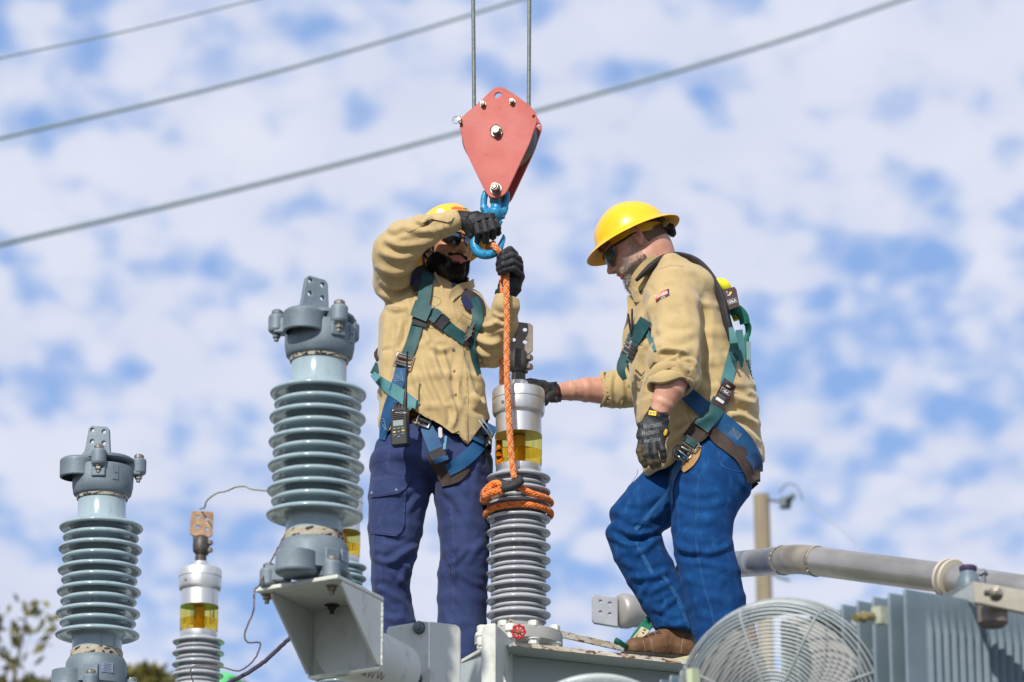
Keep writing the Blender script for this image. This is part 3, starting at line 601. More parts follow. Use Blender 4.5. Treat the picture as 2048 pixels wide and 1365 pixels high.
# bolt stack by the bushing flange, fitting, handwheel
m = MB(); c = W(966, 1275, 11.75); m.lathe([(.012, -.05), (.012, -.03), (.018, -.03), (.022, -.018), (.022, .0), (.026, .002), (.026, .014), (.018, .02), (.018, .034), (.012, .036)], c, seg=20); tag(obj('flange_bolt', m, MT['steel_white'], smooth=True), 'white painted bolt and nut stack left of the post bracket', 'bolt')
m = MB(); c = W(1021, 1259, 11.55); m.lathe([(.013, -.03), (.013, -.008), (.020, -.006), (.020, .010), (.016, .018), (.004, .022)], c, seg=18); m.cyl(c + (0, 0, -.01), c + (.01, .25, -.02), .012, 12); tag(obj('pipe_fitting', m, MT['steel_white'], smooth=True), 'white pipe elbow fitting beside the red handwheel', 'fitting')
hw = thing('valve_handwheel', W(1037, 1264, 11.42), 'small red valve handwheel at the foot of the middle bushing', 'handwheel')
c = W(1037, 1264, 11.42); ax = nrm((.25, -1, -.25)); u = nrm(np.cross(ax, (0, 0, 1))); v = np.cross(ax, u)
g = MB(); P = [c + (u * cos(t) + v * sin(t)) * (.0215 + .0022 * cos(8 * t)) for t in np.linspace(0, 2 * pi, 65)]; g.tube(P, .0036, 8, cap=False); obj('rim', g, MT['handwheel'], hw, smooth=True)
for i in range(8):
    t = 2 * pi * i / 8; g = MB(); g.cyl(c + (u * cos(t) + v * sin(t)) * .006, c + (u * cos(t) + v * sin(t)) * .021, .003, 7); obj('spoke', g, MT['handwheel'], hw, smooth=True)
g = MB(); g.lathe([(.009, -.004), (.009, .004), (.005, .006), (.005, .009)], c, ax, 16); obj('hub', g, mat('rusty_hub', (.35, .11, .04), rough=.6), hw, smooth=True)
g = MB(); g.cyl(c, c - ax * .10, .006, 10); obj('stem', g, MT['bronze_dark'], hw, smooth=True)

# ------------------------------------------------------------------ arrester bracket (left)
br = thing('arrester_bracket', W(700, 1300, 10.3), 'white welded bracket of plates and gussets carrying the large insulator column', 'bracket')
OL, ORr = W(509, 1184, 10.38), None
zp = arA.location[2] + (zz(1372) - zz(1345)) - .050; OL = WZ(509, 1184, zp); OR_ = WZ(675, 1157, zp); BRr = WZ(768, 1203, zp); BLl = BRr + (OL - OR_)
t_ = nrm(OL - OR_); n_ = nrm(BRr - OR_); upv = np.array([0, 0, 1.0])
m = MB(); m.prism([OR_, OR_ + (BRr - OR_) * .95, BRr - upv * .0, BLl, OL], (0, 0, .013)); obj('top_plate', m, MT['steel_white'], br, bevel=.003)
hgt = .205
BLs = WZ(600, 1232, zp)
BLs = BRr + t_ * (np.linalg.norm(BRr - OR_) * 0 + .27)
bo = -upv * hgt
m = MB(); m.prism([BRr - upv * .002 - n_ * .012, BLs - upv * .002 - n_ * .012, BLs + bo - n_ * .012, BRr + bo - n_ * .012], n_ * .013); obj('back_plate', m, MT['steel_white'], br, bevel=.003)
Lg = np.linalg.norm(BRr - OR_)
for base in (BRr, BLs):
    m = MB(); o = base - n_ * .0125 - upv * .002
    m.prism([o, o - n_ * (Lg * .86), o - n_ * (Lg * .86) - upv * .012, o - n_ * .03 + bo * .985, o + bo * .985], t_ * .010 * (1 if base is BRr else -1)); obj('gusset', m, MT['steel_white'], br, bevel=.002)
m = MB(); m.prism([BRr + bo - n_ * .03, BRr + bo + n_ * .0, BLs + bo + n_ * .0, BLs + bo - n_ * .03], -upv * .010); obj('lip', m, MT['steel_white'], br, bevel=.002)
for px, py in ((534, 1190), (664, 1172), (664, 1210)):
    g = MB(); c = WZ(px, py, zp) - upv * .0005; g.hexbolt(c, (0, 0, -1), .0135, .013, shank=.014, washer=.019 if py != 1210 else .024)
    obj('bolt', g, MT['bolt'] if py != 1210 else MT['bronze_dark'], br, bevel=.001)
# arm tube to the right
cA = BRr + t_ * .15 - upv * .125 ; Lp = W(858, 1330, 10.9)
cB = np.array(W(789, 1345, 10.82))
m = MB(); m.cyl(cA - n_ * .01, cB, .095, 40); obj('arm_tube', m, MT['steel_white'], br, smooth=True)
g = MB()
# flange plates of the arm
fp = thing('upright_plate', W(880, 1365, 10.95), 'wide white upright plate with two grey bolts, between bracket and post', 'plate')
g = MB(); q = [(773, 1262), (777, 1254), (846, 1243), (858, 1244)]
g.prism([at(*p, 10.9) for p in q] + [np.array([*at(858, 1244, 10.9)[:2], 3.4]), np.array([*at(773, 1244, 10.9)[:2], 3.4])][:2], (0, .012, 0))
obj('left_plate', g, MT['steel_white'], fp, bevel=.002)
g = MB(); q = [(859, 1243), (912, 1249), (920, 1255), (923, 1270)]; yy = 10.94
A1 = [at(859, 1243, 10.905), at(912, 1250, 10.97), at(919, 1255, 10.98), at(921.5, 1264, 10.985)]
A1 += [np.array([A1[3][0], A1[3][1], 3.4]), np.array([A1[0][0], A1[0][1], 3.4])]
g.prism(A1, (0, .012, 0)); obj('right_plate', g, MT['steel_white'], fp, bevel=.003)
for px, py in ((838, 1256), (832, 1358)):
    g = MB(); g.hexbolt(at(px, py, 10.899), nrm((-.25, -1, -.1)), .0185, .016, shank=.010, washer=.022); obj('bolt', g, MT['bolt_dark'], fp, bevel=.0015)
g = MB(); g.box((at(845, 1300, 11.3)[0], 11.55, 3.55), (.12, 1.1, .10)); g.box((at(700, 1300, 11.3)[0], 11.35, 3.5), (.5, .12, .10)); obj('support_beam', g, MT['steel_white'], fp, bevel=.003)
# weld beads
for A_, B_ in ((BRr, BRr + bo), (BLs, BLs + bo), (BRr, BLs), (BRr + bo, BLs + bo)):
    rs = np.random.RandomState(int(A_[0] * 1e4) % 999); P = [A_ + (B_ - A_) * t - n_ * .014 - upv * .004 + rs.randn(3) * .0007 for t in np.linspace(.02, .98, 40)]
    g = MB(); g.tube(P, [.0038 + .0009 * sin(i * 1.9) for i in range(40)], 7); obj('weld_bead', g, MT['steel_white'], br, smooth=True)
# handwriting on the tube (illegible paint pen scrawl)
g = MB(); rs = np.random.RandomState(3); ta = nrm(cB - cA)
def tubept(px, py):
    o = CAMP; d = nrm(W(px, py, 10.0) - o); w0 = o - cA; dd = d - ta * (d @ ta); ww = w0 - ta * (w0 @ ta); A_ = dd @ dd; B_ = 2 * dd @ ww; C_ = ww @ ww - .0962 ** 2; D_ = B_ * B_ - 4 * A_ * C_
    return None if D_ < 0 else o + d * ((-B_ - sqrt(D_)) / 2 / A_)
scr = [[(705, 1341), (712, 1347), (709, 1338), (718, 1350), (716, 1341), (724, 1353)], [(728, 1340), (727, 1354), (733, 1343), (731, 1356)], [(740, 1338), (737, 1357), (746, 1341), (744, 1359), (752, 1346)], [(757, 1344), (755, 1360), (764, 1347), (762, 1362), (770, 1352)]]
for s in scr:
    P = [tubept(*p) for p in spline([(a, b - 2) for a, b in s], 5)]; P = [p for p in P if p is not None]
    if len(P) > 3: g.tube(P, .0012, 5)
if g.n: obj('paint_marks', g, mat('brown_marker', (.30, .20, .12), rough=.7), br)

# ------------------------------------------------------------------ pipe on the right
root = thing('header_pipe', W(1700, 1130, 10.8), 'wide galvanised pipe with a welded elbow crossing behind the fans', 'pipe')
pts = [W(1420, 1134, 13.0), W(1568, 1121, 11.3), W(1572, 1120.5, 11.27), W(1600, 1119, 11.05), W(1630, 1122.5, 10.95), W(1634, 1123, 10.94), W(1900, 1158, 10.45), W(2200, 1204, 9.9) + (W(2200, 1204, 9.9) - W(1900, 1158, 10.45)) * 4]
m = MB(); m.cyl(pts[0], pts[1], .0475, 40); obj('pipe_section', m, MT['zinc'], root, smooth=True)
m = MB(); m.tube(spline([pts[0] + (pts[0] - pts[1]) * -.02, pts[0] + (-.03, .04, -.03), pts[0] + (-.04, .06, -.12), pts[0] + (-.04, .06, -.75)], 6), .0475, 30); obj('riser', m, MT['zinc'], root, smooth=True)
m = MB(); m.tube(spline(pts[2:6][:1] + [pts[3]] + [pts[5]], 6), .0485, 40); obj('elbow', m, MT['weld'], root, smooth=True)
m = MB(); m.cyl(pts[5], pts[6], .0472, 40); obj('pipe_section', m, MT['zinc'], root, smooth=True)
m = MB(); m.cyl(pts[6], pts[7], .0455, 40); obj('pipe_section', m, MT['zinc'], root, smooth=True)
for i, j in ((1, 0), (5, 6)):
    dd = nrm(pts[j] - pts[i]); u = nrm(np.cross(dd, (0, 0, 1))); v = np.cross(dd, u); rs = np.random.RandomState(i)
    P = [pts[i] + (u * cos(t) + v * sin(t)) * (.0485 + .001 * rs.rand()) + dd * .0015 * rs.randn() for t in np.linspace(0, 2 * pi, 60)]; m = MB(); m.tube(P, .0020, 7, cap=False); obj('weld_bead', m, MT['weld'], root, smooth=True)
dd = nrm(pts[6] - pts[5]); m = MB()
for o_ in (-.012, .012): m.lathe([(.047, -.007), (.060, -.006), (.0625, 0), (.060, .006), (.047, .007)], pts[6] + dd * o_, dd, 40)
obj('coupling_ring', m, mat('cream_ring', (.46, .42, .34), rough=.5), root, smooth=True)

# radiators
fd = nrm((.83, .55, 0)); fn = nrm((-.55, .83, 0))
def fin(origin, wdt, hgt, th, fl, name_parent, pitch=.0275):
    m = MB(); nx = int(wdt / .0046); nz = 9; V = []; 
    zs = [0, -.014, -.05, -.075, -.10, -.14, -.5, -1.0, -hgt]
    def prof(x, z):
        if z > -.06 or x < .070 or x > wdt - .03: return 0.0
        f = min(1, (-z - .06) / .04); return f * .011 * (.5 - .5 * cos(2 * pi * (x - .07) / pitch)) ** .8
    for side in (-1, 1):
        for j, z in enumerate(zs):
            for i in range(nx + 1):
                x = wdt * i / nx; t = th / 2 * (0.45 if j == 0 else 1) * (0.3 if i in (0, nx) else 1)
                V.append(origin + fd * x + fn * (side * (t + (prof(x, z) if fl else 0))) + np.array([0, 0, z - (.012 if i == 0 and j == 0 else 0)]))
    F = []; n1 = (nx + 1) * nz
    for j in range(nz - 1):
        for i in range(nx):
            a = j * (nx + 1) + i; F.append((a, a + nx + 1, a + nx + 2, a + 1)); F.append((n1 + a, n1 + a + 1, n1 + a + nx + 2, n1 + a + nx + 1))
    for i in range(nx): F.append((i, i + 1, n1 + i + 1, n1 + i))
    for j in range(nz - 1):
        a = j * (nx + 1); F.append((a, n1 + a, n1 + a + nx + 1, a + nx + 1)); a += nx; F.append((a, a + nx + 1, n1 + a + nx + 1, n1 + a))
    m.add(V, F); return m
rad = thing('radiator', W(1900, 1365, 9.1), 'bluish grey cooling radiator with tall fluted fins, under the cream steel bar', 'radiator', 'cooling radiators')
o0 = W(1806, 1178, 9.0)
f0 = None
for k in range(9):
    org = o0 + fn * (.058 * k) - fd * (.006 * k)
    obj('fin', fin(org, .52 if k == 0 else .30, 1.5, .011, k < 2, None), MT['radiator'], rad, smooth=True, ang=60)
m = MB(); 
m.tube([o0 + fd * .19 + fn * .02 + (0, 0, -.10), o0 + fd * .19 + fn * .60 + (0, 0, -.10)], .036, 24); obj('header', m, MT['radiator'], rad, smooth=True)
rad2 = thing('radiator', W(1340, 1365, 9.4), 'low stepped row of radiator fin tops between the two fans', 'radiator', 'cooling radiators')
o1 = W(1400, 1322, 9.6)
for k in range(8):
    org = o1 + fn * (.058 * k) * .75 - fd * .004 * k + np.array([0, 0, -.006 * k]); obj('fin', fin(org, .36, 1.2, .011, False, None), MT['radiator'], rad2, smooth=True, ang=60)
m = MB(); m.tube([o1 + fd * .15 - fn * .05 + (0, 0, -.10), o1 + fd * .15 + fn * .50 + (0, 0, -.14)], .034, 24); obj('header', m, MT['radiator'], rad2, smooth=True)

# cream lifting bracket with bolt, dark cap
lb = thing('lifting_bracket', W(2000, 1190, 8.9), 'cream steel bar with a heavy bolt head, lying above the fluted radiator', 'bracket')
p = [W(1946, 1163, 8.9), W(2110, 1192, 9.1), W(2110, 1238, 9.1), W(1950, 1205, 8.9)]
m = MB(); m.prism(p, (.004, .03, 0)); obj('bar', m, mat('cream_paint', (.62, .58, .47), (.52, .45, .33), sc=10, rough=.5, col3=(.35, .2, .1), sc3=22, lo3=.66, hi3=.7), lb, bevel=.002)
g = MB(); c = W(1992, 1189, 8.87); ax = nrm((-.3, -1, -.1)); g.hexbolt(c, ax, .016, .018, shank=.014, washer=.02); obj('bolt', g, MT['bolt'], lb, bevel=.0015)
g = MB(); g.cyl(c - ax * .01 + (-.03, 0, .004), c + (-.005, -.004, .003), .008, 10); obj('pin', g, MT['bronze_dark'], lb, smooth=True)
g = MB(); c = W(1985, 1232, 9.02); g.lathe([(.0, -.032), (.03, -.03), (.04, -.02), (.04, .03)], c, seg=24); obj('socket', g, MT['bronze'], lb, smooth=True)
g = MB(); g.prism([W(1885, 1187, 9.6), W(1945, 1164, 9.0), W(1948, 1206, 9.0), W(1900, 1192, 9.5)], (.01, .05, 0)); obj('gusset', g, MT['steel_white'], lb, bevel=.002)
m = MB(); c = W(1937, 1160, 9.8); m.lathe([(.034, -.03), (.034, -.005), (.026, .012), (.022, .024), (.024, .026)], c, seg=24); pc = tag(obj('filler_neck', m, MT['radiator'], smooth=True), 'grey conical filler neck with a dark cap beside the pipe coupling', 'filler neck')
m = MB(); m.lathe([(.025, .026), (.026, .028), (.026, .038), (.022, .041)], c, seg=24); o = obj('cap', m, mat('dark_cap', (.05, .03, .09), rough=.5), pc, smooth=True)
m = MB(); m.tube([W(1957, 1150, 9.9), W(1968, 1145, 9.9), W(1976, 1150, 9.9)], [.006, .011, .004], 10); m.cyl(W(1968, 1150, 9.9), W(1968, 1170, 9.9), .006, 8); tag(obj('vent_plug', m, MT['bolt_dark'], smooth=True), 'small grey vent plug right of the dark cap', 'plug')
m = MB(); m.prism([W(1742, 1215, 8.75), W(1761, 1211, 8.75), W(1762, 1247, 8.75), W(1745, 1249, 8.75)], (.02, .012, 0)); cb_ = tag(obj('clip_bracket', m, mat('zinc_yellow', (.45, .48, .34), (.30, .32, .24), sc=30, rough=.4, metal=.4), bevel=.001), 'pale clip bracket with a brass bolt at the upper right of the big fan', 'clip')
m = MB(); m.cyl(W(1710, 1236, 8.7), W(1745, 1232, 8.75), .011, 12); m.lathe([(.016, 0), (.016, .012)], W(1722, 1234, 8.72), nrm((1, .2, 0)), 6); obj('bolt', m, mat('brass', (.42, .33, .13), rough=.35, metal=.8), cb_, bevel=.001)
m = MB(); m.prism([W(1372, 1340, 8.9), W(1384, 1336, 8.9), W(1385, 1372, 8.9), W(1374, 1374, 8.9)], (.02, .012, 0)); tag(obj('clip_bracket', m, mat('zinc_green', (.45, .50, .30), rough=.4, metal=.4), bevel=.001), 'small greenish clip at the left rim of the big fan', 'clip')

# fans
def fan(c, ax, R, label, depth=.16, nring=26):
    root = thing('cooling_fan', c, label, 'fan', 'cooling fans with wire guards')
    ax = nrm(ax); u = nrm(np.cross(ax, (0, 0, 1))); v = np.cross(ax, u)
    def pr(f):          # f 0..1 from hub to rear rim -> (radius, forward offset)
        if f < .80: t = f / .80; return (.055 + (R * .88 - .055) * t, depth - .030 * t ** 2)
        t = (f - .80) / .20; a = t * pi / 2; return (R * .88 + R * .12 * sin(a), (depth - .030) * (cos(a) if a < pi / 2 else 0))
    g = MB()
    for i in range(nring):
        r, h = pr(i / (nring - 1)); P = [c + ax * h + (u * cos(t) + v * sin(t)) * r for t in np.linspace(0, 2 * pi, 73)]; g.tube(P, .0023, 5, cap=False)
    o = obj('guard_ring', g, MT['wire_guard'], root, smooth=True); o['kind'] = 'stuff'
    for k in range(8):
        a = 2 * pi * k / 8 + .3; g = MB(); P = []
        for i in range(30):
            r, h = pr(i / 29); P.append(c + ax * (h + .003) + (u * cos(a) + v * sin(a)) * r)
        g.tube(P, .0034, 6); obj('guard_spoke', g, MT['wire_guard'], root, smooth=True)
    g = MB(); P = [c + (u * cos(t) + v * sin(t)) * (R + .003) for t in np.linspace(0, 2 * pi, 73)]; g.tube(P, .006, 8, cap=False); obj('outer_rim', g, MT['wire_guard'], root, smooth=True)
    g = MB(); g.lathe([(.0, depth + .006), (.05, depth + .004), (.06, depth - .004), (.06, depth - .012)], c, ax, 30); obj('hub_plate', g, MT['wire_guard'], root, smooth=True)
    g = MB(); g.lathe([(.0, .10), (.055, .095), (.062, .08), (.062, -.02)], c, ax, 26); obj('motor', g, MT['radiator'], root, smooth=True)
    mt = mat('fan_blade_grey', (.42, .40, .37), (.36, .35, .33), sc=6, rough=.5)
    for k in range(4):
        g = MB(); V = []; a0 = 2 * pi * k / 4 + .5
        for s_ in (0, .004):
            for i in range(8):
                rr_ = .06 + (R * .86 - .06) * i / 7; w_ = .35 + .5 * i / 7
                for j in range(6):
                    t = a0 + (j / 5 - .5) * (w_ * 1.25) + .5 * (i / 7) ** 2; h = .075 - .06 * (j / 5) + s_
                    V.append(c + ax * h + (u * cos(t) + v * sin(t)) * rr_)
        F = []
        for s_ in (0, 48):
            for i in range(7):
                for j in range(5): q = s_ + i * 6 + j; F.append((q, q + 1, q + 7, q + 6) if s_ else (q, q + 6, q + 7, q + 1))
        g.add(V, F); obj('blade', g, mt, root, smooth=True)
    g = MB(); g.lathe([(R * .88, -.10), (R * .90, .0), (R * .98, .004), (R * .98, .0), (R * .91, -.004), (R * .89, -.10)], c, ax, 60, cap=False); obj('shroud', g, MT['radiator'], root, smooth=True)
    return root
fan(W(1573, 1420, 9.3), (-.30, -.93, -.20), .294, 'big cooling fan under a round wire guard, in front of the brown boot', nring=26)
fan(W(1197, 1552, 9.2), (-.12, -.97, -.18), .262, 'cooling fan below the channel beam, only the top arc of its guard showing')

# terminal on the right behind the legs
tm = thing('switch_terminal', W(1250, 1225, 14.5), 'grey cylinder end with a four hole pad, behind the bent knee', 'terminal')
g = MB(); YY = 14.4; c = W(1232, 1226, YY); e = W(1420, 1236, YY + .25); d = nrm(e - c)
g.lathe([(.0, -.002), (.055, 0), (.066, .006), (.074, .022), (.074, .05), (.066, .075), (.068, .50)], W(1236, 1222, YY), d, 40); obj('body', g, mat('terminal_grey', (.30, .285, .26), (.36, .34, .31), sc=5, rough=.45, metal=.25), tm, smooth=True)
g = MB(); q = lambda px, py: W(px, py, YY - .02)
g.plate([q(1184, 1194), q(1188, 1189), q(1236, 1197), q(1236, 1254), q(1188, 1246), q(1184, 1240)], [(q(1201, 1203), .0062, 12), (q(1219.5, 1207), .0062, 12), (q(1201, 1225), .0062, 12), (q(1219.5, 1228.5), .0062, 12)], (-.0, .028, 0)); obj('pad', g, mat('pad_grey', (.25, .26, .29), (.31, .32, .34), sc=9, rough=.5, metal=.3), tm, bevel=.003)
g = MB(); g.lathe([(.066, -.03), (.066, .02), (.05, .04)], W(1400, 1236, YY + .25), (0, 0, -1), 20); g.box((W(1330, 1240, YY)[0], YY + .2, 3.7), (.2, .2, .9)); obj('stand', g, MT['tank'], tm, bevel=.01)
# ------------------------------------------------------------------ signed distance modelling for bodies and clothes
YP = 12.0; U = PX(12.0)
def J(px, py, d=0.0): return W(px, py, YP + d)
def smin(a, b, k):
    if k <= 0: return np.minimum(a, b)
    h = np.clip(.5 + .5 * (b - a) / k, 0, 1); return b + (a - b) * h - k * h * (1 - h)
class Field:
    def __init__(s, h): s.h = h; s.ops = []
    def add(s, prim, k=.012, mode='add', m=None):
        s.ops.append((prim, k, mode)); return s
    def seg(s, p0, p1, a0, b0, a1=None, b1=None, u=(1, 0, 0), k=.012, mode='add', capf=1.0):
        return s.add(P_seg(p0, p1, a0, b0, a0 if a1 is None else a1, b0 if b1 is None else b1, u, capf), k, mode)
    def chain(s, secs, u=(1, 0, 0), k=.010, kk=.02, capf=.5):
        """secs: (px, py, d, halfwidth px, halfdepth m)"""
        for i in range(len(secs) - 1):
            a, b = secs[i], secs[i + 1]
            s.seg(J(*a[:3]), J(*b[:3]), a[3] * U, a[4], b[3] * U, b[4], u, kk if i == 0 else k, capf=capf)
        return s
    def ell(s, c, r, R=None, k=.012, mode='add'): return s.add(P_ell(c, r, R), k, mode)
    def cut(s, p, n, r, k=.004): return s.add(P_cut(p, n, r), k, 'sub')
    def local(s, fld, R, c, sc=1.0, k0=.02):
        c = np.asarray(c, float)
        for i, ((fn, lo, hi), k, mode) in enumerate(fld.ops):
            cor = np.array([[x, y, z] for x in (lo[0], hi[0]) for y in (lo[1], hi[1]) for z in (lo[2], hi[2])]) * sc @ R.T + c
            def f2(x, y, z, fn=fn):
                x = x - c[0]; y = y - c[1]; z = z - c[2]
                return fn(*[(x * R[0, i] + y * R[1, i] + z * R[2, i]) / sc for i in range(3)]) * sc
            s.ops.append(((f2, cor.min(0), cor.max(0)), k * sc if i else k0, mode))
        return s
    def mesh(s, smooth=1):
        h = s.h; lo = np.min([o[0][1] for o in s.ops if o[2] == 'add'], 0) - 4 * h; hi = np.max([o[0][2] for o in s.ops if o[2] == 'add'], 0) + 4 * h
        n = np.ceil((hi - lo) / h).astype(int) + 1
        D = np.full(n, .05, np.float32); X = [lo[i] + h * np.arange(n[i]) for i in range(3)]
        for (fn, plo, phi), k, mode in s.ops:
            mg = max(k, 0) + 3 * h
            i0 = np.clip(np.floor((plo - mg - lo) / h).astype(int), 0, n); i1 = np.clip(np.ceil((phi + mg - lo) / h).astype(int) + 1, 0, n)
            if np.any(i1 <= i0): continue
            sl = tuple(slice(i0[j], i1[j]) for j in range(3))
            Px = X[0][sl[0]][:, None, None]; Py = X[1][sl[1]][None, :, None]; Pz = X[2][sl[2]][None, None, :]
            d = fn(Px, Py, Pz).astype(np.float32)
            if mode == 'add': D[sl] = smin(D[sl], d, k)
            else: D[sl] = -smin(-D[sl], d, k)
        V, F = surfnet(D, lo, h)
        for _ in range(smooth): V = relax(V, F, .5)
        return V, F
def P_seg(p0, p1, a0, b0, a1, b1, u, capf=1.0):
    p0 = np.asarray(p0, float); p1 = np.asarray(p1, float); ax = p1 - p0; Lg = np.linalg.norm(ax) + 1e-9; n = ax / Lg
    u = np.asarray(u, float); u = np.array([0, 0, 1.0]) if abs(nrm(u) @ n) > .97 else u; u = nrm(u - n * (u @ n)); v = np.cross(n, u); R = max(a0, b0, a1, b1)
    def fn(x, y, z):
        x = x - p0[0]; y = y - p0[1]; z = z - p0[2]
        al = x * n[0] + y * n[1] + z * n[2]; t = np.clip(al / Lg, 0, 1); over = al - t * Lg
        qu = x * u[0] + y * u[1] + z * u[2]; qv = x * v[0] + y * v[1] + z * v[2]
        a = a0 + (a1 - a0) * t; b = b0 + (b1 - b0) * t; c = np.minimum(a, b) * capf
        return (np.sqrt((qu / a) ** 2 + (qv / b) ** 2 + (over / c) ** 2) - 1) * np.minimum(a, b)
    return (fn, np.minimum(p0, p1) - R, np.maximum(p0, p1) + R)
def P_ell(c, r, R=None):
    c = np.asarray(c, float); r = np.asarray(r, float) * np.ones(3); R = np.eye(3) if R is None else np.asarray(R)
    def fn(x, y, z):
        x = x - c[0]; y = y - c[1]; z = z - c[2]
        q = [x * R[0, i] + y * R[1, i] + z * R[2, i] for i in range(3)]
        k0 = np.sqrt(sum((q[i] / r[i]) ** 2 for i in range(3))); k1 = np.sqrt(sum((q[i] / r[i] ** 2) ** 2 for i in range(3)))
        return k0 * (k0 - 1) / np.maximum(k1, 1e-6)
    e = np.sqrt(((R * r) ** 2).sum(1)); return (fn, c - e, c + e)
def P_cut(p, n, r):
    p = np.asarray(p, float); n = nrm(n)
    def fn(x, y, z):
        x = x - p[0]; y = y - p[1]; z = z - p[2]; al = x * n[0] + y * n[1] + z * n[2]
        return np.maximum(-al, np.sqrt(x * x + y * y + z * z) - r)
    return (fn, p - r, p + r)
def surfnet(D, lo, h):
    S = D < 0; n = D.shape; c = np.zeros([i - 1 for i in n], np.int8)
    for i in (0, 1):
        for j in (0, 1):
            for k in (0, 1): c += S[i:n[0] - 1 + i, j:n[1] - 1 + j, k:n[2] - 1 + k]
    act = (c > 0) & (c < 8); idx = np.full(act.shape, -1, np.int64); I, Jj, K = np.nonzero(act); idx[I, Jj, K] = np.arange(len(I))
    pos = np.zeros((len(I), 3)); cnt = np.zeros(len(I)); base = (I, Jj, K)
    for ax in range(3):
        o1, o2 = [a for a in range(3) if a != ax]
        for e1 in (0, 1):
            for e2 in (0, 1):
                off = [0, 0, 0]; off[o1] = e1; off[o2] = e2; A = D[I + off[0], Jj + off[1], K + off[2]]
                of2 = list(off); of2[ax] = 1; B = D[I + of2[0], Jj + of2[1], K + of2[2]]
                x = (A < 0) != (B < 0); t = np.where(x, A / np.where(x, A - B, 1), 0)
                q = np.zeros((len(I), 3)); q[:, o1] = e1; q[:, o2] = e2; q[:, ax] = t
                pos += q * x[:, None]; cnt += x
    V = lo + h * (np.stack(base, 1) + pos / cnt[:, None]); Fs = []
    for ax in range(3):
        sl0 = [slice(None)] * 3; sl1 = [slice(None)] * 3; sl0[ax] = slice(0, -1); sl1[ax] = slice(1, None)
        s0 = S[tuple(sl0)]; s1 = S[tuple(sl1)]; E = np.nonzero(s0 != s1); o1, o2 = (ax + 1) % 3, (ax + 2) % 3
        ok = (E[o1] > 0) & (E[o2] > 0) & (E[o1] < n[o1] - 1) & (E[o2] < n[o2] - 1); E = [e[ok] for e in E]; ins = s0[tuple(E)]
        def cell(a, b): q = list(E); q[o1] = E[o1] - a; q[o2] = E[o2] - b; return idx[tuple(q)]
        Q = np.stack([cell(1, 1), cell(0, 1), cell(0, 0), cell(1, 0)], 1); Q[~ins] = Q[~ins][:, ::-1]; Fs.append(Q)
    return V, np.vstack(Fs)
def relax(V, F, f=.5):
    A = np.zeros_like(V); c = np.zeros(len(V))
    for i in range(4):
        a = F[:, i]; b = F[:, (i + 1) % 4]
        for k in range(3): A[:, k] += np.bincount(a, V[b, k], len(V)) + np.bincount(b, V[a, k], len(V))
        c += np.bincount(a, minlength=len(V)) + np.bincount(b, minlength=len(V))
    return V * (1 - f) + f * A / np.maximum(c, 1)[:, None]
def normals(V, F):
    d = np.cross(V[F[:, 2]] - V[F[:, 0]], V[F[:, 3]] - V[F[:, 1]]); Nn = np.zeros_like(V)
    for i in range(4):
        for k in range(3): Nn[:, k] += np.bincount(F[:, i], d[:, k], len(V))
    return Nn / (np.linalg.norm(Nn, axis=1, keepdims=True) + 1e-12)
def folds(V, F, strokes, side=None):
    """push cloth in or out along creases; strokes: (points in photo pixels, half width px, height m); signed. side: (nx, ny, nz) the surface must face"""
    Nn = normals(V, F); Q = proj(V); H = np.zeros(len(V)); front = np.clip((-Nn[:, 1] * .95 - Nn[:, 2] * .3) * 2.2 + .25, 0, 1)
    for pts, wd, ht in strokes:
        P = spline(pts, 6) if len(pts) > 2 else np.asarray(pts, float); m = len(P)
        lo = P.min(0) - wd * 3.2; hi = P.max(0) + wd * 3.2; s = np.nonzero((Q[:, 0] > lo[0]) & (Q[:, 0] < hi[0]) & (Q[:, 1] > lo[1]) & (Q[:, 1] < hi[1]) & (front > 0))[0]
        if not len(s): continue
        best = np.full(len(s), 1e9); bt = np.zeros(len(s)); q = Q[s]
        for i in range(m - 1):
            a, b = P[i], P[i + 1]; ab = b - a; t = np.clip(((q - a) @ ab) / (ab @ ab + 1e-9), 0, 1); d = np.linalg.norm(q - a - t[:, None] * ab, axis=1)
            u = d < best; best[u] = d[u]; bt[u] = (i + t[u]) / (m - 1)
        fade = np.clip(np.minimum(bt, 1 - bt) * 5, .0, 1) ** .7; x = best / wd
        H[s] += ht * fade * (np.exp(-x * x) - .45 * np.exp(-((x - 1.7) / .9) ** 2))
    return V + Nn * (H * front)[:, None]
def crumple(V, F, amp, sc=(14, 14, 7), seed=0, oct2=.5, only=None):
    Nn = normals(V, F); H = np.empty(len(V)); sx, sy, sz = sc
    for i, (x, y, z) in enumerate(V.tolist()):
        p = (x * sx + seed, y * sy, z * sz); n1 = mnoise.noise(p); n2 = mnoise.noise((p[0] * 2.3 + 5, p[1] * 2.3, p[2] * 2.1)); H[i] = (1 - abs(n1) * 2.4) + oct2 * (1 - abs(n2) * 2.4)
    if only is not None: H = H * only
    return V + Nn * (H * amp)[:, None]
def cloth(name, V, F, mt, parent, mats=None, fm=None):
    me = mesh_np(name, V, F); o = link(name, me, mt if mats is None else mats, parent, smooth=True)
    if fm is not None: me.polygons.foreach_set('material_index', fm.astype(np.int32))
    return o
def bvh_of(*VF):
    vs, fs = [], []
    for V, F in VF: b = len(vs); vs += V.tolist(); fs += (F + b).tolist()
    return BVHTree.FromPolygons(vs, fs)
def cast(bvh, px, py, y0=10.8):
    o = W(px, py, y0); d = nrm(W(px, py, 14) - o); r = bvh.ray_cast(Vector(o), Vector(d)); return None if r[0] is None else r[0][1]
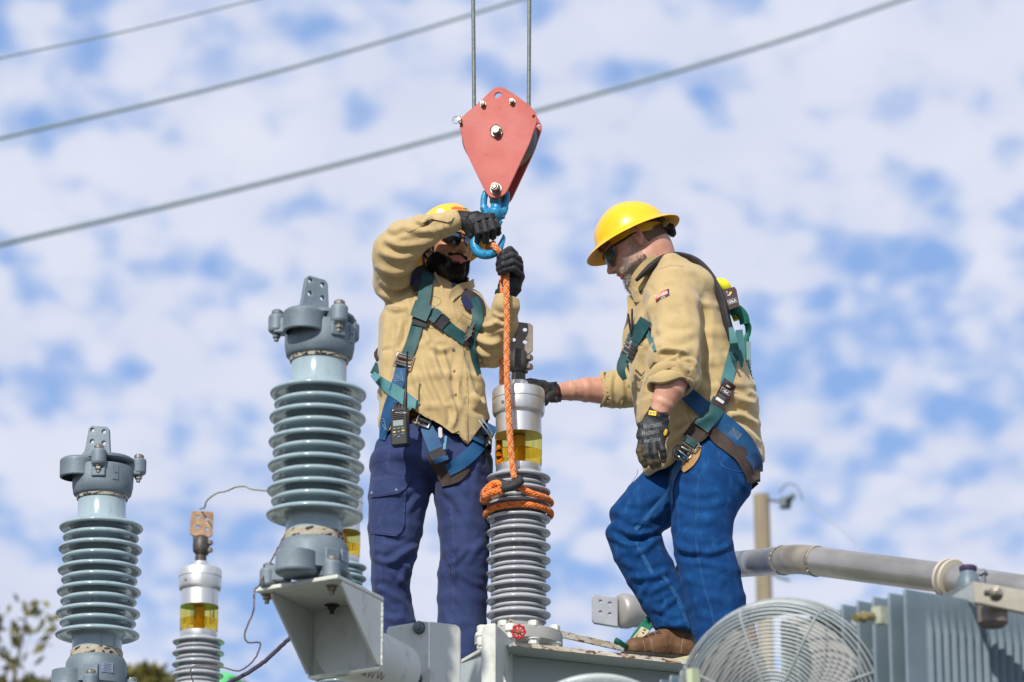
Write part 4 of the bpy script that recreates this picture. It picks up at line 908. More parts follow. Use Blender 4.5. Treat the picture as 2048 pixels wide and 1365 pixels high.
def gridmesh(T, B):
    """T, B: (n, m, 3) top and bottom point grids -> closed sheet"""
    n, m = T.shape[:2]; V = np.vstack([T.reshape(-1, 3), B.reshape(-1, 3)]); F = []; o = n * m
    for i in range(n - 1):
        for j in range(m - 1): a = i * m + j; F.append((a, a + m, a + m + 1, a + 1)); F.append((o + a, o + a + 1, o + a + m + 1, o + a + m))
    for i in range(n - 1):
        a = i * m; F.append((a, o + a, o + a + m, a + m)); a += m - 1; F.append((a, a + m, o + a + m, o + a))
    for j in range(m - 1):
        F.append((j, j + 1, o + j + 1, o + j)); a = (n - 1) * m + j; F.append((a, o + a, o + a + 1, a + 1))
    return V, F
def strap(name, pts, wd, bvh, mt, parent, off=.004, th=.003, yfix=None, nc=7, step=5.0, sm=5, tag_=None, ends=0, wob=0.0):
    """webbing lying on the clothes: pts (px, py[, Y override]), wd half width px (number or list)"""
    P = spline([p[:2] for p in pts], 10); d = np.r_[0, np.cumsum(np.linalg.norm(np.diff(P, axis=0), axis=1))]; n = max(3, int(d[-1] / step)); s = np.linspace(0, d[-1], n)
    C = np.stack([np.interp(s, d, P[:, i]) for i in range(2)], 1); T = np.gradient(C, axis=0); T /= np.linalg.norm(T, axis=1, keepdims=True); Nn = np.stack([-T[:, 1], T[:, 0]], 1)
    wv = np.interp(s / d[-1], np.linspace(0, 1, len(wd)), wd) if isinstance(wd, (list, tuple)) else np.full(n, wd)
    G = C[:, None] + Nn[:, None] * np.linspace(-1, 1, nc)[None, :, None] * wv[:, None, None]
    Yv = np.full((n, nc), np.nan)
    if bvh is not None:
        for i in range(n):
            for j in range(nc):
                y = cast(bvh, *G[i, j]);
                if y is not None: Yv[i, j] = y
    if any(len(p) > 2 and p[2] is not None for p in pts):
        key = [(i, p[2]) for i, p in enumerate(pts) if len(p) > 2 and p[2] is not None]; dd = [d[min(i * 10, len(d) - 1)] for i, _ in key]
        yy = np.interp(s, dd, [k[1] for k in key]); lim = (s >= dd[0] - 1) & (s <= dd[-1] + 1)
        for i in range(n):
            if lim[i]: Yv[i] = yy[i]
    med = np.nanmedian(Yv) if np.isfinite(Yv).any() else YP
    for i in range(n):
        r = Yv[i]; g = np.isfinite(r)
        if g.any(): Yv[i] = np.interp(np.arange(nc), np.nonzero(g)[0], r[g])
    g = np.isfinite(Yv[:, 0])
    for j in range(nc): Yv[:, j] = np.interp(np.arange(n), np.nonzero(g)[0], Yv[g, j]) if g.any() else med
    Z = Yv.copy()
    for _ in range(sm):
        Z[1:-1] = (Z[:-2] + 2 * Z[1:-1] + Z[2:]) / 4; Z[:, 1:-1] = (Z[:, :-2] + 2 * Z[:, 1:-1] + Z[:, 2:]) / 4
        Z = np.minimum(Z, Yv + .004)
    if wob: Z += wob * np.sin(s / 7.0)[:, None]
    Tt = np.array([[W(G[i, j, 0], G[i, j, 1], Z[i, j] - off - th) for j in range(nc)] for i in range(n)]); Bb = np.array([[W(G[i, j, 0], G[i, j, 1], Z[i, j] - off) for j in range(nc)] for i in range(n)])
    V, F = gridmesh(Tt, Bb); m = MB(); m.add(V, F); o = obj(name, m, mt, parent, smooth=True, ang=50)
    return o
def patch(name, poly, bvh, mt, parent, off=.002, th=.003, grid=7.0, yfix=None):
    poly = [tuple(p) for p in poly]; P = []
    for i in range(len(poly)):
        a, b = np.array(poly[i]), np.array(poly[(i + 1) % len(poly)]); k = max(1, int(np.linalg.norm(b - a) / grid)); P += [tuple(a + (b - a) * t / k) for t in range(k)]
    nb = len(P); x0, y0 = np.min(P, 0); x1, y1 = np.max(P, 0); pts = list(P)
    for x in np.arange(x0 + grid / 2, x1, grid):
        for y in np.arange(y0 + grid / 2, y1, grid):
            if inpoly((x, y), P) and min((x - p[0]) ** 2 + (y - p[1]) ** 2 for p in P) > (grid * .45) ** 2: pts.append((x, y))
    V, E, Fc, *_ = delaunay_2d_cdt([Vector(p) for p in pts], [(i, (i + 1) % nb) for i in range(nb)], [], 1, 1e-6)
    Ys = [cast(bvh, p.x, p.y) if yfix is None else yfix for p in V]; ok = [y for y in Ys if y is not None]; md = float(np.median(ok)) if ok else YP
    Ys = [md if y is None else y for y in Ys]
    T = [W(p.x, p.y, y - off - th) for p, y in zip(V, Ys)]; B = [W(p.x, p.y, y - off + .002) for p, y in zip(V, Ys)]; n = len(V)
    good = [t for t in Fc if inpoly(sum((V[i] for i in t), Vector((0, 0))) / 3, P)]
    f = []; ed = {}
    for t in good:
        a, b, c = V[t[0]], V[t[1]], V[t[2]]; ar = (b - a).cross(c - a) if hasattr(b - a, 'cross') else 0
        t = tuple(t) if ar > 0 else tuple(reversed(t)); f.append(t[::-1]); 
        for x, y in zip(t[::-1], t[::-1][1:] + t[::-1][:1]): ed[(x, y)] = 1
    f2 = [tuple(i + n for i in reversed(t)) for t in f]; rim = [(b, a, a + n, b + n) for (a, b) in ed if (b, a) not in ed]
    m = MB(); m.add(T + B, f + f2 + rim); return obj(name, m, mt, parent, smooth=True, ang=50)
def seamline(name, pts, bvh, mt, parent, r=.0012, off=.0006, dash=0, closed=False):
    P = spline(pts, 8, closed); d = np.r_[0, np.cumsum(np.linalg.norm(np.diff(P, axis=0), axis=1))]; n = max(3, int(d[-1] / 3.0)); s = np.linspace(0, d[-1], n); C = np.stack([np.interp(s, d, P[:, i]) for i in range(2)], 1)
    Q = []
    for p in C:
        y = cast(bvh, *p); Q.append(None if y is None else W(p[0], p[1], y - off))
    m = MB(); run = []
    for i, q in enumerate(Q + [None]):
        brk = q is None or (run and abs(q[1] - run[-1][1]) > .03) or (dash and (i // 2) % 2 and len(run) >= 2)
        if brk:
            if len(run) >= 2: m.tube(run, r, 5)
            run = [] if q is None or dash else [q]
        else: run.append(q)
    return obj(name, m, mt, parent, smooth=True) if m.n else None
def text_mesh(s, bold=False):
    cu = bpy.data.curves.new('text', 'FONT'); cu.body = s; cu.align_x = 'CENTER'; cu.align_y = 'CENTER'; cu.resolution_u = 2; cu.offset = .02 if bold else .0
    o = bpy.data.objects.new('text', cu); SC.collection.objects.link(o); dg = bpy.context.evaluated_depsgraph_get(); me = bpy.data.meshes.new_from_object(o.evaluated_get(dg))
    V = [tuple(v.co) for v in me.vertices]; F = [tuple(p.vertices) for p in me.polygons]; bpy.data.objects.remove(o); bpy.data.curves.remove(cu); bpy.data.meshes.remove(me); return V, F
def decal(name, s, c, size, ang, bvh, mt, parent, off=.0012, sx=1.0, bold=False, yfix=None, sy=1.0):
    """lettering laid on a surface: c centre px, size letter height px, ang degrees (anticlockwise in the photo)"""
    V, F = text_mesh(s, bold); a = radians(ang); P = []
    for (x, y, z) in V:
        x *= size * 1.35 * sx; y *= size * 1.35 * sy; px = c[0] + x * cos(a) - y * sin(a) * 1; py = c[1] - (x * sin(a) + y * cos(a)); P.append((px, py))
    Ys = [cast(bvh, *p) if yfix is None else yfix for p in P]; ok = [y for y in Ys if y is not None]
    if not ok: return None
    md = float(np.median(ok)); m = MB(); m.add([W(p[0], p[1], (md if y is None or abs(y - md) > .05 else y) - off) for p, y in zip(P, Ys)], F); return obj(name, m, mt, parent)
def sheet_bvh(o):
    me = o.data; return BVHTree.FromPolygons([tuple(v.co) for v in me.vertices], [tuple(p.vertices) for p in me.polygons])

# ------------------------------------------------------------------ head in its own frame: face -Y, up +Z, metres
def frame(f, up):
    y = -nrm(f); up = np.asarray(up, float); z = nrm(up - y * (up @ y)); x = np.cross(y, z); return np.stack([x, y, z], 1)
def head_field(h=.003, ear=True, jaw=1.0, nose=1.0):
    F = Field(h); e = F.ell; s = F.seg
    e((0, .018, .035), (.077, .098, .085), k=.0); e((0, -.035, -.02), (.063, .062, .085), k=.02)
    e((0, -.020, .045), (.068, .075, .06), k=.02)
    e((0, -.058, -.092), (.030 * jaw, .030, .024), k=.022)
    for x in (-1, 1):
        e((x * .045, -.012, -.065), (.020 * jaw, .042, .032), k=.02); e((x * .042, -.060, -.018), (.020, .018, .016), k=.018)
        s((x * .010, -.091, .030), (x * .046, -.078, .031), .010, .008, .008, .007, k=.010)
        F.add(P_ell((x * .032, -.098, .006), (.017, .014, .011)), .010, 'sub')
        e((x * .032, -.078, .006), (.0125, .0125, .0125), k=.002)
        s((x * .020, -.0905, .015), (x * .046, -.082, .010), .006, .004, .005, .004, k=.003)
        s((x * .022, -.088, -.003), (x * .043, -.082, .000), .005, .004, .004, .003, k=.004)
        if ear:
            cx = x * .080; R = Rz(x * radians(-22)) @ Rx(radians(-8))
            e((cx, .012, .004), (.008, .019, .031), R, k=.006); F.add(P_ell((cx + x * .007, .008, .006), (.006, .010, .018), R), .004, 'sub')
            e((cx + x * .003, .004, -.003), (.004, .004, .007), R, k=.003); e((cx - x * .001, .004, -.024), (.006, .009, .010), R, k=.006)
            s((cx + x * .004, .020, -.012), (cx + x * .005, .024, .014), .0035, .0035, k=.003); s((cx + x * .005, .024, .014), (cx + x * .004, .010, .032), .0035, .0035, k=.003); s((cx + x * .004, .010, .032), (cx + x * .001, -.003, .020), .0032, .0032, k=.003)
    s((0, -.088, .020), (0, -.112 * nose, -.020), .0085, .009, .010, .010, k=.010); e((0, -.117 * nose, -.026), (.0125, .0115, .0105), k=.008)
    for x in (-1, 1):
        e((x * .0135, -.104, -.031), (.009, .011, .008), k=.006); F.add(P_ell((x * .0075, -.110, -.038), (.0042, .006, .004)), .003, 'sub')
    e((0, -.084, -.052), (.028, .016, .020), k=.014)
    s((-.022, -.090, -.058), (-.005, -.100, -.0525), .004, .004, .0055, .0055, k=.004); s((-.005, -.100, -.0525), (.005, -.100, -.0525), .0055, .0055, k=.004); s((.005, -.100, -.0525), (.022, -.090, -.058), .0055, .0055, .004, .004, k=.004)
    s((-.019, -.090, -.0615), (0, -.0975, -.0665), .005, .005, .0065, .0065, k=.004); s((0, -.0975, -.0665), (.019, -.090, -.0615), .0065, .0065, .005, .005, k=.004)
    F.add(P_seg((-.020, -.099, -.0595), (0, -.108, -.0590), .0022, .0050, .0022, .0050, (0, 0, 1)), .0015, 'sub'); F.add(P_seg((0, -.108, -.0590), (.020, -.099, -.0595), .0022, .0050, .0022, .0050, (0, 0, 1)), .0015, 'sub')
    return F
def to_world(V, R, c, s=1.0): return np.asarray(V) * s @ R.T + np.asarray(c)

def hair_strands(name, roots, dirs, lg, r, mt, parent, seed=0, curl=.35, down=(0, 0, -1)):
    rg = np.random.RandomState(seed); n = len(roots); V = []; F = []
    d = dirs + rg.randn(n, 3) * curl; d /= np.linalg.norm(d, axis=1, keepdims=True); L1 = (lg * (.6 + .8 * rg.rand(n)))[:, None]
    p1 = roots + d * L1 * .5; p2 = roots + d * L1 * .85 + np.asarray(down) * L1 * .3 + rg.randn(n, 3) * L1 * .12
    a = np.cross(d, rg.randn(n, 3)); a /= np.linalg.norm(a, axis=1, keepdims=True); b = np.cross(d, a)
    ring0 = [roots + a * r, roots - a * r * .5 + b * r * .87, roots - a * r * .5 - b * r * .87]; ring1 = [p1 + (q - roots) * .8 for q in ring0]
    V = np.stack(ring0 + ring1 + [p2], 1).reshape(-1, 3); o = np.arange(n)[:, None] * 7
    Q = np.concatenate([o + np.array([[i, (i + 1) % 3, 3 + (i + 1) % 3, 3 + i]]) for i in range(3)], 0)
    T = np.concatenate([o + np.array([[3 + i, 3 + (i + 1) % 3, 6, 6]]) for i in range(3)], 0)
    me = bpy.data.meshes.new(name); T3 = T[:, :3]
    me.vertices.add(len(V)); me.vertices.foreach_set('co', V.astype(np.float32).ravel())
    me.loops.add(Q.size + T3.size); me.loops.foreach_set('vertex_index', np.r_[Q.ravel(), T3.ravel()].astype(np.int32))
    st = np.r_[np.arange(0, Q.size, 4), Q.size + np.arange(0, T3.size, 3)].astype(np.int32); me.polygons.add(len(st)); me.polygons.foreach_set('loop_start', st); me.polygons.foreach_set('loop_total', np.r_[np.full(len(Q), 4), np.full(len(T3), 3)].astype(np.int32)); me.update(calc_edges=True)
    o = link(name, me, mt, parent, smooth=True); o['kind'] = 'stuff'; return o

def hardhat(Rh, c, s, tilt, mt, parent, roll=0, zoff=.045, yoff=.010):
    """full brim hard hat in the head frame; tilt degrees (positive: front up)"""
    Rt = Rx(radians(-tilt)) @ Ry(radians(roll)); h = thing('hard_hat', c, None, None); h.parent = parent; h.matrix_parent_inverse = pinv(parent); h.location = tuple(c)
    def X(V): return to_world((np.asarray(V) @ Rt.T) + np.array([0, yoff, zoff]), Rh, c, s)
    rx, ry, rz = .102, .122, .108; m = MB(); n = 72; prof = []
    V = []; 
    prf = [(0, 1.0), (.12, .995), (.25, .965), (.4, .90), (.55, .81), (.7, .68), (.82, .54), (.92, .36), (.98, .18), (1.0, .04), (1.01, .0)]
    brim = [(1.06, -.02, .0), (1.14, -.06, .0), (1.26, -.13, .0), (1.34, -.185, .0), (1.355, -.205, 0)]
    inner = [(1.35, -.225), (1.25, -.165), (1.12, -.10), (1.0, -.045), (.965, .0), (.94, .18), (.88, .36), (.78, .54), (.62, .70), (.4, .85), (.2, .93), (0, .95)]
    allp = [(a, b) for a, b in prf] + [(a, b) for a, b, _ in brim] + inner
    for (fr, fz) in allp:
        for i in range(n):
            t = 2 * pi * i / n; k = fr; ridge = 0
            if fz > .3: ridge = .0035 * math.exp(-(((cos(t)) * rx * fr) / .012) ** 2)
            ext = max(0, fr - 1.0); bz = fz * rz + ridge * (1 if fz > .3 else 0)
            bx = rx * min(fr, 1.02) + ext * .10; by = ry * min(fr, 1.02) + ext * (.11 if sin(t) > 0 else .125)
            V.append((bx * cos(t), by * sin(t), bz))
    F = []
    for k in range(len(allp) - 1):
        for i in range(n):
            j = (i + 1) % n; F.append((k * n + i, (k + 1) * n + i, (k + 1) * n + j, k * n + j))
    me = bpy.data.meshes.new('shell'); me.from_pydata([tuple(p) for p in X(V)], [], F); bm = bmesh.new(); bm.from_mesh(me); bmesh.ops.remove_doubles(bm, verts=bm.verts, dist=1e-5); bmesh.ops.recalc_face_normals(bm, faces=bm.faces); bm.to_mesh(me); bm.free()
    sh = link('shell', me, [mt, MT['helmet_painted_glow']], h, smooth=True)
    me.polygons.foreach_set('material_index', [1 if p.vertices[0] >= 15 * n - n + 1 and sum(v >= 15 * n - n + 1 for v in p.vertices) == len(p.vertices) else 0 for p in me.polygons])
    # suspension band
    m = MB(); P = []; V = []
    for lvl, (z, off) in enumerate(((-.002, .0), (-.030, -.002))):
        for i in range(48):
            t = 2 * pi * i / 48; V.append(((.083 + off) * cos(t), (.104 + off) * sin(t), z - .012 * max(0, sin(t))))
    for lvl, (z, off) in enumerate(((-.030, -.005), (-.002, -.003))):
        for i in range(48):
            t = 2 * pi * i / 48; V.append(((.083 + off) * cos(t), (.104 + off) * sin(t), z - .012 * max(0, sin(t))))
    F = []
    for k in range(4):
        for i in range(48): j = (i + 1) % 48; F.append((k * 48 + i, k * 48 + j, ((k + 1) % 4) * 48 + j, ((k + 1) % 4) * 48 + i))
    m.add(X(V), F)
    return h, X, m, sh
def glasses(Rh, c, s, parent, frame_m, lens_m):
    g = thing('sunglasses', c, None, None); g.parent = parent; g.matrix_parent_inverse = pinv(parent)
    X = lambda V: to_world(V, Rh, c, s)
    for x in (-1, 1):
        V = []; n = 9; mr = 7; T = np.zeros((n, mr, 3)); B = np.zeros((n, mr, 3))
        for i in range(n):
            a = i / (n - 1); xx = .007 + .062 * a; yy = -.1085 + .034 * a ** 2.1 ; top = .026 - .004 * a; bot = -.004 - .014 * math.sin(pi * min(1, .15 + a * .85)) ** .8 + .010 * a ** 3
            for j in range(mr):
                z = top + (bot - top) * j / (mr - 1); q = (x * xx, yy - .003 * sin(pi * j / (mr - 1)), z); T[i, j] = q; B[i, j] = (q[0], q[1] + .0022, q[2])
        V, F = gridmesh(T, B); m = MB(); m.add(X(V), F if x < 0 else [t[::-1] for t in F]); obj('lens', m, lens_m, g, smooth=True, ang=60)
        m = MB(); m.tube(X([T[i, 0] + (0, -.001, .0015) for i in range(n)]), .0026 * s, 8); m.tube(X(spline([T[n - 1, 0], (x * .074, -.068, .020), (x * .079, -.03, .016), (x * .081, .004, .016), (x * .080, .020, .008), (x * .080, .030, -.004)], 5)), .0026 * s, 8, flat=1.6)
        obj('temple_arm', m, frame_m, g, smooth=True)
    m = MB(); m.tube(X([(-.009, -.1085, .022), (0, -.111, .024), (.009, -.1085, .022)]), .003 * s, 8); obj('bridge', m, frame_m, g, smooth=True)
    return g
def glove_mesh(palm, fingers, h=.0026, u=(0, 1, 0), seams=True):
    """palm: chain (px,py,d,hw px,depth m); fingers: list of [(px,py,d,r m)...]"""
    F = Field(h)
    F.chain(palm, u=(0, 0, 1) if abs(palm[0][0] - palm[-1][0]) > abs(palm[0][1] - palm[-1][1]) else (1, 0, 0), k=.010, kk=.01, capf=.8)
    for f in fingers:
        P = [J(*p[:3]) for p in f]
        for i in range(len(P) - 1): F.seg(P[i], P[i + 1], f[i][3], f[i][3], f[i + 1][3], f[i + 1][3], k=.0035 if i else .006)
    return F
def hand_core(Fb, palm, fingers, sh=.72):
    """the hand inside the glove, part of the continuous body"""
    for i in range(len(palm) - 1):
        a, b = palm[i], palm[i + 1]; hor = abs(palm[0][0] - palm[-1][0]) > abs(palm[0][1] - palm[-1][1])
        Fb.seg(J(*a[:3]), J(*b[:3]), a[3] * U * sh, a[4] * sh, b[3] * U * sh, b[4] * sh, (0, 0, 1) if hor else (1, 0, 0), .008)
    for f in fingers:
        P = [J(*p[:3]) for p in f]
        for i in range(len(P) - 1): Fb.seg(P[i], P[i + 1], f[i][3] * sh, f[i][3] * sh, f[i + 1][3] * sh, f[i + 1][3] * sh, k=.004)

MT['khaki'] = mat('khaki_work_cloth', (.43, .315, .142), (.49, .365, .172), sc=6, lo=.3, hi=.7, rough=.85, sheen=.25, bump=.5, bsc=420, bdist=.0015, col3=(.34, .25, .11), sc3=16, lo3=.55, hi3=.85, wrk=(10, .006, .22))
MT['khaki_stitch'] = mat('khaki_stitching', (.30, .21, .10), rough=.9)
MT['navy'] = mat('navy_work_cloth', (.019, .030, .094), (.029, .045, .125), sc=7, rough=.85, spec=.25, sheen=.08, bump=.5, bsc=420, bdist=.0015, col3=(.04, .06, .15), sc3=12, lo3=.55, hi3=.9, wrk=(10, .006, .28))
MT['navy_stitch'] = mat('navy_stitching', (.07, .09, .20), rough=.9)
MT['denim'] = mat('blue_denim', (.002, .032, .125), (.004, .055, .19), sc=11, lo=.3, hi=.7, rough=.85, spec=.2, sheen=.02, bump=.6, bsc=380, bdist=.0015, col3=(.015, .10, .27), sc3=22, lo3=.52, hi3=.85, stretch=(1.3, 1.3, .8), wrk=(12, .006, .14))
MT['denim_fade'] = mat('faded_denim_seam', (.02, .11, .27), (.006, .05, .17), sc=130, rough=.9)
MT['teal_web'] = mat('teal_webbing', (.008, .055, .060), (.014, .080, .084), sc=22, rough=.6, bump=.5, bsc=600, bdist=.001)
MT['teal_light'] = mat('light_teal_webbing', (.055, .185, .20), (.075, .22, .23), sc=22, rough=.6, bump=.5, bsc=600, bdist=.001)
MT['blue_web'] = mat('blue_webbing', (.004, .060, .165), (.007, .08, .20), sc=22, rough=.6, bump=.5, bsc=600, bdist=.001)
MT['stitch_pale'] = mat('pale_stitching', (.35, .42, .42), rough=.9)
MT['pad_black'] = mat('black_padding', (.02, .02, .025), (.035, .032, .034), sc=40, rough=.8, bump=.5, bsc=200)
MT['pad_brown'] = mat('brown_padding', (.038, .024, .019), (.058, .037, .03), sc=30, rough=.85, bump=.5, bsc=200)
MT['leather_tan'] = mat('tan_leather', (.36, .20, .06), (.28, .15, .05), sc=40, rough=.6)
MT['glove'] = mat('black_glove', (.014, .015, .017), (.026, .027, .03), sc=60, rough=.6, bump=.6, bsc=260, bdist=.0015)
MT['glove_pad'] = mat('glove_rubber', (.012, .013, .016), rough=.7)
MT['glove_brown'] = mat('glove_brown_palm', (.060, .048, .028), (.085, .068, .04), sc=50, rough=.75, bump=.5, bsc=260)
MT['helmet'] = mat('yellow_helmet', (.87, .51, .0), (.84, .48, .005), sc=12, rough=.22, rough2=.36, coat=.3, bump=.05, bsc=40, col3=(.60, .36, .03), sc3=45, lo3=.66, hi3=.74)
MT['helmet_painted_glow'] = mat('helmet_inside_painted_glow', (.80, .36, .0), rough=.45)  # orange paints in the daylight that would come through the yellow shell
MT['hat_band'] = mat('yellow_band', (.62, .40, .02), rough=.45)
MT['skin_dark'] = mat('brown_skin', (.46, .225, .115), (.40, .185, .09), sc=40, rough=.5, sub=.12, bump=.25, bsc=500, bdist=.0006)
MT['skin_pale'] = mat('pale_reddish_skin', (.56, .30, .21), (.49, .235, .16), sc=26, rough=.5, sub=.12, bump=.4, bsc=450, bdist=.0008, col3=(.60, .32, .23), sc3=60)
MT['lip'] = mat('lips', (.44, .15, .12), rough=.42)
MT['beard_black'] = mat('black_beard', (.014, .010, .008), (.045, .03, .022), sc=140, rough=.5)
MT['stubble_dark'] = mat('dark_stubble_skin', (.09, .045, .028), (.04, .022, .015), sc=160, rough=.7)
MT['beard_grey'] = mat('grey_beard', (.62, .56, .49), (.72, .67, .60), sc=120, rough=.75)
MT['beard_brown'] = mat('brown_beard', (.20, .135, .085), (.30, .22, .15), sc=120, rough=.75)
MT['hair_short'] = mat('cropped_hair_skin', (.27, .16, .11), (.20, .12, .08), sc=200, rough=.7)
MT['lens'] = mat('dark_mirror_lens', (.10, .14, .20), (.03, .04, .06), sc=50, rough=.04, metal=.9, coat=1)
MT['plastic_black'] = mat('black_plastic', (.012, .012, .014), rough=.35, bump=.1, bsc=300)
MT['print_white'] = mat('white_print', (.70, .70, .68), rough=.7)
MT['print_grey'] = mat('grey_print', (.15, .17, .18), rough=.7)
MT['yellow_tag'] = mat('yellow_tag', (.75, .48, .02), rough=.6)
MT['label_brown'] = mat('brown_label', (.045, .018, .02), rough=.6)
MT['boot'] = mat('brown_boot_leather', (.12, .058, .026), (.17, .088, .042), sc=16, rough=.65, bump=.5, bsc=120, bdist=.002, col3=(.26, .18, .11), sc3=50, lo3=.6, hi3=.75)
MT['sole'] = mat('boot_sole', (.03, .025, .02), rough=.8)
MT['green_web'] = mat('green_webbing', (.004, .16, .095), (.006, .12, .07), sc=60, rough=.6, bump=.8, bsc=160, bdist=.003)
# ------------------------------------------------------------------ worker on the left
D1 = .08
p1 = thing('person', W(865, 1345, YP + D1), 'bearded worker in dark trousers and sunglasses, both gloved hands up at the blue crane hook', 'person', 'two workers in yellow hard hats')
def K(seq, d0=D1): return [(a, b, c + d0, *r) for a, b, c, *r in seq]
H1C = W(895, 498, YP + D1); H1R = frame((.47, -.86, -.05), (.11, 0, 1)); H1S = 1.07
# gloves first, the hand inside belongs to the body
g1_palm = [(911, 441, -.215, 17, .024), (930, 442, -.215, 18, .025), (950, 445, -.215, 22, .026), (972, 452, -.205, 25, .024)]
g1_f = [[(951, 440, -.232, .0125), (957, 466, -.243, .0120), (955, 482, -.215, .0110), (952, 480, -.185, .010)],
        [(965, 436, -.236, .0125), (972, 463, -.250, .0125), (971, 482, -.222, .0115), (969, 481, -.185, .010)],
        [(979, 434, -.232, .0125), (986, 458, -.245, .0120), (986, 474, -.218, .0110), (984, 474, -.185, .010)],
        [(990, 438, -.220, .0110), (996, 455, -.228, .0105), (997, 466, -.205, .0095), (995, 468, -.178, .009)],
        [(932, 455, -.215, .0130), (942, 471, -.205, .0125), (957, 476, -.175, .011)]]
g1_palm = [(a, b, c + .08, d, e) for a, b, c, d, e in g1_palm]; g1_f = [[(a, b, c + .08, r) for a, b, c, r in f] for f in g1_f]
g2_palm = [(1011, 590, -.075, 20, .024), (1020, 574, -.075, 22, .025), (1026, 552, -.075, 22, .026), (1028, 524, -.080, 18, .024)]
g2_f = [[(1030, 509, -.10, .0120), (1020, 500, -.150, .0125), (1007, 507, -.165, .012), (999, 515, -.145, .0105)],
        [(1037, 519, -.10, .0125), (1024, 511, -.158, .0125), (1007, 518, -.170, .0122), (998, 527, -.148, .011)],
        [(1040, 534, -.10, .0125), (1025, 524, -.158, .0125), (1007, 530, -.170, .0120), (998, 539, -.148, .011)],
        [(1040, 549, -.10, .0115), (1026, 537, -.150, .0118), (1010, 540, -.163, .0110), (1000, 546, -.145, .010)],
        [(1020, 560, -.09, .014), (1006, 545, -.10, .013), (998, 530, -.11, .0115), (1000, 512, -.115, .010)]]
# --- body: one skin surface from head to feet
Fb = Field(.0055)
Fb.seg(H1C + (0, .02, -.03), J(890, 585, D1 + .05), .058, .062, .066, .065, k=.02)
Fb.chain(K([(880, 600, .03, 60, .08), (860, 650, .03, 84, .105), (860, 740, .02, 80, .10), (864, 840, .01, 88, .11), (866, 900, .01, 92, .11)]), k=.02)
Fb.chain(K([(820, 592, .0, 30, .05), (790, 500, -.15, 30, .055), (903, 443, -.215, 13, .026), (913, 441, -.215, 13, .024)]), u=(1, 0, .2), k=.015)
Fb.chain(K([(925, 610, .0, 28, .05), (978, 705, .0, 25, .05), (1012, 600, -.155, 14, .028), (1012, 588, -.155, 14, .024)]), k=.015)
Fb.chain(K([(825, 920, 0, 48, .09), (797, 1000, 0, 42, .085), (788, 1080, -.01, 33, .06), (782, 1160, .0, 28, .055), (784, 1230, .02, 24, .05), (786, 1318, .03, 17, .04)]), k=.02)
Fb.chain(K([(905, 920, 0, 48, .09), (925, 1000, 0, 42, .085), (929, 1090, -.01, 34, .06), (926, 1160, .0, 30, .055), (926, 1230, .02, 24, .05), (930, 1318, .03, 17, .04)]), k=.02)
for fx, fy in ((783, 1335), (934, 1335)):
    Fb.seg(J(fx, fy - 12, D1 + .03), J(fx - 2, fy + 2, D1 - .14), .024, .022, .022, .016, k=.01)
hand_core(Fb, g1_palm, g1_f); hand_core(Fb, g2_palm, g2_f)
Fb.h = .0034; Fb.local(head_field(.0028), H1R, H1C, H1S)
Vb, Fq = Fb.mesh(1)
Vh = (Vb - H1C) @ H1R / H1S; Fh = Fq; cx, cy, cz_ = Vh[Fh].mean(1).T; ax_ = np.abs(cx); inh = (ax_ < .1) & (cy > -.14) & (cy < .13) & (cz_ > -.135)
beard = ((cy < .012) & (cz_ < -.038 - .026 * np.clip((.064 - ax_) / .036, 0, 1)) & (ax_ > .018) & (cz_ > -.14)) | ((cz_ < -.072) & (cy < .0)) | ((cz_ < -.044) & (cz_ > -.054) & (cy < -.085) & (ax_ < .035))
beard |= (cy < .006) & (cy > -.03) & (ax_ > .058) & (cz_ < .03)
lips = (cy < -.088) & (cz_ > -.0725) & (cz_ < -.0505) & (ax_ < .0225); beard &= ~lips; beard &= inh; lips &= inh
fm = np.where(lips, 1, np.where(beard, 2, 0))
body1 = cloth('body', Vb, Fq, None, p1, mats=[MT['skin_dark'], MT['lip'], MT['stubble_dark']], fm=fm)
# beard: thick shell of short curls
Nh = normals(Vh, Fh); rg = np.random.RandomState(4)
bf = np.nonzero(beard & ~((ax_ < .0245) & (cz_ > -.076) & (cz_ < -.050) & (cy < -.07)))[0]; fr_ = rg.choice(bf, 22000); wq = rg.dirichlet((1, 1, 1, 1), len(fr_)); rt = (Vh[Fh[fr_]] * wq[:, :, None]).sum(1); dn = Nh[Fh[fr_]].mean(1)
thick = np.clip((-.02 - rt[:, 2]) / .06, .15, 1.0); lgt = .003 + .010 * thick; dn = dn + np.array([0, -.1, -.2]); dn /= np.linalg.norm(dn, axis=1, keepdims=True)
bs = hair_strands('beard', to_world(rt, H1R, H1C, H1S), dn @ H1R.T, lgt, .0008, MT['beard_black'], p1, 5, curl=.65)
# dark volume under the curls
Fd = Field(.004); e = Fd.ell
e((0, -.055, -.099), (.033, .031, .029), k=0)
for x in (-1, 1): Fd.seg((x * .030, -.052, -.092), (x * .050, -.018, -.068), .020, .020, .015, .017, k=.02); Fd.seg((x * .050, -.018, -.068), (x * .060, -.004, -.02), .012, .015, .004, .008, k=.015)
for x in (-1, 1): Fd.seg((x * .026, -.078, -.084), (x * .031, -.080, -.062), .008, .008, .005, .006, k=.012)
Fd.seg((-.028, -.084, -.0455), (.028, -.084, -.0455), .004, .006, k=.006)
Fd.add(P_ell((0, -.108, -.062), (.026, .026, .0145)), .005, 'sub')
Vd, Fdd = Fd.mesh(1); Vd = crumple(Vd, Fdd, .0022, (60, 60, 60), 3, 1.0); cloth('beard_base', to_world(Vd, H1R, H1C, H1S), Fdd, MT['beard_black'], bs)
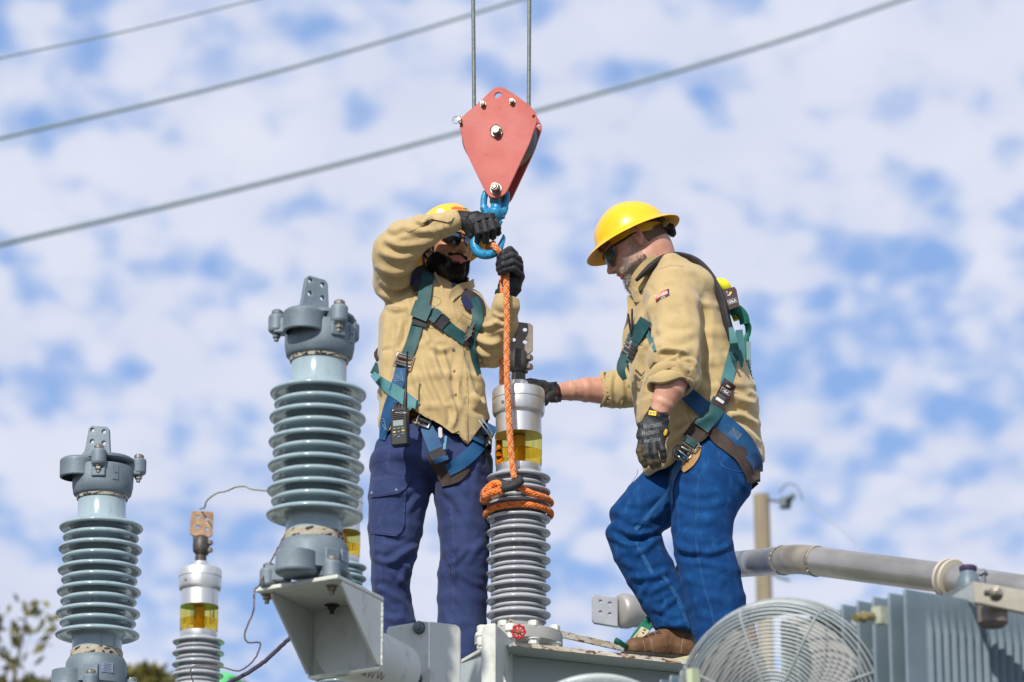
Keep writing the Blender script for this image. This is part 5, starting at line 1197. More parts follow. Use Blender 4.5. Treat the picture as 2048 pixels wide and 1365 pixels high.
# eyebrows
ey = MB()
gl = glasses(H1R, H1C, H1S, p1, MT['plastic_black'], MT['lens'])
hh1, X1, band1, sh1 = hardhat(H1R, H1C, H1S * 1.02, 23, MT['helmet'], p1, roll=-2, zoff=.050, yoff=.018)
obj('suspension_band', band1, MT['pad_black'], hh1, smooth=True)
bs_ = sheet_bvh(sh1)
# chin strap pad at the ear
m = MB(); P = X1([(-.080, .01, -.02), (-.082, .03, -.06), (-.07, .055, -.09), (-.05, .075, -.10)]); m.tube(spline(P, 5), .011, 8, flat=.5); P = X1([(.080, .03, -.02), (.082, .045, -.05), (.07, .065, -.08)]); m.tube(spline(P, 5), .009, 8, flat=.5); obj('nape_strap', m, MT['pad_black'], hh1, smooth=True)

# --- trousers
Ft = Field(.0062)
Ft.chain(K([(868, 858, .01, 100, .130), (867, 900, .01, 112, .140), (862, 945, .0, 118, .145)]), k=.02, kk=.02, capf=.25)
Ft.chain(K([(808, 930, 0, 64, .125), (796, 1000, -.005, 58, .112), (790, 1060, -.015, 53, .098), (787, 1110, -.02, 45, .090), (781, 1160, -.005, 37, .082), (784, 1200, .01, 36.5, .080), (794, 1250, .02, 36.5, .080), (796, 1322, .03, 35, .078)]), k=.014, kk=.03)
Ft.chain(K([(920, 930, 0, 60, .125), (926, 1000, -.005, 54, .112), (928, 1060, -.015, 49.5, .098), (930, 1105, -.02, 46, .090), (926, 1150, -.005, 48.5, .085), (925, 1200, .01, 49, .082), (924, 1250, .02, 47, .080), (930, 1318, .03, 40, .078), (931, 1348, .03, 38, .076)]), k=.014, kk=.03)
for x_, y_ in ((796, 1330), (931, 1350)): Ft.add(P_cut(J(x_, y_, D1 + .03), (0, 0, -1), .16), .003, 'sub')
Vt, Ftq = Ft.mesh(1)
Vt = crumple(Vt, Ftq, .0022, (9, 9, 5), 1.5, .6)
Vt = folds(Vt, Ftq, [
    ([(838, 1092), (815, 1102), (790, 1118), (772, 1130)], 7, .011), ([(836, 1108), (822, 1122), (806, 1150), (796, 1175)], 6, .008), ([(742, 1112), (760, 1122), (782, 1126), (800, 1120)], 6, .006), ([(778, 1140), (800, 1160), (818, 1180)], 6, .006),
    ([(745, 1175), (770, 1182), (800, 1200), (815, 1220)], 7, .006), ([(760, 1230), (785, 1238), (812, 1232)], 7, .005), ([(800, 1120), (818, 1140), (828, 1160)], 4.5, .007), ([(765, 1075), (790, 1082), (815, 1080)], 6, -.006),
    ([(852, 960), (835, 975), (810, 985), (780, 985)], 8, .006), ([(850, 985), (830, 1000), (812, 1030)], 7, .006), ([(870, 960), (900, 985), (930, 1020), (950, 1060)], 9, .005), ([(880, 985), (905, 1015), (922, 1050)], 6, -.005),
    ([(885, 1095), (895, 1110), (905, 1140), (908, 1170)], 6, .009), ([(884, 1112), (890, 1132), (892, 1155)], 4.5, -.006), ([(940, 1090), (925, 1110), (908, 1125), (892, 1130)], 6, .005), ([(972, 1080), (950, 1100), (935, 1130)], 8, .005),
    ([(895, 1180), (920, 1200), (945, 1240), (955, 1280)], 8, .005), ([(880, 1210), (895, 1240), (905, 1280)], 7, .005), ([(965, 900), (955, 930), (950, 970)], 7, .005), ([(785, 905), (815, 912), (845, 905)], 9, .004),
    ([(905, 930), (925, 960), (935, 1000)], 7, .004), ([(768, 925), (790, 950), (825, 955)], 9, .004), ([(750, 1050), (752, 1080), (750, 1110)], 5, .005), ([(925, 1150), (945, 1165), (968, 1170)], 6, .005)])
tr1 = cloth('trousers', Vt, Ftq, MT['navy'], p1)
bt = bvh_of((Vt, Ftq))
pk = patch('cargo_pocket', [(741, 962), (775, 957), (817, 954), (811, 1000), (809, 1050), (804, 1064), (792, 1073), (765, 1070), (742, 1068), (737, 1040), (738, 1000)], bt, MT['navy'], tr1, off=.002, th=.005)
bp_ = sheet_bvh(pk)
bvt2 = BVHTree.FromPolygons(Vt.tolist() + [tuple(v.co) for v in pk.data.vertices], Ftq.tolist() + [tuple(i + len(Vt) for i in p.vertices) for p in pk.data.polygons])
fl_ = patch('pocket_flap', [(742, 957), (775, 951), (820, 950), (817, 968), (810, 979), (796, 988), (765, 993), (741, 996), (737, 988)], bvt2, MT['navy'], tr1, off=.003, th=.005)
for q in ((793, 981), (744, 987)):
    y = cast(bt, *q) or YP + D1 - .1; m = MB(); m.lathe([(.0055, 0), (.0055, .002), (.003, .003)], W(q[0], q[1], y - .013), (0, -1, -.1), 14); obj('snap', m, MT['bolt_dark'], tr1, smooth=True)
m = None
bvt3 = BVHTree.FromPolygons([tuple(v.co) for v in fl_.data.vertices] + Vt.tolist() + [tuple(v.co) for v in pk.data.vertices], [tuple(p.vertices) for p in fl_.data.polygons] + (Ftq + len(fl_.data.vertices)).tolist() + [tuple(i + len(Vt) + len(fl_.data.vertices) for i in p.vertices) for p in pk.data.polygons])
for nm, pts in (('seam', [(775, 900), (773, 930), (772, 955)]), ('seam', [(766, 1075), (762, 1110), (757, 1160), (756, 1215), (758, 1260)]), ('seam', [(898, 1000), (905, 1080), (905, 1150), (903, 1210), (902, 1270)]),
                ('seam', [(746, 962), (778, 957), (813, 955)]), ('seam', [(742, 990), (766, 987), (794, 982), (806, 975), (813, 958)]), ('seam', [(812, 985), (808, 1030), (804, 1056), (791, 1066), (765, 1064), (744, 1062)]), ('seam', [(948, 905), (955, 935), (975, 950)]), ('seam', [(768, 998), (762, 1020), (757, 1042), (762, 1062)])):
    seamline(nm, pts, bvt3, MT['navy_stitch'], tr1, r=.0010, dash=1)
    seamline(nm, [(a + 4, b + 1) for a, b in pts], bvt3, MT['navy_stitch'], tr1, r=.0008)

# --- boots (hidden behind the plates, standing on the cover)
for fx, s_ in ((786, -1), (934, 1)):
    Fo = Field(.006); c = J(fx, 1325, D1 + .03); zb_ = ZT - .015
    g_ = np.array([c[0], c[1], zb_]); tdir = nrm((s_ * .25, -1, 0))
    Fo.seg(g_ + (0, 0, .05), g_ + (0, 0, .16), .046, .055, .044, .052); Fo.seg(g_ + (0, 0, .045), g_ + tdir * .16 + (0, 0, .035), .044, .045, .046, .032, k=.02); Fo.add(P_cut(g_ + (0, 0, 0.0), (0, 0, -1), .4), .003, 'sub')
    V, F = Fo.mesh(1); cloth('boot', V, F, MT['boot'], p1)

# --- shirt
Fs = Field(.0052)
Fs.chain(K([(888, 588, .03, 52, .095), (868, 605, .02, 80, .115), (858, 650, .01, 100, .132), (853, 715, .0, 97, .140), (862, 780, -.005, 105, .150), (868, 840, -.01, 108, .155), (868, 905, -.01, 106, .155)]), k=.02, kk=.02, capf=.3)
Fs.chain(K([(822, 578, .0, 44, .075), (793, 560, -.03, 46, .080), (788, 515, -.13, 42, .085)]), u=(1, 0, .35), k=.022, kk=.03, capf=.9)
Fs.chain(K([(790, 502, -.15, 44, .080), (812, 480, -.185, 38, .070), (850, 463, -.205, 31, .060), (883, 452, -.22, 22, .044), (906, 442, -.22, 18.5, .036), (925, 438, -.22, 17.5, .034)]), u=(.35, 0, 1), k=.022, kk=.03, capf=.8)
Fs.chain(K([(935, 612, .01, 36, .075), (958, 655, .01, 36, .076), (972, 700, .0, 36, .078)]), u=(1, 0, .4), k=.022, kk=.03, capf=.9)
Fs.chain(K([(978, 702, .0, 34, .072), (990, 680, -.05, 33, .066), (1003, 645, -.11, 30, .056), (1012, 612, -.15, 25, .045), (1014, 590, -.155, 23, .042)]), u=(1, 0, .3), k=.022, kk=.02, capf=.7)
# openings: neck, cuffs
Fs.seg(J(893, 560, D1 + .02), J(888, 604, D1 + .035), .070, .072, .062, .066, k=.006, mode='sub')
a_, b_ = J(900, 446, D1 - .22), J(919, 440, D1 - .22); nx_ = nrm(b_ - a_); Fs.cut(b_, nx_, .075, .003); Fs.seg(b_ - nx_ * .03, b_ + nx_ * .03, .028, .028, u=(.3, 0, 1), k=.003, mode='sub')
a_, b_ = J(1010, 615, D1 - .15), J(1014, 593, D1 - .155); nx_ = nrm(b_ - a_); Fs.cut(b_, nx_, .06, .003); Fs.seg(b_ - nx_ * .03, b_ + nx_ * .03, .035, .034, k=.003, mode='sub')
Vs, Fsq = Fs.mesh(1)
# hem: drop what lies below the hem curve
hx = np.array([700, 757, 790, 825, 850, 880, 903, 918, 935, 950, 972, 990, 1060]); hy = np.array([905, 880, 850, 815, 834, 848, 866, 868, 889, 868, 838, 845, 850])
def hemcut(V, F, hx, hy, bx=None, soft=2.0, back=None):
    Q = proj(V); lim = np.interp(Q[:, 0], hx, hy)
    if back is not None: lim = np.where(V[:, 1] > YP + back[0], back[1], lim)
    k = Q[:, 1] > lim; over = k & (Q[:, 1] < lim + 14)
    dz = (Q[:, 1] - lim) * U; V2 = V.copy(); V2[over, 2] += dz[over]; bad = (Q[:, 1] > lim + 14)
    keep = ~bad[F].any(1); F2 = F[keep]; us = np.unique(F2); mp_ = np.full(len(V), -1); mp_[us] = np.arange(len(us)); return V2[us], mp_[F2]
Vs, Fsq = hemcut(Vs, Fsq, hx, hy, back=(D1 + .02, 885))
Vs = crumple(Vs, Fsq, .0030, (8, 8, 5), 7.5, .55)
S1 = [  # raised arm
    ([(760, 560), (785, 572), (812, 570), (832, 552)], 7, .012), ([(757, 585), (785, 597), (812, 595), (834, 572)], 7, .010), ([(766, 610), (795, 617), (822, 603)], 6, .007),
    ([(755, 500), (790, 515), (822, 512), (850, 500)], 8, .011), ([(765, 480), (800, 492), (840, 490), (875, 478)], 7, .008), ([(750, 530), (778, 545), (805, 545), (828, 530)], 6, .008), ([(800, 450), (835, 462), (870, 462), (900, 452)], 7, .006),
    ([(860, 435), (868, 455), (872, 480)], 5, .006), ([(885, 432), (890, 452), (892, 475)], 4, -.004), ([(770, 468), (790, 470), (815, 460)], 6, -.006), ([(832, 440), (845, 447), (852, 441), (866, 432)], 4, .010),
    # body drape
    ([(775, 620), (772, 680), (768, 740), (770, 800)], 8, 0.0116), ([(800, 640), (795, 700), (785, 760), (780, 810)], 8, 0.0101), ([(812, 640), (808, 670), (795, 705)], 5, -0.0087),
    ([(858, 690), (872, 735), (893, 780), (902, 815)], 9, 0.0145), ([(845, 700), (855, 760), (878, 810), (895, 850)], 8, 0.0101), ([(880, 690), (890, 725), (902, 760)], 6, 0.0101), ([(828, 740), (840, 780), (862, 820)], 8, 0.0087),
    ([(920, 690), (932, 740), (945, 790), (955, 820)], 9, 0.0130), ([(935, 690), (952, 740), (968, 790)], 7, 0.0116), ([(915, 720), (918, 770), (922, 830)], 6, 0.0087), ([(940, 790), (955, 808), (972, 806)], 8, 0.0145), ([(905, 800), (910, 830), (904, 860)], 6, 0.0116),
    ([(860, 690), (878, 700), (900, 698)], 6, 0.0087), ([(905, 640), (915, 680), (925, 700)], 6, -0.0087), ([(845, 640), (850, 665), (862, 690)], 6, 0.0058), ([(815, 600), (822, 640), (815, 690)], 6, 0.0072),
    # lowered arm
    ([(948, 640), (965, 652), (985, 650), (1000, 640)], 6, .010), ([(945, 665), (962, 682), (985, 688), (1005, 680)], 7, .011), ([(946, 690), (962, 708), (985, 716)], 6, .008), ([(985, 625), (1000, 634), (1025, 630)], 4, .006), ([(988, 640), (1003, 650), (1028, 648)], 4, .006), ([(960, 720), (980, 728), (1002, 722)], 5, .005), ([(950, 615), (958, 640), (958, 670)], 5, .006)]
Vs = folds(Vs, Fsq, S1)
sh1_ = cloth('shirt', Vs, Fsq, MT['khaki'], p1); bs1 = bvh_of((Vs, Fsq))
# placket, collar, buttons, pockets
pl = patch('placket', [(893, 598), (905, 600), (916, 650), (926, 690), (934, 740), (936, 790), (935, 840), (937, 888), (928, 880), (918, 862), (908, 866), (915, 830), (914, 780), (910, 730), (902, 680), (893, 640)], bs1, MT['khaki'], sh1_, off=.001, th=.004)
bpl = sheet_bvh(pl)
for q in ((906, 698), (909, 743), (911, 790), (894, 560)):
    y = cast(bpl, *q) or cast(bs1, *q)
    if y is None: continue
    m = MB(); m.lathe([(.0058, 0), (.0058, .0025), (.004, .003), (.0035, .002)], W(q[0], q[1], y - .001), (0, -1, -.1), 14); obj('button', m, mat('button_brown', (.22, .14, .07), rough=.4), sh1_, smooth=True)
seamline('stitching', [(926, 660), (931, 720), (933, 780), (931, 850)], bpl, MT['khaki_stitch'], sh1_, r=.0009, dash=1)
for pts in ([(860, 590), (880, 598), (881, 606), (870, 613), (857, 607)], [(921, 610), (945, 622), (946, 640), (930, 632), (918, 622)]): seamline('stitching', pts, bs1, MT['khaki_stitch'], sh1_, r=.0010)
seamline('stitching', [(836, 820), (856, 834), (884, 852), (902, 868)], bs1, MT['khaki_stitch'], sh1_, r=.0009, off=.001, dash=1)
seamline('stitching', [(845, 652), (865, 657), (880, 650)], bs1, MT['khaki_stitch'], sh1_, r=.0010)
seamline('stitching', [(811, 460), (818, 464), (838, 455), (850, 448)], bs1, MT['khaki_stitch'], sh1_, r=.0010); seamline('stitching', [(758, 604), (775, 613), (800, 616)], bs1, MT['khaki_stitch'], sh1_, r=.0010)
# cuff tab on the raised sleeve, with open slit
m = patch('cuff_tab', [(862, 438), (880, 432), (905, 427), (908, 434), (903, 442), (895, 445), (872, 440)], bs1, MT['khaki'], sh1_, off=.002, th=.004)
m = patch('sleeve_slit', [(846, 447), (858, 440), (868, 436), (870, 441), (858, 449), (848, 451)], bs1, MT['pad_brown'], sh1_, off=-.004, th=.005)
def leaf(name, pts, th, mt, par, wdt, ups=(0, 0, 1)):
    m = MB(); P = spline([J(*p) for p in pts], 6); n = len(P); wd = np.interp(np.linspace(0, 1, n), np.linspace(0, 1, len(wdt)), wdt); T = np.zeros((n, 5, 3)); B = T.copy(); tg = np.gradient(P, axis=0); tg /= np.linalg.norm(tg, axis=1, keepdims=True)
    for i in range(n):
        up = np.asarray(ups, float); up = nrm(up - tg[i] * (up @ tg[i])); nn = np.cross(tg[i], up)
        for j in range(5):
            v = (j / 4 - .5) * 2; T[i, j] = P[i] + up * v * wd[i] + nn * (th / 2 + .002 * (1 - v * v)); B[i, j] = P[i] + up * v * wd[i] - nn * (th / 2 - .002 * (1 - v * v))
    V, F = gridmesh(T, B); m.add(V, F); return obj(name, m, mt, par, smooth=True, ang=60)
leaf('collar', [(935, 566, D1 + .03), (915, 560, D1 + .12), (875, 545, D1 + .12), (851, 545, D1 + .04), (852, 558, D1 - .03), (868, 572, D1 - .065), (886, 594, D1 - .088)], .006, MT['khaki'], sh1_, [.020, .024, .026, .026, .026, .024, .016])
leaf('collar', [(886, 552, D1 - .0), (872, 553, D1 - .055), (872, 562, D1 - .075), (880, 582, D1 - .095), (892, 604, D1 - .100)], .005, MT['khaki'], sh1_, [.010, .016, .019, .016, .006])
leaf('collar', [(948, 566, D1 + .03), (938, 573, D1 - .03), (922, 578, D1 - .07), (906, 590, D1 - .095), (900, 606, D1 - .100)], .005, MT['khaki'], sh1_, [.014, .017, .019, .016, .006])
# undershirt at the neck
m = MB(); m.ball(J(899, 583, D1 - .03), (.045, .035, .035), 16, 10); obj('undershirt', m, mat('grey_undershirt', (.10, .105, .125), rough=.9), p1, smooth=True)
# sleeve emblem peeking past the strap
patch('emblem', [(820, 565), (826, 566), (836, 575), (837, 581), (828, 577), (820, 571)], bs1, mat('emblem_red', (.45, .05, .03), rough=.7), sh1_, off=.001, th=.002)

# --- gloves
def glove(palm, fingers, mts, par, pads=None, cuff=None, h=.0024):
    F = glove_mesh(palm, fingers, h); V, Fq_ = F.mesh(1); V = crumple(V, Fq_, .0009, (60, 60, 60), 2, .8)
    g = cloth('glove', V, Fq_, mts, par); return g, bvh_of((V, Fq_)), V, Fq_
gl1, bg1, *_ = glove(g1_palm, g1_f, MT['glove'], p1)
for f in g1_f[:4]:
    a, b, c = np.array(f[0][:2]), np.array(f[1][:2]), np.array(f[2][:2])
    strap('finger_guard', [tuple(a * .72 + b * .28), tuple(a * .3 + b * .7), tuple(b)], [3.2, 3.6, 2.8], bg1, MT['glove_pad'], gl1, off=.0005, th=.003, nc=5, step=3)
    strap('finger_guard', [tuple(b * .75 + c * .25 + (0, 1)), tuple(c * .8 + b * .2)], [3.2, 2.6], bg1, MT['glove_pad'], gl1, off=.0005, th=.003, nc=5, step=3)
strap('knuckle_guard', [(943, 444), (955, 437), (972, 431), (990, 431)], [4.5, 5, 5, 4], bg1, MT['glove_pad'], gl1, off=.0005, th=.004, nc=5, step=3)
strap('wrist_strap', [(921, 424), (919, 440), (920, 458)], [6, 6.5, 6], bg1, MT['glove_pad'], gl1, off=.0003, th=.003, nc=5, step=3)
seamline('piping', [(925, 432), (935, 436), (945, 452), (950, 470)], bg1, MT['glove_pad'], gl1, r=.0015); seamline('piping', [(930, 440), (940, 428), (960, 424), (985, 424)], bg1, MT['glove_pad'], gl1, r=.0015)
gl2, bg2, *_ = glove(g2_palm, g2_f, MT['glove'], p1)
strap('wrist_strap', [(990, 584), (1008, 588), (1032, 590)], [5, 5.5, 5], bg2, MT['glove_pad'], gl2, off=.0003, th=.004, nc=5, step=3)
seamline('piping', [(1038, 560), (1034, 575), (1026, 586)], bg2, MT['glove_pad'], gl2, r=.0015); seamline('piping', [(1046, 525), (1044, 545), (1038, 565)], bg2, MT['glove_pad'], gl2, r=.0015)

# --- harness
h1 = thing('harness', J(860, 700, D1 - .15), None, None); h1.parent = p1; h1.matrix_parent_inverse = pinv(p1)
bb1 = bvh_of((Vs, Fsq), (Vt, Ftq))
strap('shoulder_pad', [(853, 536), (842, 548), (838, 566), (842, 585)], [10, 16, 17, 12], bb1, MT['pad_black'], h1, off=.004, th=.010, sm=8)
strap('shoulder_pad', [(926, 584), (942, 596), (956, 612), (962, 630)], [9, 14, 15, 9], bb1, MT['pad_black'], h1, off=.004, th=.010, sm=8)
strap('shoulder_pad', [(838, 552), (832, 562), (834, 574)], [7, 9, 6], bb1, mat('navy_pad', (.008, .014, .07), rough=.8), h1, off=.008, th=.010, sm=8); strap('shoulder_pad', [(926, 594), (934, 606), (942, 618)], [6, 9, 6], bb1, bpy.data.materials['navy_pad'], h1, off=.008, th=.010)
strap('webbing', [(858, 545), (853, 565), (849, 590), (845, 612)], 13, bb1, MT['teal_web'], h1, off=.016, th=.003)
strap('webbing', [(838, 636), (832, 658), (824, 685), (812, 715)], 12, bb1, MT['teal_web'], h1, off=.007, th=.003)
strap('webbing', [(806, 727), (799, 755), (790, 785)], 12.5, bb1, MT['blue_web'], h1, off=.008, th=.0035)
strap('webbing', [(790, 785), (779, 815), (770, 845), (764, 880)], [12.5, 12, 10, 6], bb1, MT['blue_web'], h1, off=.006, th=.003)
strap('webbing', [(860, 622), (880, 640), (905, 662), (932, 681)], 11.5, bb1, MT['teal_web'], h1, off=.009, th=.003)
strap('webbing', [(944, 598), (952, 615), (955, 636), (950, 660)], 11, bb1, MT['teal_web'], h1, off=.014, th=.003)
strap('webbing', [(948, 655), (945, 690), (950, 720), (958, 748)], [9, 6, 7, 5], bb1, MT['teal_web'], h1, off=.006, th=.003)
strap('webbing', [(745, 748, 12.02), (757, 760, 11.97), (775, 774, None), (800, 790, None), (832, 815, None)], [6, 10, 13, 13, 13], bb1, MT['teal_light'], h1, off=.010, th=.003)
strap('webbing', [(758, 728, 12.10), (752, 740, 12.06), (746, 750, 12.03)], [8, 8, 7], None, MT['teal_web'], h1)
strap('dorsal_pad', [(758, 695, 12.14), (753, 708, 12.13), (756, 724, 12.13)], [2, 6, 3], None, MT['pad_brown'], h1, th=.01)
strap('buckle_block', [(848, 606), (842, 622), (836, 637)], [18, 18, 17], bb1, MT['teal_web'], h1, off=.018, th=.008)
strap('keeper', [(841, 640), (838, 652)], 14, bb1, MT['pad_black'], h1, off=.012, th=.004)
strap('keeper', [(866, 628), (876, 636)], 14, bb1, MT['teal_web'], h1, off=.018, th=.006)
strap('keeper', [(877, 637), (892, 650)], 14, bb1, MT['pad_black'], h1, off=.014, th=.004)
# slide buckle
def frame_buckle(c, w, h, ang, off, mt, bvh, par, bars=1, name='slide_buckle', t=.0032):
    y = cast(bvh, *c) or (YP + D1 - .12); a = radians(ang); m = MB()
    def q(x, z): return W(c[0] + x * cos(a) + z * sin(a), c[1] + x * sin(a) - z * cos(a), y - off)
    P = [q(*p) for p in ((-w, -h), (-w, 0), (-w, h), (0, h), (w, h), (w, 0), (w, -h), (0, -h), (-w, -h))]; m.tube(P, t, 8)
    o = obj(name, m, mt, par, smooth=True)
    for i in range(bars):
        m = MB(); z = (i - (bars - 1) / 2) * h; m.tube([q(-w, z), q(w, z)], t * 1.3, 8); obj('buckle_bar', m, mt, o, smooth=True)
    return o
strap('leather_backing', [(812, 708), (803, 738)], 19, bb1, MT['leather_tan'], h1, off=.005, th=.002)
frame_buckle((808, 721), 16, 10, 16, .020, MT['bolt'], bb1, h1, bars=2, t=.004)
# chest quick connect
for dx, dz, r in ((0, 0, .005), (5, -8, .004), (-4, 8, .004), (9, -14, .004)):
    c_ = (936 + dx * .6, 670 + dz); y = cast(bb1, *c_) or YP; m = MB(); m.tube([W(c_[0] - 9, c_[1] + 8, y - .022), W(c_[0], c_[1], y - .028), W(c_[0] + 9, c_[1] - 9, y - .022)], r, 8); obj('quick_connect', m, MT['chrome'], h1, smooth=True)
strap('keeper', [(944, 655), (934, 690)], [9, 7], bb1, MT['pad_black'], h1, off=.012, th=.006)
# waist and legs
bt1 = bvh_of((Vt, Ftq))
strap('leg_pad', [(868, 902), (880, 930), (888, 955), (892, 972)], [16, 18, 14, 8], bt1, MT['pad_brown'], h1, off=.004, th=.010)
strap('leg_pad', [(893, 962), (915, 952), (935, 935)], [10, 12, 8], bt1, MT['pad_brown'], h1, off=.004, th=.008)
strap('webbing', [(850, 848), (862, 875), (872, 900), (878, 915)], [12, 14, 14.5, 14], bt1, MT['blue_web'], h1, off=.016, th=.003)
strap('keeper', [(873, 898), (881, 916)], 15, bt1, MT['pad_black'], h1, off=.021, th=.004)
strap('keeper', [(868, 925), (896, 914)], 5, bt1, MT['blue_web'], h1, off=.026, th=.004)
strap('webbing', [(984, 850), (972, 872), (950, 900), (922, 925), (895, 942)], [13, 14, 14, 14, 12], bt1, MT['blue_web'], h1, off=.014, th=.003)
strap('keeper', [(949, 862), (972, 874)], 8, bt1, MT['pad_black'], h1, off=.020, th=.004); strap('keeper', [(944, 874), (968, 886)], 4, bt1, MT['blue_web'], h1, off=.024, th=.004)
frame_buckle((848, 842), 13, 11, 20, .028, MT['chrome'], bt1, h1, bars=1, name='leg_buckle', t=.0045)
strap('leather_backing', [(828, 836), (845, 850), (862, 866)], 8, bt1, MT['leather_tan'], h1, off=.006, th=.002)
m = MB(); y = cast(bt1, 960, 870) or 12; m.tube([W(958, 842, 11.93), W(968, 856, 11.92), W(980, 872, 11.93)], .0035, 7); m.tube([W(964, 838, 11.93), W(974, 852, 11.92), W(985, 870, 11.93)], .003, 7); obj('hook_rods', m, MT['bolt_dark'], h1, smooth=True)
# pale stitching on the webbing
def zigzag(name, c, w, h, ang, bvh, par, n=5, mt=None, off=.013):
    a = radians(ang); pts = []
    for i in range(n + 1):
        t = i / n * 2 - 1; pts += [(-w, t * h), (w, t * h)] if i % 2 == 0 else [(w, t * h), (-w, t * h)]
    pts += [(-w, -h), (-w, h), (w, h), (w, -h)]
    P = []
    for x, z in pts:
        px, py = c[0] + x * cos(a) - z * sin(a), c[1] + x * sin(a) + z * cos(a); y = cast(bvh, px, py) or YP + D1 - .12; P.append(W(px, py, y - off))
    m = MB(); m.tube(np.array(P), .0006, 4); return obj(name, m, mt or MT['stitch_pale'], par)
zigzag('stitching', (796, 754), 8, 11, -14, bb1, h1, 6, off=.0122); zigzag('stitching', (765, 850), 5, 12, -12, bb1, h1, 4, off=.0100)
# key tag
m = MB(); m.prism([W(876, 857, 11.87), W(880, 854, 11.87), W(884, 857, 11.87), W(885, 874, 11.87), W(881, 877, 11.87), W(877, 874, 11.87)], (0, .003, 0)); kt = obj('key_tag', m, mat('fob_grey', (.50, .50, .49), rough=.5), h1, bevel=.001)
m = MB(); m.prism([W(887, 874, 11.89), W(894, 872, 11.89), W(891, 898, 11.89), W(886, 900, 11.89)], (0, .003, 0)); obj('badge', m, mat('blue_badge', (.10, .28, .42), rough=.4), h1)
patch('phone_pouch', [(968, 870), (978, 864), (985, 868), (983, 905), (976, 914), (970, 908)], bt1, MT['plastic_black'], p1, off=.01, th=.028)

# --- radio on the hip: a thing of its own
rc = J(800, 853, -.17); rd = thing('radio', J(800, 890, -.17), 'black handheld radio with long antenna clipped at the left worker\'s hip', 'radio')
Ry_ = Rz(radians(-14)) @ Ry(radians(-2)); 
def rp(x, y, z): return rc + Ry_ @ np.array([x * U, y, -z * U])
def rbox(x0, x1, z0, z1, y0, y1): m = MB(); c = rp((x0 + x1) / 2, (y0 + y1) / 2, (z0 + z1) / 2); m.box(c, ((x1 - x0) * U, abs(y1 - y0), (z1 - z0) * U), Ry_); return m
obj('case', rbox(-17, 17, -37, 41, -.018, .020), MT['plastic_black'], rd, bevel=.005)
obj('screen', rbox(-11, 9.5, -9.5, 2, -.0195, -.0175), mat('lcd_grey', (.26, .29, .27), rough=.3), rd, bevel=.0008)
for i in range(5): obj('grille_slot', rbox(-12, 11, -29 + i * 4, -27.6 + i * 4, -.0190, -.0176), mat('slot_black', (.002, .002, .002), rough=.9) if i == 0 else bpy.data.materials['slot_black'], rd)
m = MB(); m.lathe([(.007, 0), (.007, .018), (.005, .020)], rp(-7, 0, -37), Ry_ @ np.array([0, 0, 1]), 14); obj('knob', m, MT['plastic_black'], rd, smooth=True)
m = MB(); m.lathe([(.006, 0), (.006, .014), (.004, .016)], rp(1, 0, -37), Ry_ @ np.array([0, 0, 1]), 14); obj('knob', m, MT['plastic_black'], rd, smooth=True)
m = MB(); A0 = rp(12, -.005, -36); A1 = J(815, 704, -.19); m.tube([A0, A0 + (A1 - A0) * .25, A0 + (A1 - A0) * .3, A0 + (A1 - A0) * .6, A0 + (A1 - A0) * .97, A1], [.0085, .0065, .0045, .0042, .0030, .0045], 10); obj('antenna', m, MT['plastic_black'], rd, smooth=True)
for i, (x, z, mm) in enumerate([(-9, 14, 'y'), (9, 12.5, 'y'), (0, 14, 'w'), (-8, 20, 'w'), (8, 19, 'w'), (0, 24, 'w'), (-8, 7, 'g'), (0, 7, 'g'), (8, 7, 'g')]):
    obj('key', rbox(x - 2.6, x + 2.6, z - 1.5, z + 1.5, -.0200, -.0176), {'y': MT['yellow_tag'], 'w': MT['print_grey'], 'g': mat('key_green', (.10, .18, .15), rough=.5)}[mm], rd, bevel=.0006)
bq = BVHTree.FromPolygons([tuple(rp(*p)) for p in ((-17, -.018, -37), (17, -.018, -37), (17, -.018, 41), (-17, -.018, 41))], [(0, 1, 2, 3)])
decal('brand_print', 'MOTOROLA', (802, 826), 3.0, 2, bq, MT['print_white'], rd, off=.0006, bold=True); m = MB(); m.lathe([(0.0022, 0), (.0022, .0006)], rp(-11, -.018, -31), Ry_ @ np.array([0, -1, 0]), 12); obj('emblem', m, MT['print_white'], rd)
# helmet stickers
st = mat('white_sticker', (.80, .78, .76), rough=.35); patch('sticker', [(880 + 8 * cos(a) + 1, 424 + 6.5 * sin(a)) for a in np.linspace(0, 2 * pi, 14)[:-1]], bs_, st, hh1, off=.0006, th=.0008, grid=4)
decal('sticker_print', 'SG', (881, 424), 5.5, 22, bs_, mat('sticker_red', (.62, .04, .03), rough=.5), hh1, off=.0022, bold=True)
patch('sticker', [(902, 416), (910, 413), (924, 415), (926, 419), (914, 420), (904, 420)], bs_, mat('sticker_orange', (.80, .12, .02), rough=.5), hh1, off=.0006, th=.0008, grid=3)
decal('brand_print', 'MU', (931, 419), 5.5, -22, bs_, mat('print_navy', (.01, .03, .16), rough=.5), hh1, off=.0010, bold=True)
# ------------------------------------------------------------------ worker on the right
p2 = thing('person', W(1390, 1315, YP), 'grey bearded worker in blue jeans, reaching one hand to the metal bushing head', 'person', 'two workers in yellow hard hats')
H2C = W(1270, 492, YP - .02); H2R = frame((-.82, .03, -.56), (0, 0, 1)); H2S = 1.10
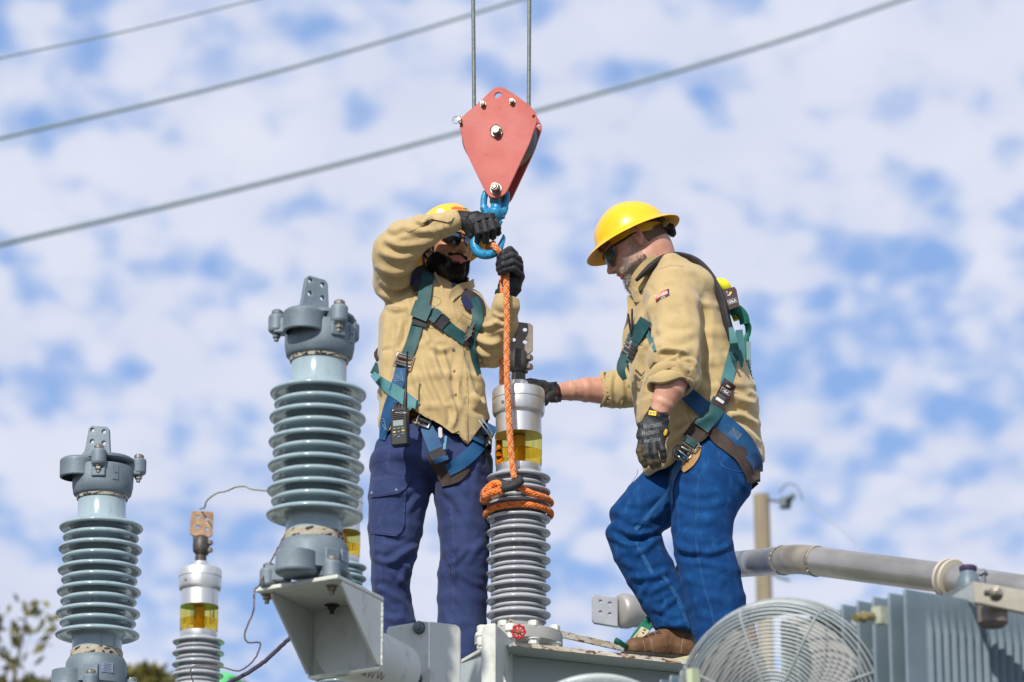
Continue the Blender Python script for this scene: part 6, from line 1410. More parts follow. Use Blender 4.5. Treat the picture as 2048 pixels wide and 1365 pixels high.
# gloves: far hand on the bushing head, near hand hanging
g3_palm = [(1117, 785, .16, 17, .022), (1104, 786, .13, 19, .022), (1086, 779, .10, 17, .022), (1072, 773, .07, 13, .022)]
g3_f = [[(1078, 770, .050, .0115), (1060, 767, .030, .0110), (1046, 766, .014, .0100), (1038, 767, .004, .0090)],
        [(1078, 768, .080, .0115), (1058, 764, .070, .0110), (1044, 765, .062, .0100), (1036, 769, .056, .0090)],
        [(1080, 767, .105, .0115), (1062, 763, .105, .0110), (1050, 766, .105, .0100), (1044, 771, .105, .0090)],
        [(1084, 768, .128, .0105), (1070, 765, .132, .0100), (1060, 768, .134, .0090)],
        [(1104, 790, .090, .0135), (1094, 798, .060, .0130), (1090, 806, .035, .0110)]]
g4_palm = [(1318, 822, -.30, 20, .022), (1314, 838, -.30, 22, .022), (1307, 858, -.30, 29, .021), (1301, 880, -.30, 29, .020)]
g4_f = [[(1283, 884, -.300, .0125), (1279, 903, -.300, .0120), (1284, 920, -.294, .0112), (1290, 931, -.284, .0100)],
        [(1295, 888, -.306, .0125), (1294, 909, -.312, .0120), (1300, 925, -.304, .0112), (1306, 933, -.292, .0100)],
        [(1308, 888, -.308, .0125), (1310, 908, -.315, .0120), (1314, 922, -.306, .0112), (1318, 931, -.294, .0100)],
        [(1320, 883, -.304, .0125), (1325, 900, -.310, .0118), (1327, 912, -.302, .0108), (1327, 921, -.292, .0098)],
        [(1296, 852, -.275, .0145), (1287, 872, -.255, .0135), (1284, 892, -.245, .0120), (1287, 906, -.245, .010)]]
X = (1, 0, 0)
Fb = Field(.0055)
Fb.seg(H2C + H2R @ np.array([0, .03, -.02]) * H2S, J(1330, 575, 0), .066, .068, .080, .085, k=.03)
Fb.seg(H2C + H2R @ np.array([0, .045, .0]) * H2S, J(1325, 560, 0), .062, .066, .075, .08, k=.03)
Fb.chain([(1345, 590, 0, 62, .15), (1365, 650, 0, 78, .16), (1375, 750, 0, 88, .16), (1400, 850, 0, 88, .16), (1410, 900, 0, 84, .155)], k=.02)
Fb.chain([(1348, 600, -.13, 28, .04), (1355, 735, -.28, 30, .05), (1350, 752, -.285, 31, .052), (1339, 780, -.30, 28.5, .046), (1325, 808, -.30, 22, .034), (1318, 826, -.30, 19, .028)], k=.012)
Fb.chain([(1310, 610, .16, 34, .06), (1270, 775, .22, 30, .05)], k=.012)
Fb.chain([(1262, 786, .22, 30, .05), (1215, 781, .22, 29.5, .05), (1170, 780, .20, 24, .042), (1140, 782, .18, 19, .034), (1117, 784, .16, 17.5, .028)], u=(0, 0, 1), k=.012)
Fb.chain([(1430, 930, -.09, 58, .09), (1404, 1060, -.12, 44, .075), (1412, 1110, -.12, 40, .065), (1425, 1210, -.11, 34, .055), (1446, 1300, -.10, 20, .04)], k=.02)
Fb.chain([(1385, 930, .09, 52, .09), (1300, 1010, .09, 40, .075), (1252, 1060, .09, 36, .065), (1310, 1165, .09, 33, .055), (1350, 1262, .10, 20, .04)], k=.02)
zf = J(1330, 1312, .10)[2]
Fb.seg(J(1352, 1280, .10), J(1275, 1298, .06), .034, .03, .03, .02, k=.015); Fb.seg(J(1470, 1312, -.10), J(1425, 1322, .0), .034, .03, .03, .02, k=.015)
hand_core(Fb, g3_palm, g3_f); hand_core(Fb, g4_palm, g4_f)
Hf = head_field(.0028, jaw=1.05); Hf.ell((0, .055, -.040), (.058, .045, .050), k=.04)
Fb.h = .0036; Fb.local(Hf, H2R, H2C, H2S)
Vb, Fq = Fb.mesh(1)
Vh = (Vb - H2C) @ H2R / H2S; Fh = Fq; cx, cy, cz_ = Vh[Fh].mean(1).T; ax_ = np.abs(cx); inh = (ax_ < .1) & (cy > -.14) & (cy < .13) & (cz_ > -.135)
jl = -.025 - .030 * np.clip((.060 - ax_) / .03, 0, 1)
beard = ((cy < -.004) & (cy > -.10) & (cz_ < jl) & (cz_ > -.16)) | ((cz_ < -.075) & (cy < -.02)) | ((cy < -.012) & (cy > -.030) & (ax_ > .056) & (cz_ < .002)) | ((cz_ < -.042) & (cz_ > -.053) & (cy < -.082) & (ax_ < .035))
lips = (cy < -.088) & (cz_ > -.0745) & (cz_ < -.0495) & (ax_ < .0235); beard &= ~lips
scalp = (cz_ > -.035 + .0 * cy) & (cy > .030) & (ax_ > .0) | ((cz_ > .04)); ear_ = ax_ > .0825
scalp &= ~ear_ & inh; beard &= ~ear_ & inh; lips &= inh
fm = np.where(lips, 1, np.where(beard & (cz_ < -.085), 2, np.where(scalp, 3, 0)))
body2 = cloth('body', Vb, Fq, None, p2, mats=[MT['skin_pale'], MT['lip'], mat('grey_stubble_skin', (.42, .26, .20), (.36, .25, .20), sc=150, rough=.7), MT['hair_short']], fm=fm)
Nh = normals(Vh, Fh); rg = np.random.RandomState(8)
Nw = normals(Vb, Fq); qf = proj(Vb[Fq[:, 0]]); fa = np.nonzero(((qf[:, 0] > 1122) & (qf[:, 0] < 1212) & (qf[:, 1] > 745) & (qf[:, 1] < 818)) | ((qf[:, 0] > 1295) & (qf[:, 0] < 1372) & (qf[:, 1] > 762) & (qf[:, 1] < 818) & (Vb[Fq[:, 0], 1] < 11.85)))[0]
fa = rg.choice(fa, 1100); fd_ = Nw[Fq[fa, 0]] * .5 + np.array([-.6, 0, -.2]); fd_ /= np.linalg.norm(fd_, axis=1, keepdims=True)
hair_strands('arm_hair', Vb[Fq[fa, 0]], fd_, np.full(1100, .007), .00018, mat('arm_hair', (.26, .15, .08), rough=.6), p2, 31, curl=.5)
def beardhair(nm, sel, n, lg, r, mt, seed, curl=.4, down=(0, -.2, -1)):
    bf = np.nonzero(sel)[0]; fr_ = rg.choice(bf, n); wq = rg.dirichlet((1, 1, 1, 1), n); rt = (Vh[Fh[fr_]] * wq[:, :, None]).sum(1); dn = Nh[Fh[fr_]].mean(1) + np.array(down) * .5; dn /= np.linalg.norm(dn, axis=1, keepdims=True)
    ch = np.clip((-.055 - rt[:, 2]) / .05, 0, 1) * np.clip((-rt[:, 1] - .02) / .03, 0, 1); return hair_strands(nm, to_world(rt, H2R, H2C, H2S), dn @ H2R.T, lg * (1 + 2.2 * ch), r, mt, p2, seed, curl=curl, down=H2R @ np.array(down))
beardhair('beard', beard, 9000, np.full(9000, .0058), .00036, MT['beard_grey'], 3)
beardhair('beard', beard & (cz_ < -.06), 8000, np.full(8000, .0085), .00055, MT['beard_brown'], 9)
beardhair('cropped_hair', scalp & (cz_ < .045), 9000, np.full(9000, .0028), .0004, mat('cropped_hair', (.10, .065, .045), rough=.8), 5, curl=.3)
Fd = Field(.004); Fd.ell((0, -.066, -.116), (.028, .026, .038), k=0); Fd.ell((0, -.060, -.095), (.034, .028, .026), k=.02)
Vd, Fdd = Fd.mesh(1); Vd = crumple(Vd, Fdd, .0015, (60, 60, 60), 3, 1.0); cloth('goatee_base', to_world(Vd, H2R, H2C, H2S), Fdd, MT['beard_brown'], p2)
Nd = normals(Vd, Fdd); fr_ = rg.choice(len(Fdd), 7000); rt = Vd[Fdd[fr_]].mean(1); dn = Nd[Fdd[fr_]].mean(1) + np.array([0, -.2, -.7]); dn /= np.linalg.norm(dn, axis=1, keepdims=True)
hair_strands('goatee', to_world(rt, H2R, H2C, H2S), dn @ H2R.T, np.full(7000, .019), .00065, MT['beard_grey'], p2, 4, curl=.3, down=H2R @ np.array((0, -.3, -1)))
glasses(H2R, H2C, H2S, p2, MT['plastic_black'], MT['lens'])
hh2, X2, band2, sh2 = hardhat(H2R, H2C, H2S * 1.02, 9, MT['helmet'], p2, roll=0, zoff=.040, yoff=.012)
obj('suspension_band', band2, MT['hat_band'], hh2, smooth=True)
def X2l(*p): return X2([p])[0]
m = MB(); T = np.zeros((10, 4, 3)); B = T.copy()
for i in range(10):
    t = radians(150 - 11 * i) 
    for j in range(4):
        r1 = 1.03; z = -.006 - .030 * j / 3; T[i, j] = X2l(-.086 * abs(sin(radians(25 + 13 * i))) * r1, .01 + .104 * (i / 9), z - .018 * (i / 9)); B[i, j] = T[i, j]
m = MB(); P = X2([(-.070, .075, -.026), (-.050, .100, -.034), (-.020, .112, -.038), (.02, .112, -.038)]); m.tube(spline(P, 5), .015 * H2S, 8, flat=.35, ref=(0, 0, 1)); obj('ratchet_housing', m, MT['plastic_black'], hh2, smooth=True)
m = MB(); a = X2l(-.010, .112, -.040); ax = nrm(X2l(-.012, .150, -.046) - a); pr = []
m.lathe([(.010, 0), (.022, .004), (.024, .010), (.024, .022), (.020, .027), (.008, .028)], a, ax, 20)
for i in range(9):
    t = 2 * pi * i / 9; u = nrm(np.cross(ax, (0, 0, 1))); v = np.cross(ax, u); m.ball(a + ax * .016 + (u * cos(t) + v * sin(t)) * .023, (.005, .005, .005), 8, 5)
obj('ratchet_knob', m, MT['plastic_black'], hh2, smooth=True)
for q, sz in (((-.062, .045, .008), (.012, .03, .008)), ((-.078, -.03, .004), (.006, .03, .010)), ((-.05, -.085, .004), (.02, .02, .008))):
    m = MB(); m.box(X2l(*q), np.array(sz), H2R); obj('suspension_clip', m, mat('grey_clip', (.35, .33, .30), rough=.6), hh2, bevel=.002)

# --- jeans
Ft = Field(.0062)
Ft.chain([(1424, 890, 0, 88, .165), (1430, 915, 0, 90, .17), (1432, 942, 0, 86, .165)], k=.02, kk=.02, capf=.3)
Ft.chain([(1428, 935, -.085, 80, .115), (1422, 965, -.095, 79, .112), (1408, 1005, -.11, 66, .105), (1403, 1060, -.12, 58.5, .096), (1407, 1100, -.125, 57, .090), (1421, 1155, -.12, 58, .088), (1432, 1205, -.115, 57, .088), (1442, 1255, -.11, 55, .086), (1450, 1305, -.10, 52, .084)], k=.014, kk=.03)
Ft.chain([(1385, 925, .09, 62, .110), (1340, 975, .09, 60, .108), (1300, 1012, .09, 56, .100), (1262, 1052, .085, 53, .092)], u=(.6, 0, .8), k=.014, kk=.03)
Ft.chain([(1262, 1056, .085, 53, .092), (1276, 1100, .085, 51, .088), (1300, 1145, .09, 49, .085), (1328, 1195, .095, 47, .084), (1350, 1235, .10, 44, .084), (1361, 1275, .10, 43, .084)], k=.014, kk=.02)
Ft.add(P_cut(J(1360, 1266, .10), nrm((-.10, 0, -1)), .14), .003, 'sub'); Ft.add(P_cut(J(1450, 1312, -.10), (0, 0, -1), .16), .003, 'sub')
Vt, Ftq = Ft.mesh(1); Vt = crumple(Vt, Ftq, .0008, (8, 8, 6), 3.5, .6)
Vt = folds(Vt, Ftq, [
    ([(1345, 1085), (1375, 1100), (1410, 1102), (1445, 1095)], 7, 0.0086), ([(1350, 1108), (1372, 1116), (1400, 1118)], 6, -0.0058), ([(1462, 1085), (1448, 1098), (1425, 1108), (1400, 1112)], 6, 0.0072), ([(1385, 1125), (1420, 1128), (1460, 1140)], 7, 0.0050),
    ([(1345, 965), (1370, 985), (1400, 990), (1440, 985)], 8, 0.0032), ([(1350, 990), (1380, 1008), (1420, 1012), (1462, 1000)], 8, 0.0032), ([(1345, 945), (1375, 955), (1410, 955)], 7, 0.0024), ([(1352, 1020), (1380, 1035), (1420, 1035), (1455, 1022)], 8, 0.0024), ([(1355, 1048), (1390, 1060), (1440, 1052)], 7, -0.0020),
    ([(1440, 945), (1462, 970), (1470, 1000)], 9, 0.0032), ([(1475, 960), (1490, 975), (1495, 990)], 6, 0.0024), ([(1365, 1150), (1390, 1165), (1425, 1170)], 8, 0.0024), ([(1400, 1190), (1430, 1195), (1470, 1215)], 8, 0.0024), ([(1385, 1225), (1415, 1235), (1450, 1240)], 7, 0.0024), ([(1455, 1150), (1440, 1170), (1435, 1195)], 7, 0.0020),
    # far leg
    ([(1312, 1072), (1290, 1068), (1262, 1066), (1235, 1055)], 7, .012), ([(1318, 1060), (1290, 1050), (1265, 1040)], 7, .006), ([(1340, 1060), (1300, 1074), (1272, 1082), (1240, 1078)], 5, -.009), ([(1215, 1070), (1240, 1082), (1262, 1092)], 7, .007), ([(1310, 1080), (1290, 1100), (1268, 1110)], 7, .007),
    ([(1340, 1000), (1315, 1030), (1285, 1045)], 8, .006), ([(1250, 1002), (1280, 1010), (1320, 990)], 8, .005), ([(1225, 1020), (1250, 1030), (1290, 1025)], 7, .004),
    ([(1340, 1140), (1315, 1150), (1285, 1155), (1258, 1150)], 8, .009), ([(1345, 1165), (1320, 1175), (1295, 1190)], 7, .010), ([(1300, 1165), (1285, 1185), (1282, 1205)], 7, .008), ([(1355, 1195), (1335, 1210), (1315, 1230)], 6, .007), ([(1300, 1215), (1325, 1222), (1345, 1240)], 7, .007), ([(1245, 1120), (1265, 1135), (1290, 1140)], 7, .006), ([(1325, 1235), (1345, 1250), (1370, 1250)], 6, .005)])
tr2 = cloth('jeans', Vt, Ftq, MT['denim'], p2); bt2 = bvh_of((Vt, Ftq))
for pts in ([(1398, 950), (1394, 1010), (1392, 1060), (1396, 1110), (1408, 1170), (1425, 1230), (1431, 1262)], [(1338, 985), (1310, 1015), (1290, 1040), (1270, 1060)], [(1272, 1085), (1290, 1120), (1305, 1148)], [(1325, 1150), (1352, 1190), (1366, 1225), (1378, 1258)],
            [(1438, 905), (1440, 925), (1455, 938), (1480, 944), (1500, 943)]):
    for k in (-1.6, 1.6): seamline('seam', [(a + k, b + k * .3) for a, b in pts], bt2, MT['denim_fade'], tr2, r=.0015)
for pts in ([(1338, 985), (1310, 1015), (1290, 1040), (1270, 1060)], [(1272, 1085), (1290, 1120), (1305, 1148)], [(1325, 1150), (1352, 1190), (1366, 1225), (1378, 1258)]):
    strap('felled_seam', pts, 4, bt2, MT['denim_fade'] if False else mat('denim_seam', (.006, .06, .19), (.02, .11, .28), sc=160, rough=.9), tr2, off=-.001, th=.002, nc=3, step=4)
seamline('hem_stitching', [(1316, 1256), (1340, 1262), (1375, 1262), (1398, 1257)], bt2, MT['denim_fade'], tr2, r=.0010); seamline('hem_stitching', [(1316, 1263), (1340, 1269), (1375, 1269)], bt2, MT['denim_fade'], tr2, r=.0014)

# --- boots
def boot2(heel, toe, ankle, par):
    Fo = Field(.0045); h_, t_ = np.array(heel, float), np.array(toe, float); d = nrm(t_ - h_); L_ = np.linalg.norm(t_ - h_); up = np.array([0, 0, 1.0]); sd_ = nrm(np.cross(d, up))
    Fo.seg(h_ + d * .045 + up * .045, h_ + d * .05 + up * .13, .042, .050, .036, .042, u=sd_, k=0)
    Fo.seg(h_ + d * .04 + up * .042, h_ + d * .15 + up * .045, .040, .042, .044, .040, u=sd_, k=.02)
    Fo.seg(h_ + d * .14 + up * .044, h_ + d * (L_ - .048) + up * .034, .046, .042, .044, .032, u=sd_, k=.02)
    Fo.seg(h_ + d * .07 + up * .10, h_ + d * .16 + up * .062, .036, .036, .036, .028, u=sd_, k=.02)
    Fo.seg(h_ + d * .06 + up * .19, h_ + d * .06 + up * .17, .040, .046, u=sd_, k=.004, mode='sub')
    Fo.add(P_cut(h_ + d * L_ * .5 + up * .012, -up, .4), .003, 'sub')
    V, F = Fo.mesh(1); V = crumple(V, F, .0012, (30, 30, 40), 4, .8); b = cloth('boot', V, F, MT['boot'], par)
    m = MB(); o = []; 
    for i in range(28):
        t = 2 * pi * i / 28; x = L_ / 2 * cos(t); wy = .045 * (1 - .12 * cos(t)) * (1 - .22 * math.exp(-((x + .02) / .04) ** 2)); o.append(h_ + d * (L_ / 2 + x) + sd_ * wy * sin(t) * (abs(sin(t)) ** -.25 if abs(sin(t)) > .01 else 0))
    m.prism(o, (0, 0, .014)); obj('sole', m, MT['sole'], b, bevel=.002)
    m = MB(); m.prism([h_ + d * .0 + sd_ * .032, h_ + d * .0 - sd_ * .032, h_ + d * .075 - sd_ * .038, h_ + d * .075 + sd_ * .038], (0, 0, -.001)); obj('heel', m, MT['sole'], b)
    return b, bvh_of((V, F))
zg = ZT + .022
def onz(px, py, z, Y=None): return WZ(px, py, z)
hl = W(1392, 1302, 12.03); tl = W(1243, 1309, 11.93); zb2 = min(hl[2], tl[2]); hl = np.array([W(1388, 1302, 12.12)[0], 12.12, W(1320, 1317, 12.05)[2]]); tl = np.array([W(1242, 1302, 12.01)[0], 12.01, hl[2]])
b1_, bb_ = boot2(hl, tl, None, p2)
for pts in ([(1286, 1282), (1290, 1296), (1292, 1310)], [(1302, 1276), (1304, 1293), (1310, 1312)], [(1368, 1268), (1364, 1290), (1362, 1306)]): seamline('welt', pts, bb_, mat('boot_stitch', (.34, .22, .12), rough=.8), b1_, r=.0011)
for q in ((1291, 1275), (1303, 1270), (1316, 1266)):
    y = cast(bb_, *q); 
    if y: m = MB(); m.tube([W(q[0] - 5, q[1] + 2, y - .004), W(q[0], q[1] - 2, y - .006), W(q[0] + 5, q[1] - 2, y - .003)], .002, 6); obj('lace', m, MT['bronze_dark'], b1_, smooth=True)
hl = np.array([W(1508, 1300, 11.84)[0], 11.84, ZT + .016]); tl = np.array([W(1402, 1300, 12.02)[0], 12.02, ZT + .016]); boot2(hl, tl, None, p2)

# --- shirt
Fs = Field(.0052)
Fs.chain([(1330, 560, 0, 48, .13), (1345, 590, 0, 74, .165), (1358, 645, 0, 96, .180), (1366, 700, 0, 110, .185), (1378, 760, 0, 116, .185), (1394, 810, 0, 122, .185), (1400, 860, 0, 117, .18), (1408, 930, 0, 120, .18)], k=.02, kk=.02, capf=.3)
Fs.seg(J(1338, 556, 0), J(1392, 588, 0), 44 * U, .15, 46 * U, .16, k=.03)
Fs.chain([(1345, 575, -.13, 50, .075), (1350, 620, -.19, 49, .075), (1354, 670, -.235, 45, .070), (1356, 715, -.27, 42, .066), (1353, 735, -.28, 42, .066)], k=.02, kk=.035, capf=.9)
Fs.seg(J(1338, 712, -.275), J(1366, 752, -.275), 43 * U, .070, 36 * U, .066, u=X, k=.02)
Fs.chain([(1352, 728, -.28, 40, .069), (1350, 748, -.285, 45, .072), (1347, 758, -.29, 43, .070)], k=.004, kk=.004, capf=.3)
Fs.chain([(1310, 590, .13, 45, .075), (1290, 680, .19, 44, .072), (1272, 765, .22, 42, .066)], k=.02, kk=.035, capf=.9)
Fs.chain([(1275, 772, .22, 40, .066), (1245, 779, .22, 38, .064), (1225, 780, .22, 37, .063), (1212, 779, .22, 36, .062)], u=(0, 0, 1), k=.01, kk=.02, capf=.4)
# openings
Fs.seg(J(1300, 520, 0), J(1328, 566, 0), .085, .085, .070, .085, k=.006, mode='sub')
a_, b_ = J(1352, 740, -.285), J(1341, 772, -.295); nx_ = nrm(b_ - a_ + np.array([.02, 0, 0])); Fs.cut(b_, nx_, .13, .004); Fs.seg(b_ - nx_ * .055, b_ + nx_ * .04, .064, .058, .066, .060, k=.006, mode='sub')
a_, b_ = J(1230, 780, .22), J(1206, 779, .22); nx_ = nrm(b_ - a_); Fs.cut(b_, nx_, .11, .004); Fs.seg(b_ - nx_ * .04, b_ + nx_ * .03, .060, .056, u=(0, 0, 1), k=.004, mode='sub')
Vs, Fsq = Fs.mesh(1)
hx = np.array([1200, 1262, 1275, 1300, 1335, 1375, 1405, 1440, 1470, 1500, 1515, 1533, 1560]); hy = np.array([968, 966, 962, 950, 931, 905, 882, 850, 872, 893, 918, 928, 928])
Vs, Fsq = hemcut(Vs, Fsq, hx, hy)
Vs = crumple(Vs, Fsq, .0030, (8, 8, 6), 2.5, .55)
Vs = folds(Vs, Fsq, [
    ([(1310, 655), (1335, 668), (1365, 672), (1395, 665)], 8, .006), ([(1318, 690), (1345, 702), (1385, 700)], 7, .008), ([(1312, 706), (1330, 700), (1355, 702), (1378, 712)], 4.5, .010), ([(1310, 722), (1322, 728), (1345, 718), (1362, 708)], 4, .009), ([(1352, 712), (1362, 730), (1378, 745)], 5, .009), ([(1365, 716), (1385, 722), (1392, 735)], 4, .007),
    ([(1300, 600), (1296, 640), (1300, 690)], 7, .006), ([(1400, 590), (1410, 640), (1408, 700), (1400, 760)], 8, -.010), ([(1290, 620), (1292, 660), (1305, 700)], 6, -.007), ([(1330, 540), (1360, 538), (1392, 548)], 8, .004),
    ([(1400, 590), (1432, 640), (1450, 700)], 10, .006), ([(1420, 680), (1445, 740), (1470, 770)], 9, .006), ([(1410, 740), (1430, 760), (1450, 800)], 8, .006), ([(1455, 790), (1480, 800), (1510, 810)], 7, .013), ([(1450, 815), (1480, 822), (1515, 838)], 6, -.008), ([(1460, 830), (1490, 832), (1516, 855)], 7, .010), ([(1470, 850), (1495, 865), (1520, 890)], 7, .009), ([(1440, 780), (1470, 778), (1500, 785)], 6, -.007),
    ([(1270, 720), (1262, 770), (1270, 830)], 8, .006), ([(1285, 690), (1275, 730), (1275, 770)], 7, .008), ([(1300, 730), (1288, 780), (1286, 840), (1290, 900)], 8, .007), ([(1355, 880), (1375, 862), (1405, 840), (1430, 828)], 8, .014), ([(1345, 850), (1372, 845), (1400, 828)], 7, .007), ([(1340, 915), (1365, 895), (1395, 870)], 7, .009), ([(1355, 800), (1368, 825), (1372, 850)], 8, .005), ([(1320, 950), (1340, 925), (1355, 900)], 7, .006),
    ([(1250, 745), (1245, 775), (1248, 805)], 6, .008), ([(1232, 745), (1228, 778), (1232, 810)], 5, -.008), ([(1262, 750), (1258, 775)], 5, .008), ([(1290, 575), (1300, 600), (1290, 640)], 6, .005)])
sh2_ = cloth('shirt', Vs, Fsq, MT['khaki'], p2); bs2 = bvh_of((Vs, Fsq)); bb2 = bvh_of((Vs, Fsq), (Vt, Ftq))
# rolled cuffs: torn folds of cloth round the opening
def ringfold(c, n, ra, rb, r, mt, par, seed, u=(1, 0, 0), flat=.55, name='rolled_cuff'):
    n = nrm(n); u = nrm(np.asarray(u, float) - n * (np.asarray(u, float) @ n)); v = np.cross(n, u); rs = np.random.RandomState(seed); ph = rs.rand(4) * 6
    P = [c + (u * cos(t) * ra + v * sin(t) * rb) * (1 + .04 * sin(2 * t + ph[0]) + .025 * sin(5 * t + ph[1])) + n * (.006 * sin(2 * t + ph[2]) + .004 * sin(3 * t + ph[3])) for t in np.linspace(0, 2 * pi, 60)]
    m = MB(); m.tube(P, [r * (1 + .25 * sin(4 * t + ph[1])) for t in np.linspace(0, 2 * pi, 60)], 9, cap=False, flat=flat); return obj(name, m, mt, par, smooth=True)
a_, b_ = J(1352, 740, -.285), J(1341, 772, -.295); nx_ = nrm(b_ - a_ + np.array([.02, 0, 0]))
ringfold(b_ - nx_ * .012, nx_, .072, .067, .011, MT['khaki'], sh2_, 2, flat=1.9); ringfold(b_ - nx_ * .040, nx_ + np.array([.2, 0, 0]), .076, .070, .010, MT['khaki'], sh2_, 5, flat=1.9)
a_, b_ = J(1230, 780, .22), J(1206, 779, .22); nx_ = nrm(b_ - a_)
ringfold(b_ - nx_ * .003, nx_, .064, .060, .006, MT['khaki'], sh2_, 7, u=(0, 0, 1)); ringfold(b_ - nx_ * .075, nx_ + np.array([0, 0, .2]), .068, .062, .007, MT['khaki'], sh2_, 9, u=(0, 0, 1))
# collar, placket, pocket with pens
leaf('collar', [(1334, 506, .10), (1346, 508, .03), (1342, 511, -.045), (1322, 521, -.085), (1297, 541, -.10), (1275, 566, -.085), (1263, 586, -.045)], .007, MT['khaki'], sh2_, [.024, .028, .031, .034, .036, .034, .020], ups=(-.25, 0, 1))
leaf('collar', [(1258, 572, -.02), (1266, 582, -.05), (1274, 594, -.07), (1284, 602, -.085)], .006, MT['khaki'], sh2_, [.008, .020, .022, .006], ups=(-.2, 0, 1))
leaf('placket', [(1262, 592, .0), (1263, 620, .0), (1264, 650, .0)], .008, MT['khaki'], sh2_, [.014, .014, .012], ups=(1, -.3, 0))
patch('chest_pocket', [(1256, 640), (1275, 632), (1290, 650), (1284, 690), (1262, 690)], bs2, MT['khaki'], sh2_, off=.002, th=.004)
for a, b in (((1256, 628, -.06), (1258, 641, -.06)), ((1264, 618, -.08), (1264, 630, -.08))):
    pn = thing('pen', J(*b), 'dark pen clipped in the chest pocket, ' + ('lower of the two' if a[0] == 1256 else 'upper of the two'), 'pen', 'pens in the right worker\'s pocket')
    m = MB(); d_ = J(*b) - J(*a); m.tube([J(*a), J(*a) + d_ * .25, J(*a) + d_ * 3.5], [.0030, .0042, .0042], 8); obj('barrel', m, MT['plastic_black'], pn, smooth=True)
    m = MB(); m.tube([J(*a) + (-.003, -.004, -.002), J(*a) + d_ * .9 + (-.003, -.006, 0)], .0012, 6); obj('clip', m, MT['chrome'], pn, smooth=True)
for pts in ([(1318, 540), (1340, 532), (1368, 534)], [(1302, 556), (1292, 566), (1285, 590)], [(1372, 820), (1380, 838), (1383, 850)]): seamline('stitching', pts, bs2, MT['khaki_stitch'], sh2_, r=.0010)
# torn thread at the front tail
m = MB(); m.tube([W(1276, 940, 11.85), W(1274, 950, 11.85), W(1268, 960, 11.85), W(1262, 968, 11.86)], .0010, 5); obj('loose_thread', m, mat('thread_red', (.20, .08, .06), rough=.9), sh2_)
# flared tail
leaf('shirt_tail', [(1498, 872, -.03), (1512, 898, -.02), (1522, 920, .0)], .006, MT['khaki'], sh2_, [.030, .032, .014], ups=(1, 0, .2))
# sleeve emblem
em = patch('emblem', [(1309, 593), (1322, 584), (1333, 579), (1338, 578), (1339, 591), (1333, 594), (1322, 598), (1313, 606)], bs2, mat('emblem_dark', (.05, .03, .05), rough=.7), sh2_, off=.001, th=.0012, grid=4)
patch('emblem', [(1309, 593), (1322, 584), (1333, 580), (1334, 589), (1322, 593), (1311, 601)], bs2, mat('emblem_orange', (.72, .12, .04), rough=.7), sh2_, off=.0022, th=.0010, grid=4)
decal('emblem_print', 'TECGEN', (1322, 590), 5.5, 22, bs2, MT['print_white'], sh2_, off=.0042, bold=True); decal('emblem_print', '2112', (1326, 595), 3.2, 20, bs2, MT['print_white'], sh2_, off=.0042, bold=True)

# --- gloves
gl3, bg3, V3, F3 = glove(g3_palm, g3_f, None, p2)
Nz = normals(V3, F3)[F3].mean(1); gl3.data.materials.clear(); [gl3.data.materials.append(x) for x in (MT['glove'], MT['glove_brown'])]
cen = V3[F3].mean(1); gl3.data.polygons.foreach_set('material_index', (((Nz[:, 2] * .8 - Nz[:, 1] * .25) < .10) & (proj(cen)[:, 0] < 1113)).astype(np.int32))
strap('wrist_strap', [(1109, 764), (1111, 785), (1110, 806)], [5, 5.5, 5], bg3, MT['glove'], gl3, off=.0003, th=.003, nc=5, step=3); strap('wrist_tab', [(1114, 786), (1117, 805)], 6, bg3, MT['plastic_black'], gl3, off=.004, th=.004, nc=5, step=3)
strap('pull_tab', [(1112, 783), (1118, 785)], 2, bg3, mat('glove_red', (.45, .02, .03), rough=.6), gl3, off=.006, th=.002, nc=3, step=3)
gl4, bg4, V4, F4 = glove(g4_palm, g4_f, None, p2)
gl4.data.materials.clear(); [gl4.data.materials.append(x) for x in (MT['glove'], MT['glove_brown'])]; pq = proj(V4[F4].mean(1))
gl4.data.polygons.foreach_set('material_index', (((pq[:, 0] < 1289 + (pq[:, 1] - 890) * .05) & (pq[:, 1] > 888)) | (pq[:, 1] > 918)).astype(np.int32))
strap('wrist_strap', [(1296, 823), (1318, 828), (1338, 829)], [7, 8, 7], bg4, MT['glove_pad'], gl4, off=.0003, th=.003, nc=5, step=3)
patch('yellow_tag', [(1298, 821), (1313, 823), (1312, 832), (1297, 830)], bg4, MT['yellow_tag'], gl4, off=.004, th=.0015, grid=4); patch('yellow_tag', [(1331, 858), (1335, 860), (1334, 870), (1328, 872), (1327, 866)], bg4, MT['yellow_tag'], gl4, off=.001, th=.0015, grid=4)
decal('brand_print', 'M W', (1305, 826.5), 4, -4, bg4, MT['plastic_black'], gl4, off=.0062, bold=True)
for i in range(6): strap('grip_rib', [(1316 + i * 3.6, 824.5), (1313.5 + i * 3.6, 833)], 1.0, bg4, MT['plastic_black'], gl4, off=.0045, th=.001, nc=3, step=3)
for s_, c_, sz in (('Mechanix', (1305, 851), 10), ('Mechanix', (1301, 865), 9.5), ('Mechanix', (1304, 880), 9)): decal('brand_print', s_, c_, sz, 10 if c_[1] > 860 else 12, bg4, MT['print_grey'], gl4, off=.0010, sx=.72, sy=1.15, bold=True)

